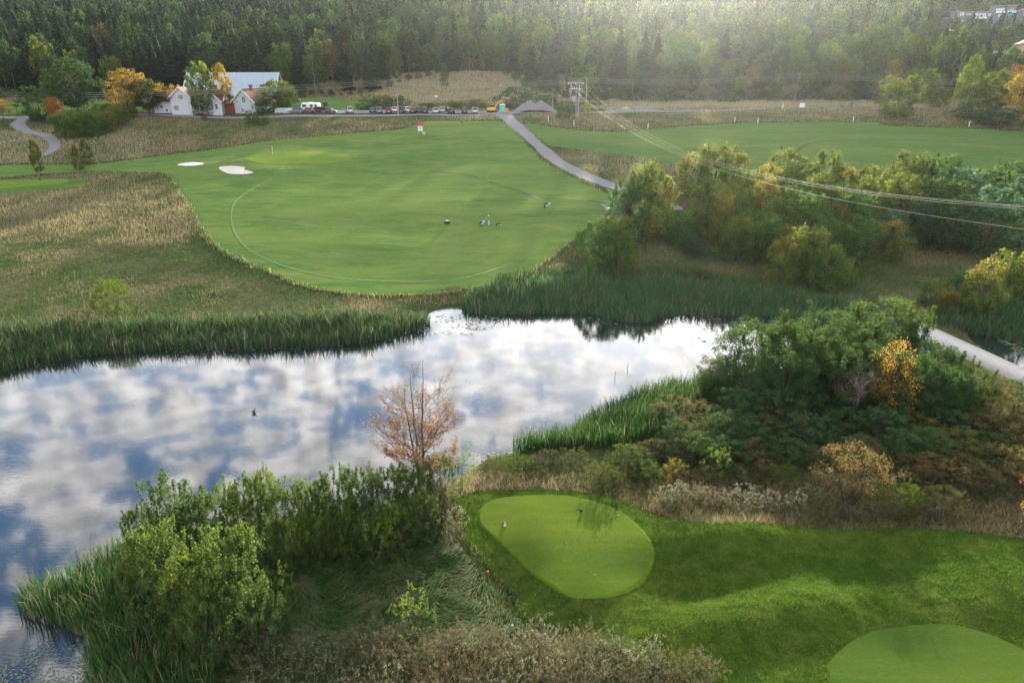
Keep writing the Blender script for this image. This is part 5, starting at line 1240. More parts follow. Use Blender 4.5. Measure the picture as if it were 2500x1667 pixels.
# local x: metres right of centre (px 457)
gable(fh, -9.8, 9.6, 0, 8, 3.9, 6.6, 'white_boards', 'roof_tiles', 'x', over=.5)
gable(fh, -4.6, 1.2, -.8, 4, 4.9, 7.5, 'white_boards', 'roof_tiles', 'y', names=('gable_wall', 'gable_roof'))
window(fh, -1.5, -.8, 4.9, 1.3, 1.4, cols=4, rows=1); window(fh, -3.2, -.8, 1.9, 1.4, 1.4, cols=4, rows=1); window(fh, 2.2, 0, 1.9, 1.5, 1.4, cols=4, rows=1)
window(fh, 8.2, -.8, 2.2, .8, 1.4, cols=1, rows=2); window(fh, -6.2, 0, 1.2, .6, .8, cols=1, rows=1); window(fh, -7.6, 0, 2.2, .9, .6, cols=1, rows=1)
m = MB(); m.box((-7.3, -.12, .2), (4.6, .2, .5)); m.obj('foundation', 'dark_boards', fh)
gable(fh, 4.2, 9.6, -.8, 4, 3.7, 6.3, 'white_boards', 'roof_tiles', 'y', names=('side_wall', 'side_roof'))
m = MB(); m.box((3.4, 4, 7.4), (.7, .7, 1.6)); m.obj('chimney', 'brick_red', fh)
# grey gabled house
pg = hit(563, 262); gh = empty('grey_house', hz(pg, .1), R(-14), 'grey wooden house with a steep brown tiled roof and brick chimney', 'house')
wl_, rf = gable(gh, -3.6, 3.6, 0, 9.5, 3.5, 6.8, 'grey_boards', 'roof_tiles', 'y', over=.55)
window(gh, .2, 0, 4.0, 1.1, 1.7, cols=2, rows=3); window(gh, -.6, 0, 1.0, .9, 1.2, cols=2, rows=2); window(gh, 2.4, 0, 3.4, .4, .8, cols=1, rows=1); window(gh, -2.1, 0, 3.4, .4, .8, cols=1, rows=1)
window(gh, 3.6, 3, 2.2, 1.0, 1.2, 'x+'); window(gh, 3.6, 6.5, 2.2, 1.0, 1.2, 'x+')
m = MB(); m.box((.3, 4.2, 7.2), (.75, .75, 1.5)); m.box((.3, 4.2, 7.98), (.9, .9, .14)); m.obj('chimney', 'brick_red', rf)
m = MB(); m.cyl((3.65, -.1, 3.3), (3.65, -.1, .1), .06); m.obj('drainpipe', 'white_paint', gh)
# barn with big metal roof
pb = hit(545, 250); bn_ = empty('barn', (pb[0] - 2, pb[1] + 10, float(Hs(pb[0], pb[1])) + .1), R(5), 'long barn with a large pale blue-grey metal roof and red walls', 'barn')
gable(bn_, -15.5, 12.5, -8, 8, 4.2, 10.6, 'red_boards', 'metal_roofing', 'x', over=.7, rt=.12)
m = MB()
for i in range(-15, 13, 2): m.box((i + .5, -8.06, 1.6), (.12, .06, 5))
m.obj('wall_batten', 'red_boards', bn_)
window(bn_, 12.5, 0, 7.6, 1.6, 1.2, 'x+', glass='glass_dark'); window(bn_, 3, -8, 1.8, 1.2, 1.0)
m = MB(); m.box((8, -8.08, 1.5), (3.2, .1, 3.4)); m.obj('barn_door', 'dark_boards', bn_)
pr_ = hit(524, 262); rs = empty('red_shed', hz(pr_, .1), R(3), 'low dark red shed wall with a shed roof between the white farmhouse and grey house', 'shed')
m = MB(); m.box((0, 1.6, 1.0), (3.8, 3, 3.0)); m.obj('wall', 'red_boards', rs); m = MB(); m.box((0, 1.5, 2.65), (4.3, 3.6, .15), rx=R(-6)); m.obj('roof', 'dark_boards', rs)
m = MB(); m.box((-.5, .07, .8), (1.2, .1, 2.0)); m.obj('door', 'dark_boards', rs)

# modern houses on the slope, upper right
def modern(base, rz, label, blocks, wins, decks, wallm='slate_boards', name='modern_house'):
    h = empty(name, base, rz, label, 'house')
    for (x, y, z_, sx, sy, sz, sl) in blocks:
        m = MB(); m.prism([(x - sx / 2, z_), (x + sx / 2, z_), (x + sx / 2, z_ + sz - sl), (x - sx / 2, z_ + sz)], y - sy / 2, y + sy / 2, 'y'); m.obj('wall', wallm, h)
        m = MB(); m.prism([(x - sx / 2 - .3, z_ + sz + .02), (x + sx / 2 + .3, z_ + sz - sl + .02), (x + sx / 2 + .3, z_ + sz - sl + .25), (x - sx / 2 - .3, z_ + sz + .25)], y - sy / 2 - .5, y + sy / 2 + .3, 'y'); m.obj('roof', 'old_wood', h)
    for (x, y, z_, w_, hh) in wins: window(h, x, y, z_, w_, hh, cols=max(1, int(w_ // 1.2)), rows=1, glass='glass_sky')
    for (x, y, z_, w_, hh) in decks:
        m = MB(); m.box((x, y, z_), (w_, .12, hh)); m.box((x, y + .7, z_ - hh / 2 - .05), (w_, 1.5, .12)); m.obj('balcony', 'bright_board', h)
    return h
def slope_z(p): return float(Hs(p[0], p[1]))
def unit(d): return d / 1568
p1 = at_d(2225, 42, 400); zz = p1[2]
K = .255
modern((p1[0], p1[1], zz), R(-8), 'dark grey modern house with a slanted roof and white windows high on the slope', [(-4.6, 0, -6, 8, 8, 9.6, 1.6), (4.5, 1, -6, 12, 8, 9.0, 0), (-10.5, -1, -6, 6, 7, 6.0, .6)],
       [(-5.8, -4, 1.9, 1.9, 1.5), (-2.2, -4, 1.8, 2.4, .35), (2.5, -3, 1.3, 1.5, 1.9), (4.6, -3, 1.3, 1.5, 1.9), (6.6, -3, 1.3, 1.5, 1.9), (9.6, -3, 1.5, 1.0, 1.2), (-4.5, -4, -2.1, 4.5, 1.4), (-10.5, -4.5, -2, 3.6, 1.2), (1.5, -4.0, -1.5, 1.2, 1.2)], [(4.8, -3.9, .0, 6.5, .8)])
p2 = at_d(2303, 28, 425)
modern((p2[0], p2[1], p2[2]), R(-10), 'pair of flat-roofed grey houses with white balconies at the top right', [(-3.4, 0, -9, 6, 7, 12.2, 0), (3.2, 0, -9, 5.2, 7, 12.4, 0)], [(-3.2, -3.5, 1.2, 4.6, .9), (3.6, -3.5, .6, 1.4, 1.5), (-2.5, -3.5, -2.3, 1.8, 1.3), (3.2, -3.5, -2.4, 2.0, 1.6)], [(-3.0, -4.4, -.2, 5.2, 1.0), (3.4, -4.4, -.1, 5.0, 1.0)], 'slate_boards')
p3 = at_d(2352, 28, 415); modern((p3[0] + 1, p3[1], p3[2]), R(-10), 'grey gabled house cut by the top right edge of the photo', [(1, 0, -8, 8, 7, 9, -2.2)], [(1, -3.5, -1, 2.5, 1.2)], [], 'slate_boards')
p4 = at_d(2352, 118, 285); th_ = empty('tan_house', (p4[0] + 3.2, p4[1], p4[2]), R(-16), 'tan wooden house with a balcony cut by the right edge on the wooded slope', 'house')
gable(th_, -4.2, 4.2, 0, 8, 2.9, 5.0, 'tan_boards', 'dark_boards', 'y', barge='dark_boards', z0=-5.5)
window(th_, -2.2, 0, 2.3, 1.3, .8, cols=1, rows=1, frame='dark_boards'); window(th_, -2.4, 0, -.9, .8, 1.2, cols=1, rows=1, frame='dark_boards'); window(th_, -.8, 0, -.9, .8, 1.2, cols=1, rows=1, frame='dark_boards')
m = MB(); m.box((-5.2, 1.5, .1), (2.0, 3, .15)); m.box((-6.2, 1.5, .7), (.1, 3, 1.0)); m.box((-5.2, 0, .7), (2, .1, 1.0)); m.cyl((-6.1, .1, 0), (-6.1, .1, -4), .09); m.obj('balcony', 'tan_boards', th_)
for px, py, rot in ((2196, 66, 0), (2312, 62, .1)):
    q = at_d(px, py, 395); m = MB(); m.prism([(-4, 0), (4, 0), (4, 1.6), (-4, 1.6)], -.3, .3, 'y'); w_ = m.obj('retaining_wall', 'bright_board', None); w_.location = (q[0], q[1], q[2] - 1.4); w_.rotation_euler = (0, 0, rot)
    tag(w_, {2196: 'left white retaining wall below the modern houses on the slope', 2312: 'right white retaining wall below the flat-roofed houses on the slope'}[px], 'wall', 'retaining walls on the slope')
q = at_d(2320, 38, 400); ex = empty('excavator', (q[0], q[1], q[2] - .6), R(60), 'turquoise excavator with a bent arm beside the houses high on the slope', 'excavator')
def excavator(root, body, s=1.0):
    m = MB()
    for sy in (-1, 1): m.box((0, sy * 1.0 * s, .4 * s), (3.2 * s, .5 * s, .7 * s))
    m.obj('track', 'black_plastic', root, bevel=.1 * s)
    m = MB(); m.box((-.3 * s, 0, 1.2 * s), (2.6 * s, 2.2 * s, .9 * s)); m.obj('body', body, root, bevel=.08 * s)
    m = MB(); m.box((.5 * s, .55 * s, 2.1 * s), (1.3 * s, 1.0 * s, 1.3 * s)); c = m.obj('cab', body, root, bevel=.06 * s)
    m = MB(); m.box((.5 * s, .55 * s, 2.25 * s), (1.36 * s, 1.06 * s, .75 * s)); m.obj('cab_window', 'glass_dark', c)
    m = MB(); P = [(1.0, 1.5), (2.3, 3.6), (4.0, 4.0), (5.2, 1.6)]
    for a, b in zip(P[:-1], P[1:]): m.cyl((a[0] * s, -.3 * s, a[1] * s), (b[0] * s, -.3 * s, b[1] * s), .22 * s, .18 * s, 8)
    m.obj('arm', body, root)
    m = MB(); m.prism([(4.9 * s, 1.7 * s), (5.6 * s, 1.5 * s), (5.3 * s, .7 * s), (4.6 * s, .9 * s)], -.75 * s, .15 * s, 'y'); m.obj('bucket', 'black_plastic', root)
excavator(ex, 'teal_paint', 1.1)
q = hit(1129, 262.5); ex = empty('excavator', hz((q[0], q[1] + 5), .15), R(28), 'yellow excavator with folded arm parked left of the turquoise toilets', 'excavator'); excavator(ex, 'yellow_paint', .78)

# ------------------------------------------------------------------ vehicles
def car(xy, rz, col, label, L=4.5, Wd=1.82, Ht=1.5, kind='estate', roofrack=False, z=None):
    r = empty('parked_car', (xy[0], xy[1], (float(Hs(xy[0], xy[1])) + .19) if z is None else z), rz, label, 'car', 'cars in the car park' if z is None else None)
    bh = Ht * .58; gc = .22   # belt height, clearance
    ys = np.array([-.5, -.47, -.36, -.2, 0, .2, .36, .46, .5]) * L
    top = np.array([.70, .92, 1.0, 1.0, 1.0, .98, .86, .76, .62]) * bh; hw = np.array([.80, .93, 1, 1, 1, 1, .97, .90, .74]) * Wd / 2
    V = []
    for y, t, w_ in zip(ys, top, hw): V += [(-w_ * .94, y, gc), (-w_, y, gc + .25), (-w_, y, t * .8), (-w_ * .90, y, t), (w_ * .90, y, t), (w_, y, t * .8), (w_, y, gc + .25), (w_ * .94, y, gc)]
    n = len(ys); F_ = []
    for i in range(n - 1):
        for j in range(8): F_.append([i * 8 + j, i * 8 + (j + 1) % 8, (i + 1) * 8 + (j + 1) % 8, (i + 1) * 8 + j])
    b = obj_np('body', np.array(V), [np.array(F_), np.array([list(range(8))[::-1], list(range((n - 1) * 8, n * 8))])], col, None, r, True)
    rear = {'estate': -.46, 'suv': -.46, 'hatch': -.44, 'saloon': -.30}[kind]; rt = {'estate': -.40, 'suv': -.42, 'hatch': -.34, 'saloon': -.16}[kind]
    y0, y1, y2, y3 = rear * L, rt * L, .06 * L, .26 * L; tw = Wd * .36; bw = Wd * .455; z0, z1 = bh * .98, Ht
    P = [(-bw, y0, z0), (bw, y0, z0), (bw, y3, z0), (-bw, y3, z0), (-tw, y1, z1), (tw, y1, z1), (tw, y2, z1), (-tw, y2, z1)]
    m = MB(); vs = [m.b.verts.new(p) for p in P]
    for f in ([0, 1, 5, 4], [1, 2, 6, 5], [2, 3, 7, 6], [3, 0, 4, 7], [4, 5, 6, 7]): m.b.faces.new([vs[k] for k in f])
    m.obj('cabin', col, r, False, .05)
    def pane(nm, a, b_, c, d_, sh):
        q = [Vector(P[i]) for i in (a, b_, c, d_)]; ce = sum(q, Vector()) / 4; nrm = (q[1] - q[0]).cross(q[3] - q[0]).normalized()
        mm = MB(); mm.poly([ce + (v - ce) * sh + nrm * .03 for v in q]); mm.obj(nm, 'glass_dark', r)
    pane('rear_window', 0, 1, 5, 4, .84); pane('side_window', 1, 2, 6, 5, .84); pane('windscreen', 2, 3, 7, 6, .86); pane('side_window', 3, 0, 4, 7, .84)
    for sy in (-.30, .31):
        for sx in (-1, 1):
            m = MB(); m.cyl((sx * (Wd / 2 - .20), sy * L, .33), (sx * (Wd / 2 + .01), sy * L, .33), .33, seg=14); wv = m.obj('wheel', 'tyre', r)
            m = MB(); m.cyl((sx * (Wd / 2 + .01), sy * L, .33), (sx * (Wd / 2 + .03), sy * L, .33), .20, seg=10); m.obj('rim', 'rim_metal', wv)
    for sx in (-1, 1):
        m = MB(); m.box((sx * Wd * .38, -L * .487, bh * .82), (.26, .10, .16)); m.obj('tail_light', 'tail_light', r)
        m = MB(); m.box((sx * Wd * .36, L * .487, bh * .66), (.30, .10, .14)); m.obj('headlight', 'glass_sky', r)
        m = MB(); m.box((sx * (Wd / 2 + .08), .17 * L, bh + .06), (.18, .1, .13)); m.obj('wing_mirror', col, r)
    m = MB(); m.box((0, -L * .503, bh * .55), (.5, .03, .12)); m.obj('number_plate', 'plate_white', r)
    if kind == 'suv':
        m = MB()
        for sx in (-1, 1): m.cyl((sx * tw * .9, y1, z1 + .05), (sx * tw * .9, y2, z1 + .05), .025, seg=6)
        m.obj('roof_rail', 'rim_metal', r)
    return r
def park(px, dy, **k):
    q = hit(px, 263); dy = .2 + dy * .55; return (q[0] * (q[1] + dy) / q[1], q[1] + dy)
A_ = R
for px, dy, rz, col, lb, kw in [
    (680, 2.6, A_(96), 'paint_blue_grey', 'blue-grey estate car seen side-on next to the white wrapped bales', dict(L=4.6)),
    (709, 4.0, A_(70), 'paint_maroon', 'maroon car parked right of the blue-grey estate', dict(kind='hatch', L=4.3)),
    (727, 6.5, A_(60), 'paint_dark_blue', 'low dark blue car behind the maroon one', dict(kind='saloon', Ht=1.4)),
    (757, 2.6, A_(78), 'paint_dark_grey', 'low dark grey saloon right of the black trailer', dict(kind='saloon', Ht=1.35)),
    (803, 4.0, A_(22), 'paint_silver', 'silver off-roader standing alone between trailer and bushes', dict(kind='suv', Ht=1.7)),
    (856, 8.0, A_(12), 'paint_teal', 'dark teal estate at the left end of the long row of cars', dict()),
    (872, 4.0, A_(10), 'paint_blue_grey', 'dark off-roader with a rear wiper second from the left of the long row', dict(kind='suv', Ht=1.75)),
    (894, 4.0, A_(8), 'paint_red', 'dark red hatchback left of the telephone pole', dict(kind='hatch', L=4.1, Ht=1.48)),
    (907, 9.0, A_(8), 'paint_white', 'small white car mostly hidden behind the dark red hatchback', dict(kind='hatch', L=3.9)),
    (922, 4.2, A_(8), 'paint_black', 'black hatchback right behind the telephone pole', dict(kind='hatch', L=4.2)),
    (934, 8.5, A_(24), 'paint_white', 'white estate parked at an angle right of the telephone pole', dict(L=4.7)),
    (948, 4.0, A_(8), 'paint_black', 'black estate with a white number plate third after the telephone pole', dict(L=4.6)),
    (962, 9.0, A_(8), 'paint_dark_grey', 'dark grey car half hidden between the black estate and the off-roader', dict()),
    (976, 4.0, A_(8), 'paint_black', 'tall black off-roader with a spare wheel on its back', dict(kind='suv', Ht=1.85, L=4.3)),
    (1001, 4.0, A_(6), 'paint_pale_blue', 'pale blue hatchback in the middle of the row', dict(kind='hatch')),
    (1016, 9.0, A_(6), 'paint_silver', 'silver car behind the pale blue hatchback', dict()),
    (1024, 12.0, A_(60), 'paint_dark_blue', 'low blue car far behind, between pale blue and black cars', dict(kind='saloon', Ht=1.4)),
    (1037, 4.0, A_(6), 'paint_black', 'black estate right of the pale blue hatchback', dict(L=4.6)),
    (1067, 4.0, A_(4), 'paint_dark_grey', 'dark grey off-roader second from the right end of the row', dict(kind='suv', Ht=1.6)),
    (1091, 4.0, A_(4), 'paint_silver', 'silver off-roader with a roof rack at the right end of the row', dict(kind='suv', Ht=1.6))]:
    car(park(px, dy), rz, col, lb, **kw)
q = at_d(1320, 256, 193); xy = hit(1322, 259.5)
car((xy[0], xy[1] + 3.5), A_(-72), 'paint_black', 'black car partly hidden behind the legs of the transformer pole', L=4.5)
q = at_d(2312, 139, 285); 
cr = car((q[0], q[1]), A_(86), 'paint_silver', 'silver car parked on a terrace below the houses on the slope', z=q[2] - .7)
m = MB(); m.box((q[0] + 2, q[1] + 2, q[2] - 1.75), (16, 9, 2.0)); tr_ = m.obj('terrace', 'gravel'); tag(tr_, kind='structure')
m = MB(); m.cyl((0, 0, -1), (0, 0, 5.2), .07, .05); m.box((.25, 0, 5.2), (.7, .15, .1)); lp = m.obj('street_lamp', 'rim_metal'); q = at_d(2303, 136, 288); lp.location = (q[0], q[1], q[2]); tag(lp, 'thin grey street lamp left of the silver car on the slope', 'street lamp')
m = MB(); m.box((0, 0, .45), (8, .1, 1.0)); 
for i in range(-4, 5, 2): m.cyl((i, 0, -1.5), (i, 0, 1), .06)
fn = m.obj('wooden_fence', 'old_wood'); q = at_d(2302, 122, 292); fn.location = (q[0], q[1], q[2]); tag(fn, 'short wooden fence above the silver car on the slope', 'fence')

# caravan, trailer, tractor, bales
xy = park(716, 11); cv = empty('caravan', hz(xy, .2), R(-6), 'white caravan with a row of windows behind the maroon car', 'caravan')
m = MB(); m.prism([(-2.7, .45), (2.7, .45), (2.85, 1.3), (2.6, 2.5), (-2.4, 2.6), (-2.8, 1.4)], -1.1, 1.1, 'y'); m.obj('body', 'white_paint', cv, False, .1)
for x, w_ in ((-1.6, 1.2), (.6, .9), (1.9, .6)): window(cv, x, -1.12, 1.75, w_, .7, cols=1, rows=1, frame='rim_metal')
for sx in (-1, 1): MB().cyl((-.2, sx * .9, .3), (-.2, sx * 1.08, .3), .3, seg=12).obj('wheel', 'tyre', cv)
m = MB(); m.cyl((-2.8, 0, .5), (-4.2, 0, .5), .05); m.obj('drawbar', 'rim_metal', cv)
m = MB(); m.box((0, 0, 2.66), (1.2, .8, .16)); m.obj('roof_hatch', 'bright_board', cv)
xy = park(739, 5); tl = empty('trailer', hz(xy, .2), R(-4), 'black box trailer between the dark blue and dark grey cars', 'trailer')
MB().box((0, 0, 1.1), (3.0, 1.7, 1.0)).obj('body', 'black_plastic', tl, False, .04)
for sx in (-1, 1): MB().cyl((-.2, sx * .80, .33), (-.2, sx * .98, .33), .33, seg=12).obj('wheel', 'tyre', tl)
MB().cyl((-1.5, 0, .6), (-2.7, 0, .5), .05).obj('drawbar', 'rim_metal', tl)
xy = park(749, 10); tc_ = empty('small_tractor', hz(xy, .2), R(5), 'dark small tractor with a square cab behind the black trailer', 'tractor')
MB().box((0, -.3, 1.0), (1.0, 2.6, .8)).obj('body', 'black_plastic', tc_, False, .05)
m = MB()
for sx in (-.6, .6):
    for sy in (-.1, 1.1): m.cyl((sx, sy, 1.3), (sx * .9, sy, 2.6), .05)
m.box((0, .5, 2.65), (1.5, 1.5, .12)); c = m.obj('cab', 'black_plastic', tc_); MB().box((0, .5, 2.0), (1.15, 1.15, 1.0)).obj('cab_window', 'glass_dark', c)
for sx in (-1, 1):
    MB().cyl((sx * .55, .8, .6), (sx * .85, .8, .6), .6, seg=14).obj('wheel', 'tyre', tc_); MB().cyl((sx * .5, -1.2, .35), (sx * .7, -1.2, .35), .35, seg=12).obj('wheel', 'tyre', tc_)
rng = np.random.default_rng(3)
for i in range(6):
    xy = park(637 + i * 6, 3.0 + .3 * (i % 2)); bm_ = bmesh.new(); bmesh.ops.create_cube(bm_, size=1); bmesh.ops.subdivide_edges(bm_, edges=bm_.edges[:], cuts=5, use_grid_fill=True)
    for v in bm_.verts:
        v.co = Vector((v.co.x * .95, v.co.y * 1.0, v.co.z * 1.35)); v.co += Vector(rng.normal(0, .055, 3))
    for c_ in ((-.4, -.4), (.4, -.4), (-.4, .4), (.4, .4)): bmesh.ops.create_cone(bm_, segments=5, radius1=.12, radius2=.03, depth=.35, matrix=Matrix.Translation((c_[0], c_[1], .72)) @ Matrix.Rotation(.4 * c_[0] * 2, 4, 'Y'))
    me = bpy.data.meshes.new('bulk_bag'); bm_.to_mesh(me); bm_.free(); me.materials.append(MATS['wrapped_plastic']); o = link(bpy.data.objects.new('bulk_bag', me)); o.location = hz(xy, .82)
    tag(o, 'white bulk bag in the row left of the blue-grey estate car', 'bag', 'white bulk bags in a row')

# heaps
def heap(name, px, py, wp, hp, mat, label, peaks, dy=6, dep=.6, cat='heap'):
    q = hit(px, py); q = (q[0] * (q[1] + dy) / q[1], q[1] + dy); u_ = (q[1] * CS + 12 * SN) / 1568; w_ = wp * u_; h_ = hp * u_
    n = 90; a, b = np.meshgrid(np.linspace(-.5, .5, n), np.linspace(-.5, .5, 40)); z_ = np.zeros_like(a)
    for (cx, hh, sl) in peaks: z_ = np.maximum(z_, hh - np.sqrt(((a - cx) * sl) ** 2 + (b * dep * 2.6) ** 2))
    z_ = z_ + .035 * (fnoise(a.ravel() * 9 + 4, b.ravel() * 9, 1, 3).reshape(a.shape) - .5) * (z_ > 0)
    V = np.c_[a.ravel() * w_, b.ravel() * w_ * dep, np.where(z_.ravel() > 0, z_.ravel() * h_ - .25, -1.6)]; i = np.arange(40 * n).reshape(40, n)
    F_ = np.stack([i[:-1, :-1], i[:-1, 1:], i[1:, 1:], i[1:, :-1]], -1).reshape(-1, 4)
    o = obj_np(name, V, F_, mat, None, None, True); o.location = hz(q, .2); return tag(o, label, cat)
heap('gravel_heap', 1228, 263, 104, 27, 'gravel_heap_stone', 'big twin-peaked grey gravel heap right of the path', [(-.12, 1.0, 2.4), (.13, 1.0, 2.4)], 8)
heap('sand_heap', 1437, 257, 30, 7, 'yellow_sand', 'small pale sand heap beyond the road right of the transformer pole', [(0, 1.0, 2.2)], 8)
heap('gravel_heap', 1480, 255, 60, 8, 'gravel_heap_stone', 'low grey gravel heap right of the small sand heap', [(-.1, 1.0, 2.5), (.2, .7, 2.5)], 14)
for k, (px, rz) in enumerate([(1151.5, 0), (1156, .1)]):
    xy = park(px, 5); t = empty('portable_toilet', hz(xy, .2), rz, ['left turquoise portable toilet beside the yellow excavator', 'right turquoise portable toilet next to the orange container'][k], 'portable toilet', 'portable toilets')
    MB().box((0, 0, 1.1), (1.05, 1.05, 2.1)).obj('cabin', 'turquoise_plastic', t, False, .03); MB().box((0, 0, 2.22), (1.12, 1.12, .16), taper=.8).obj('roof', 'white_paint', t); MB().box((0, -.54, 1.05), (.7, .04, 1.8)).obj('door', 'turquoise_plastic', t)
xy = park(1162, 4.5); t = empty('storage_box', hz(xy, .2), 0, 'orange storage box right of the turquoise toilets', 'box'); MB().box((0, 0, .55), (1.3, 1.0, 1.05)).obj('body', 'orange_box', t, False, .03); MB().box((0, 0, 1.12), (1.4, 1.1, .1)).obj('lid', 'orange_box', t)

# ------------------------------------------------------------------ poles and wires
def pole(px, pyb, pyt, label, r0=.16, lean=0, dmin=60, mat='old_wood', cross=0, name='telephone_pole'):
    q = hit(px, pyb, dmin); d = q[1] * CS + (CAM_Z - q[2]) * SN; h_ = (pyb - pyt) * d / 1568 * 1.0
    t = empty(name, (q[0], q[1], q[2]), 0, label, 'pole'); MB().cyl((0, 0, -.3), (lean, 0, h_), r0, r0 * .7, 10).obj('post', mat, t)
    if cross:
        m = MB(); m.box((lean, 0, h_ - .3), (cross, .1, .12)); m.obj('crossarm', mat, t)
    for s in (-1, 0, 1): MB().cyl((lean + s * .35, -.05, h_ - .3), (lean + s * .35, -.05, h_ - .02), .05, .04, 6).obj('insulator', 'insulator', t)
    return np.array([q[0] + lean, q[1], q[2] + h_ - .1])
tA = pole(915, 268, 187, 'tall wooden telephone pole standing among the parked cars', cross=.9)
tB = pole(1345, 258, 184, 'wooden telephone pole just right of the transformer pole', cross=.9)
tC = pole(1821, 250, 173, 'leaning wooden telephone pole beside the road at the right', lean=.5, cross=.9)
tD = pole(1269, 262, 208, 'shorter wooden pole right of the gravel heap')
tE = pole(150, 262, 232, 'thin grey pole beside the orange tree on the left', .09)
q = hit(279, 266); d = q[1] * CS + (CAM_Z - q[2]) * SN; fp = empty('flagpole', (q[0], q[1], q[2]), 0, 'white flagpole in front of the golden maple', 'flagpole')
MB().cyl((0, 0, -.2), (-.9, 0, 62 * d / 1568), .14, .07, 10).obj('mast', 'white_paint', fp); MB().ball((-.9, 0, 62 * d / 1568 + .1), .14, 1).obj('finial', 'white_paint', fp)
q = hit(412, 262); d = q[1] * CS + (CAM_Z - q[2]) * SN
fs = empty('flagstaff', (q[0] - 1.2, q[1] - 1.5, q[2] + 3.6), 0, 'slanting white pole with a crosspiece on the farmhouse front', 'pole'); MB().cyl((-1.2, 0, -.6), (1.5, 0, 3.0), .08, .06).obj('staff', 'white_paint', fs); MB().cyl((.3, 0, 1.4), (-1.0, 0, 2.6), .05, .04).obj('brace', 'white_paint', fs)
# H-frame with transformer
qa = hit(1309, 270); da = qa[1] * CS + (CAM_Z - qa[2]) * SN; s_ = da / 1568; hf = empty('transformer_pole', (qa[0], qa[1], qa[2]), 0, 'two-legged wooden power pole carrying a grey transformer', 'power pole')
hp_ = 76 * s_; wq = 19.5 * s_
MB().cyl((0, 0, -.5), (.05, 0, hp_), .20, .15, 12).obj('leg', 'old_wood', hf); MB().cyl((wq * .93, 0, -1.2), (wq, 0, hp_), .20, .15, 12).obj('leg', 'old_wood', hf)
MB().cyl((wq * .62, -2.5, -1.2), (wq * .62, -.3, hp_ * .78), .13, .10, 10).obj('strut', 'old_wood', hf)
MB().box((wq / 2, -.18, hp_ - .15), (wq + 1.9, .14, .2)).obj('crossarm', 'rim_metal', hf); MB().box((wq / 2, -.18, hp_ - 1.75), (wq + .9, .16, .16)).obj('crossarm', 'rim_metal', hf)
tops = []
for x in (-.75, wq / 2, wq + .75):
    m = MB()
    for i in range(4): m.cyl((x + .06 * i, -.25 - .12 * i, hp_ - .2 - .09 * i), (x + .06 * i + .03, -.31 - .12 * i, hp_ - .25 - .09 * i), .13, .13, 10)
    m.obj('insulator', 'insulator', hf); tops.append(Vector((qa[0] + x + .25, qa[1] - .75, qa[2] + hp_ - .55)))
for x in (.45, 1.0, 1.55): MB().cyl((x, -.2, hp_ - 1.7), (x, -.2, hp_ - 1.25), .09, .06, 8).obj('insulator', 'insulator', hf)
m = MB(); m.box((wq * .38, -.1, hp_ * .52), (1.1, .7, 1.3)); 
for x in (-.3, 0, .3): m.cyl((wq * .38 + x, -.1, hp_ * .52 + .6), (wq * .38 + x, -.1, hp_ * .52 + 1.0), .07)
m.obj('transformer', 'transformer_grey', hf)
MB().box((.0, -.25, hp_ * .45), (.35, .2, .9)).obj('switch_box', 'transformer_grey', hf)
MB().box((wq * .85, -.3, .4), (.6, .4, 1.0)).obj('meter_cabinet', 'old_wood', hf)
def wire(A0, B0, sag=None, M=None, r=.02, label='', group=None, name='power_line'):
    A0, B0 = np.array(A0), np.array(B0); n = 40; t = np.linspace(0, 1, n)
    if M is not None:        # a measured point of the span fixes the sag
        u_ = (M[0] - 1176) / 1568; best = None
        for tt in np.linspace(.05, .95, 400):
            P = A0 + (B0 - A0) * tt; rr = ray(M[0], M[1]); dd = P[1] / rr[1]
            if best is None or abs(P[0] - rr[0] * dd) < best[0]: best = (abs(P[0] - rr[0] * dd), tt, CAM_Z + rr[2] * dd - P[2])
        sag = -best[2] / (4 * best[1] * (1 - best[1]))
    P = A0[None] + (B0 - A0)[None] * t[:, None]; P[:, 2] -= 4 * sag * t * (1 - t)
    V, F_ = tubes([(P, np.full(n, r))], 5); o = obj_np(name, V, F_, 'cable', None, None, True); tag(o, label, 'cable', group); return sag
gw = 'bright cables of the power line crossing the thicket'
eB = at_d(2700, 500, 62)
ends = [at_d(2760, 494, 40), at_d(2760, 498, 40.5), at_d(2760, 503, 41)]
lbs = ['topmost bright cable of the power line crossing the thicket', 'middle bright cable of the power line crossing the thicket', 'third bright cable, just under the upper two']
for i, (tp, en, M) in enumerate(zip([tops[2], tops[1], tops[0]], ends, [(1790, 407), (1790, 410), (1790, 413.5)])):
    wire(tp, en, M=M, r=.008, label=lbs[i], group=gw)
wire(tops[0] + Vector((1.2, .6, -1.2)), at_d(2760, 575, 40), M=(1800, 431), r=.008, label='lowest bright cable of the power line, well below the other three', group=gw)
gt = 'thin telephone wires along the road'
far_l = at_d(-60, 214, 200); far_r = at_d(2500, 187, 215)
for k, dz in enumerate((0, -.55, -1.1)):
    off = np.array([0, 0, dz]); lv = ['top', 'middle', 'lowest'][k]
    wire(tA + off, tB + off, sag=1.0, r=.016, label=f'{lv} thin wire between the car park pole and the pole by the transformer', group=gt)
    wire(tB + off, tC + off, sag=1.2, r=.016, label=f'{lv} thin wire between the transformer and the leaning pole at the right', group=gt)
    wire(tC + off, far_r + off, sag=.8, r=.016, label=f'{lv} thin wire running from the leaning pole to the right edge', group=gt)
    wire(far_l + off, tA + off, sag=1.2, r=.016, label=f'{lv} thin wire running from the left edge past the farm', group=gt)
wire(tD, tD + np.array([5.5, 0, -2.6]) , sag=1.0, r=.02, label='short sagging wire right of the gravel heap', group=gt)

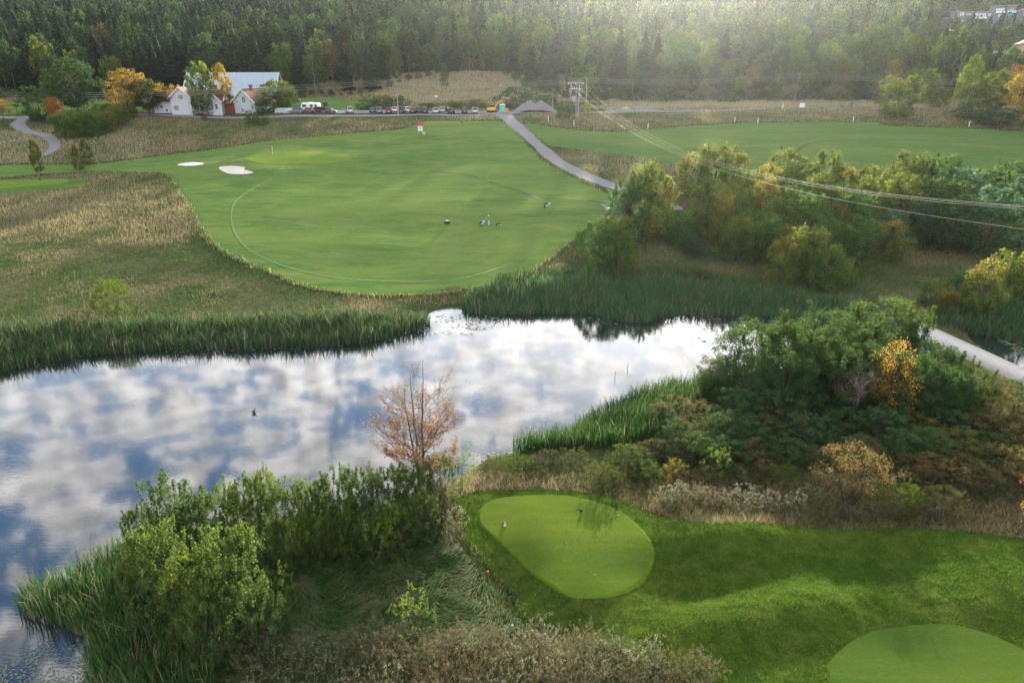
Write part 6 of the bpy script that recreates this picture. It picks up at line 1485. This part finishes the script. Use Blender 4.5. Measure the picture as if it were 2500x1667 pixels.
# ------------------------------------------------------------------ small things of the course
def stake(px, py, hp, label, mat='white_paint', w_=.09, name='marker_post', dmin=30, group='white marker posts', z=None):
    q = hit(px, py, dmin) if z is None else at_z(px, py, z); d = q[1] * CS + (CAM_Z - q[2]) * SN; h_ = hp * d / 1568
    m = MB(); m.box((0, 0, h_ / 2 - .1), (w_, w_, h_ + .2)); m.box((0, 0, h_ + .02), (w_ * 1.15, w_ * 1.15, .04)); o = m.obj(name, mat); o.location = (q[0], q[1], q[2]); return tag(o, label, 'post', group)
for px, py, lb in [(1259,280,'white post left of the range, nearest the gravel path'),(1318,289,'white post near the foot of the transformer pole'),(1488,297,'white post standing at the lowest dip of the range edge'),(1687,282,'white post midway along the far edge of the range'),(1740,284,'white post at the far edge of the range under the leaning pole'),(1959,281,'white post on the range edge left of the large willow'),(2225,291,'white post on the range edge at the right')]:
    stake(px, py, 12, lb, w_=.16)
stake(1273, 279, 9, 'grey stub post beside the white post near the gravel path', 'old_wood', .3, group=None)
stake(1121, 1330, 22, 'red-brown stake at the left edge of the near fairway', 'red_paint', .10, 'course_stake', group=None)
stake(1409, 1142, 22, 'dark rusty stake in the grass behind the oval tee', 'brown_wood', .07, 'course_stake', group=None)
stake(1177, 1462, 34, 'weathered white stake in the weeds below the near fairway', 'old_wood', .10, 'course_stake', group=None)
q = hit(668, 1); 
def flag(px, py, hp, label):
    q = hit(px, py, 60); d = q[1] * CS + (CAM_Z - q[2]) * SN; h_ = hp * d / 1568; t = empty('golf_flag', (q[0], q[1], q[2]), 0, label, 'flag')
    MB().cyl((0, 0, 0), (0, 0, h_), .035, .03, 8).obj('flagstick', 'white_paint', t)
    V = []; n = 7
    for i in range(n): x = -.02 - .62 * i / (n - 1); yw = .06 * math.sin(i * 1.3); V += [(x, yw, h_ - .02 - .02 * i), (x, yw * 1.2, h_ - .5 + .01 * i)]
    o = obj_np('flag_cloth', np.array(V), np.array([[2 * i, 2 * i + 2, 2 * i + 3, 2 * i + 1] for i in range(n - 1)]), 'red_cloth', None, t, True); sm_ = o.modifiers.new('s', 'SOLIDIFY'); sm_.thickness = .015
flag(627, 356, 20, 'small red flag on a thin stick on the green')
# notice board
q = hit(966, 309, 60); d = q[1] * CS + (CAM_Z - q[2]) * SN; s_ = d / 1568; nb = empty('notice_board', (q[0], q[1], q[2]), 0, 'white notice board under a small red roof beside the practice green', 'notice board')
for sx in (-1, 1): MB().box((sx * .62, 0, 1.1), (.13, .13, 2.4)).obj('post', 'old_wood', nb)
MB().box((0, -.04, 1.45), (1.15, .08, 1.2)).obj('board', 'bright_board', nb); MB().box((0, -.09, 1.45), (.35, .02, .5)).obj('notice', 'pale_blue_cloth', nb)
MB().prism([(-.55, 2.25), (.0, 2.75), (.55, 2.25), (.55, 2.35), (0, 2.87), (-.55, 2.35)], -1.0, 1.0, 'x').obj('roof', 'red_paint', nb)
q = hit(974, 311, 60); t = empty('ball_washer', (q[0], q[1], q[2]), 0, 'small grey box with a pale lid beside the notice board', 'box'); MB().box((0, 0, .3), (.7, .5, .6)).obj('body', 'old_wood', t, False, .02); MB().box((0, 0, .65), (.8, .6, .1)).obj('lid', 'bright_board', t)
# white sign and post by the far road
q = hit(1841, 252, 60); t = empty('sign_board', (q[0], q[1], q[2]), 0, 'white sign board beside the road right of the leaning pole', 'sign'); MB().box((0, 0, 1.2), (1.5, .08, 1.2)).obj('panel', 'bright_board', t)
for sx in (-1, 1): MB().cyl((sx * .6, .06, -.2), (sx * .6, .06, 1.8), .05).obj('post', 'rim_metal', t)
q = hit(1797, 251, 60); t = empty('white_cone', (q[0], q[1], q[2]), 0, 'white pointed marker beside the tiny yellow tree', 'marker'); MB().cyl((0, 0, .3), (0, 0, 1.9), .22, .02, 10).obj('cone', 'white_paint', t); MB().box((0, 0, .15), (.6, .6, .5)).obj('foot', 'old_wood', t)
for k, (px, lb) in enumerate([(689, 'white target sign at the left of the field behind the caravan'), (879, 'white target post at the right of the field behind the caravan'), (1002, 'white sign on the dry hillock behind the cars')]):
    q = hit(px, [237, 237, 237][k] if k < 2 else 229, 60); t = empty('target_sign', (q[0], q[1], q[2]), 0, lb, 'sign', 'white signs beyond the car park'); MB().box((0, 0, 1.1), (.9, .06, .7) if k != 1 else (.3, .06, .9)).obj('panel', 'bright_board', t); MB().cyl((0, .05, -.1), (0, .05, 1.2), .05).obj('post', 'rim_metal', t)
q = hit(2241, 402, 60); 
for k, dx_ in enumerate((-.4, .4)):
    t = empty('tee_sign', (q[0] + dx_, q[1], q[2]), 0, ['left white and blue tee sign on the far right tee', 'right white and blue tee sign on the far right tee'][k], 'sign', 'tee signs on the far right tee'); MB().box((0, 0, .6), (.5, .06, .6)).obj('panel', 'white_paint', t); MB().box((0, -.05, .72), (.36, .03, .25)).obj('printed_patch', 'blue_cloth', t); MB().cyl((0, .05, -.05), (0, .05, .5), .04).obj('post', 'rim_metal', t)
q = hit(2240, 396, 60); 
# things on the oval tee
def tee_item(px, py, lift=.24):
    q = hit(px, py, 20); return (q[0], q[1], float(Hs(q[0], q[1])) + lift)
t = empty('tee_marker', tee_item(1334, 1184), 0, 'black forked tee marker standing on the oval tee', 'tee marker')
MB().cyl((0, 0, 0), (0, 0, .14), .035, .05, 8).cyl((0, 0, .10), (-.10, 0, .26), .05, .06, 8).cyl((0, 0, .10), (.10, 0, .26), .05, .06, 8).obj('body', 'black_plastic', t)
t = empty('tee_marker', tee_item(1158, 1212), R(20), 'brown wooden tee marker with a pale face at the left of the oval tee', 'tee marker'); MB().cyl((0, -.12, .09), (0, .12, .11), .11, .11, 12).obj('body', 'brown_wood', t); MB().cyl((0, -.14, .09), (0, -.12, .09), .10, .10, 12).obj('face', 'plate_white', t)
for k, (px, py, lb) in enumerate([(1386, 1213, 'white golf ball lying right of the forked marker on the oval tee'), (1366, 1327, 'white tee peg lying in the lower part of the oval tee'), (1420, 1190, 'white golf ball near the upper right rim of the oval tee')]):
    p = tee_item(px, py); o = MB().ball((0, 0, .024), .028, 2).obj('golf_ball' if k != 1 else 'tee_peg', 'white_paint'); o.location = p; tag(o, lb, 'golf ball' if k != 1 else 'tee peg')
q = hit(92 * 1.0, 415, 60); t = empty('tee_marker', (q[0], q[1], q[2] + .12), 0, 'small black tee marker on the far left tee', 'tee marker'); MB().cyl((0, 0, 0), (0, 0, .35), .16, .12, 8).obj('body', 'black_plastic', t)
q = hit(1061, 284, 60); t = empty('tee_marker', (q[0], q[1], q[2] + .12), 0, 'small dark marker on the practice green by the car park', 'tee marker'); MB().cyl((0, 0, 0), (0, 0, .5), .12, .1, 8).obj('body', 'black_plastic', t)
q = hit(2208, 397, 60); t = empty('tee_marker', (q[0], q[1], q[2] + .12), 0, 'small dark marker on the far right tee', 'tee marker'); MB().cyl((0, 0, 0), (0, 0, .35), .16, .12, 8).obj('body', 'black_plastic', t)
# divots on the tee
rng = np.random.default_rng(8); dv = []
for i in range(150):
    px = rng.normal(1360, 52); py = rng.normal(1255, 20) if i < 115 else rng.uniform(1180, 1340); p = tee_item(px, py, .247)
    if not inpoly(np.array([p[0]]), np.array([p[1]]), WP['TEE'])[0]: continue
    a = rng.uniform(0, 3.1); L = rng.uniform(.03, .085); an = np.linspace(0, 6.28, 7)[:-1]; dv.append(np.c_[p[0] + np.cos(an) * L * math.cos(a) - np.sin(an) * L * .45 * math.sin(a), p[1] + np.cos(an) * L * math.sin(a) + np.sin(an) * L * .45 * math.cos(a), np.full(6, p[2])])
V = np.concatenate(dv); simple('divot_soil', (.035, .05, .02), 1.0, 0, .3, 20); tag(obj_np('divots', V, np.arange(len(V)).reshape(-1, 6), 'divot_soil'), kind='stuff')

# concrete weir between pond and pool
W1 = [(2040,705),(2126,743),(2189,772),(2279,812),(2360,849),(2480,900)]; W2 = [(2050,742),(2149,783),(2200,806),(2247,826),(2320,858),(2440,920)]
zt = .55; T1 = np.array([at_z(a, b, zt) for a, b in W1]); T2 = np.array([at_z(a, b, zt + .12) for a, b in W2]); n = len(T1)
V = np.r_[T1, T2, T1 - [0, 0, 1.4], T2 - [0, 0, 1.4]]; F_ = []
for i in range(n - 1): F_ += [[i, i + 1, n + i + 1, n + i], [2 * n + i, 2 * n + i + 1, i + 1, i], [n + i, n + i + 1, 3 * n + i + 1, 3 * n + i]]
F_ += [[0, n, 3 * n, 2 * n], [n - 1, 2 * n - 1, 4 * n - 1, 3 * n - 1]]
o = obj_np('concrete_weir', V, np.array(F_), 'concrete', None, None, False); tag(o, 'pale sloping concrete weir between the pond and the small pool at the right', 'weir')
# rail / white slab end near the path corner
q = hit(1402, 484, 60); m = MB(); m.box((0, 0, .25), (1.6, .6, .5)); o = m.obj('concrete_slab', 'concrete'); o.location = (q[0], q[1], q[2]); o.rotation_euler = (0, 0, .5); tag(o, 'pale concrete culvert slab by the tree clump at the fairway corner', 'culvert')
for px, py, lb in [(1441,846,'short dark stick poking out of the pond, right of its twin'),(1412,868,'short dark stick poking out of the pond, left of its twin')]:
    q = at_z(px, py, 0); o = MB().cyl((0, 0, -.3), (.05, 0, .8), .035, .02, 6).obj('stick', 'brown_wood'); o.location = q; tag(o, lb, 'stick', 'sticks in the pond')
# ducks
def duck(px, py, rz, label):
    q = at_z(px, py, 0); t = empty('duck', (q[0], q[1], 0), rz, label, 'duck', 'ducks on the pond')
    bm_ = bmesh.new()
    P = [(-.26, .09, .02), (-.18, .10, .07), (-.05, .09, .11), (.08, .09, .11), (.16, .12, .07), (.19, .19, .05), (.21, .26, .055), (.26, .265, .04), (.33, .25, .02)]
    rings = []
    for x, z_, r_ in P: rings.append([bm_.verts.new((x, math.cos(a) * r_, z_ + math.sin(a) * r_ * .85)) for a in np.linspace(0, 6.283, 9)[:-1]])
    for a, b in zip(rings[:-1], rings[1:]):
        for i in range(8): bm_.faces.new([a[i], a[(i + 1) % 8], b[(i + 1) % 8], b[i]])
    bm_.faces.new(rings[0]); bm_.faces.new(rings[-1][::-1]); me = bpy.data.meshes.new('body'); bm_.to_mesh(me); bm_.free()
    for p in me.polygons: p.use_smooth = True
    me.materials.append(MATS['duck_brown']); b_ = link(bpy.data.objects.new('body', me), t); b_.scale = (.85,) * 3
for px, py, rz, lb in [(583,945,1.2,'upper duck of the close pair in the middle of the pond'),(584,951,.2,'lower duck of the close pair in the middle of the pond'),(500,809,.3,'duck near the far left reeds, left of the other one there'),(583,805,2.9,'duck near the far left reeds, right of the other one there'),(1475,735,.4,'duck beside the far reeds left of the bank trees')]: duck(px, py, rz, lb)

# ------------------------------------------------------------------ people
def person(loc, rz, label, top='dark_cloth', legs='grey_cloth', head='hair_dark', cap=None, pose='stand', ht=1.76, sc=1.0, arms=None, cat='person'):
    t = empty('person', loc, rz, label, cat)
    walk = .16 if pose == 'walk' else .0; st = .10 if pose != 'wide' else .20
    J = dict(pel=(0, 0, .96), sp=(0, .02, 1.18), ch=(0, .02, 1.38), nk=(0, .01, 1.52), hd=(0, .03, 1.66), hl=(-.10, 0, .92), hr=(.10, 0, .92),
             kl=(-st, walk * 1.1 + .03, .50), kr=(st, -walk * .6 + .03, .50), al=(-st, walk * 1.2 - .02, .08), ar=(st, -walk * 1.6, .10), tl=(-st - .01, walk * 1.2 + .15, .03), tr=(st + .01, -walk * 1.6 + .13, .04),
             sl=(-.19, 0, 1.43), sr=(.19, 0, 1.43), el=(-.26, -walk * .8 - .02, 1.16), er=(.26, walk * .8 - .02, 1.16), wl=(-.25, -walk + .10, .93), wr=(.25, walk * 1.3 + .12, .95), pl=(-.25, -walk + .14, .85), pr=(.25, walk * 1.3 + .16, .87))
    if arms: J.update(arms)
    names = list(J); E = [('pel', 'sp'), ('sp', 'ch'), ('ch', 'nk'), ('nk', 'hd'), ('pel', 'hl'), ('pel', 'hr'), ('hl', 'kl'), ('hr', 'kr'), ('kl', 'al'), ('kr', 'ar'), ('al', 'tl'), ('ar', 'tr'), ('ch', 'sl'), ('ch', 'sr'), ('sl', 'el'), ('sr', 'er'), ('el', 'wl'), ('er', 'wr'), ('wl', 'pl'), ('wr', 'pr')]
    Rr = dict(pel=.15, sp=.145, ch=.17, nk=.06, hd=.105, hl=.10, hr=.10, kl=.068, kr=.068, al=.045, ar=.045, tl=.04, tr=.04, sl=.075, sr=.075, el=.05, er=.05, wl=.034, wr=.034, pl=.036, pr=.036)
    me = bpy.data.meshes.new('body'); me.from_pydata([J[k] for k in names], [(names.index(a), names.index(b)) for a, b in E], []); o = link(bpy.data.objects.new('body', me), t)
    sk = o.modifiers.new('skin', 'SKIN'); sk.use_smooth_shade = True
    for i, k in enumerate(names): me.skin_vertices[0].data[i].radius = (Rr[k], Rr[k] * (.8 if k in ('pel', 'sp', 'ch') else 1)); me.skin_vertices[0].data[i].use_root = (k == 'pel')
    o.modifiers.new('sub', 'SUBSURF').render_levels = 2; o.modifiers['sub'].levels = 2
    dg = bpy.context.evaluated_depsgraph_get(); dg.update(); m2 = bpy.data.meshes.new_from_object(o.evaluated_get(dg)); o.modifiers.clear(); o.data = m2
    m2.materials.clear()
    for mm in (top, legs, 'skin', 'black_plastic'): m2.materials.append(MATS[mm])
    hands = [Vector(J['pl']), Vector(J['pr'])]
    for p in m2.polygons:
        c = p.center; mi = 0 if c.z > .93 else 1
        if c.z > 1.545: mi = 2
        if min((c - h).length for h in hands) < .085: mi = 2
        if c.z < .085: mi = 3
        p.material_index = mi; p.use_smooth = True
    h = J['hd']; MB().ball((h[0], h[1] - .015, h[2] + .045), .118, 2, (1, 1.08, .95)).obj('hair' if not cap else 'cap', cap or head, t, True)
    if cap: MB().box((h[0], h[1] + .14, h[2] + .06), (.16, .16, .02)).obj('cap_brim', cap, t)
    t.scale = (ht / 1.78 * sc,) * 3; return t
def ppl(px, py, dmin=30): q = hit(px, py, dmin); return (q[0], q[1], q[2] + .09)
# golfer with a trolley
pg_ = person(ppl(1123, 519), R(100), 'golfer in a dark top, white cap and pale trousers holding a trolley', 'grey_cloth', 'white_cloth', cap='white_cloth', pose='wide', arms=dict(er=(.26, .2, 1.2), wr=(.18, .42, 1.1), pr=(.15, .5, 1.07)))
q = ppl(1106, 520); t = empty('golf_trolley', q, R(-80), 'golf trolley with a pale blue golf bag beside the standing golfer', 'golf trolley')
for sx in (-1, 1): MB().cyl((sx * .38, 0, .16), (sx * .42, 0, .16), .16, seg=14).obj('wheel', 'black_plastic', t)
MB().cyl((-.38, 0, .16), (.38, 0, .16), .02).cyl((0, 0, .16), (0, 1.0, 1.05), .02).cyl((0, 1.0, 1.05), (0, 1.15, 1.05), .025).obj('frame', 'rim_metal', t)
gb = MB().cyl((0, -.05, .12), (0, .62, .98), .19, .21, 12).obj('golf_bag', 'pale_blue_cloth', t); MB().box((0, -.12, .55), (.34, .2, .5), rx=R(-40)).obj('pocket', 'navy_cloth', gb); MB().cyl((0, .60, .95), (0, .72, 1.08), .215, .20, 12).obj('bag_collar', 'black_plastic', gb)
m = MB()
for i in range(7): a = i * .9; m.cyl((math.cos(a) * .09, .62 + math.sin(a) * .06, 1.0), (math.cos(a) * .12, .86 + math.sin(a) * .08, 1.25), .012).ball((math.cos(a) * .12, .88 + math.sin(a) * .08, 1.28), .045, 1)
m.obj('golf_club', 'rim_metal', gb)
# golfer walking away with a bag on the back
pw = person(ppl(1253, 488), R(8), 'golfer in dark clothes walking away with a golf bag on the back', 'dark_cloth', 'grey_cloth', cap='navy_cloth', pose='walk')
q = ppl(1253, 488); t = empty('golf_bag', (q[0] + .05, q[1] - .25, q[2] + 1.15), 0, 'dark and white golf bag carried on the back of the walking golfer', 'golf bag')
MB().cyl((-.38, 0, -.18), (.36, 0, .28), .14, .17, 12).obj('bag', 'navy_cloth', t); MB().box((.12, -.15, .08), (.45, .10, .16), ry=R(-32)).obj('pocket', 'white_cloth', t)
m = MB()
for i in range(6): a = i; m.cyl((.34, math.sin(a) * .08, .27 + math.cos(a) * .06), (.66, math.sin(a) * .1, .45 + math.cos(a) * .08), .012).ball((.68, math.sin(a) * .1, .46 + math.cos(a) * .08), .05, 1)
m.obj('golf_club', 'white_paint', t)
# bag and things lying on the grass
q = ppl(1027, 515); t = empty('golf_bag', q, R(15), 'dark bag lying alone on the fairway left of the golfers', 'golf bag'); MB().box((0, 0, .28), (.95, .55, .5)).obj('bag', 'black_plastic', t, False, .1); MB().box((0, -.05, .50), (.6, .35, .12)).obj('top_panel', 'white_cloth', t, False, .04)
q = ppl(1145, 518); t = empty('golf_bag', q, R(30), 'small black and white bag lying right of the golfer with the trolley', 'golf bag'); MB().cyl((-.45, 0, .14), (.35, 0, .14), .13, .15, 10).obj('bag', 'black_plastic', t); MB().box((.1, -.02, .03), (.9, .35, .05)).obj('stand', 'white_cloth', t)
q = ppl(1113, 521)
# walkers on the road
person((lambda q: (q[0], q[1], q[2] + .15))(hit(1949, 249.5, 60)), R(75), 'walker in a bright blue jacket on the far road', 'blue_cloth', 'dark_cloth', 'hair_blond', pose='walk', arms=None)
person((lambda q: (q[0], q[1], q[2] + .15))(hit(1955, 249.5, 60)), R(80), 'walker in black beside the one in the blue jacket', 'dark_cloth', 'dark_cloth', 'hair_blond', pose='walk')
q = hit(1935.5, 249.5, 60); dg_ = empty('dog', (q[0], q[1], q[2] + .15), R(180), 'grey-brown dog walking ahead of the two walkers', 'dog')
me = bpy.data.meshes.new('body'); VJ = [(0, 0, .48), (.25, 0, .50), (.48, 0, .52), (.62, 0, .68), (.80, 0, .70), (.90, 0, .66), (-.05, .09, .28), (-.09, .09, .14), (-.03, .09, .02), (-.05, -.09, .28), (-.0, -.09, .14), (.05, -.09, .02), (.46, .09, .28), (.46, .09, .02), (.46, -.09, .28), (.40, -.09, .02), (-.18, 0, .54), (-.34, 0, .66)]
me.from_pydata(VJ, [(0, 1), (1, 2), (2, 3), (3, 4), (4, 5), (0, 6), (6, 7), (7, 8), (0, 9), (9, 10), (10, 11), (2, 12), (12, 13), (2, 14), (14, 15), (0, 16), (16, 17)], []); o = link(bpy.data.objects.new('body', me), dg_); o.modifiers.new('skin', 'SKIN')
for i, r_ in enumerate([.13, .12, .15, .08, .08, .035, .06, .035, .03, .06, .035, .03, .05, .03, .05, .03, .04, .02]): me.skin_vertices[0].data[i].radius = (r_, r_)
me.skin_vertices[0].data[1].use_root = True; o.modifiers.new('sub', 'SUBSURF').render_levels = 1; me.materials.append(MATS['duck_brown'])
# people at the far left tee and behind the trees, and on the range
for px, py, rz, tp, lg, lb in [(41,264,2.0,'dark_cloth','dark_cloth','person in dark clothes standing on the far left tee'),(23,264,.5,'dark_cloth','dark_cloth','person in dark clothes beside the orange-red tree at the left edge'),
                               (205,262,1.0,'white_cloth','dark_cloth','person in a white top half hidden under the big round tree'),(192,262,4.0,'white_cloth','white_cloth','person in pale clothes left of the trunks under the big round tree'),
                               (1618,347,.4,'white_cloth','dark_cloth','person in a white top on the range above the thicket'),(1793,352,.6,'dark_cloth','dark_cloth','person in dark clothes on the range left of the pointed willow')]:
    person(ppl(px, py, 60), rz, lb, tp, lg, pose='stand')

# ------------------------------------------------------------------ air
m = MB(); m.box((0, 420, 120), (2000, 1120, 250)); g = G('air')
vp = g.n('ShaderNodeVolumePrincipled'); vp.inputs['Density'].default_value = .00005; vp.inputs['Color'].default_value = (.78, .88, 1.0, 1); vp.inputs['Anisotropy'].default_value = .80
g.l(vp.outputs[0], g.o.inputs['Volume'])
hz_o = m.obj('haze', 'air'); tag(hz_o, kind='stuff')
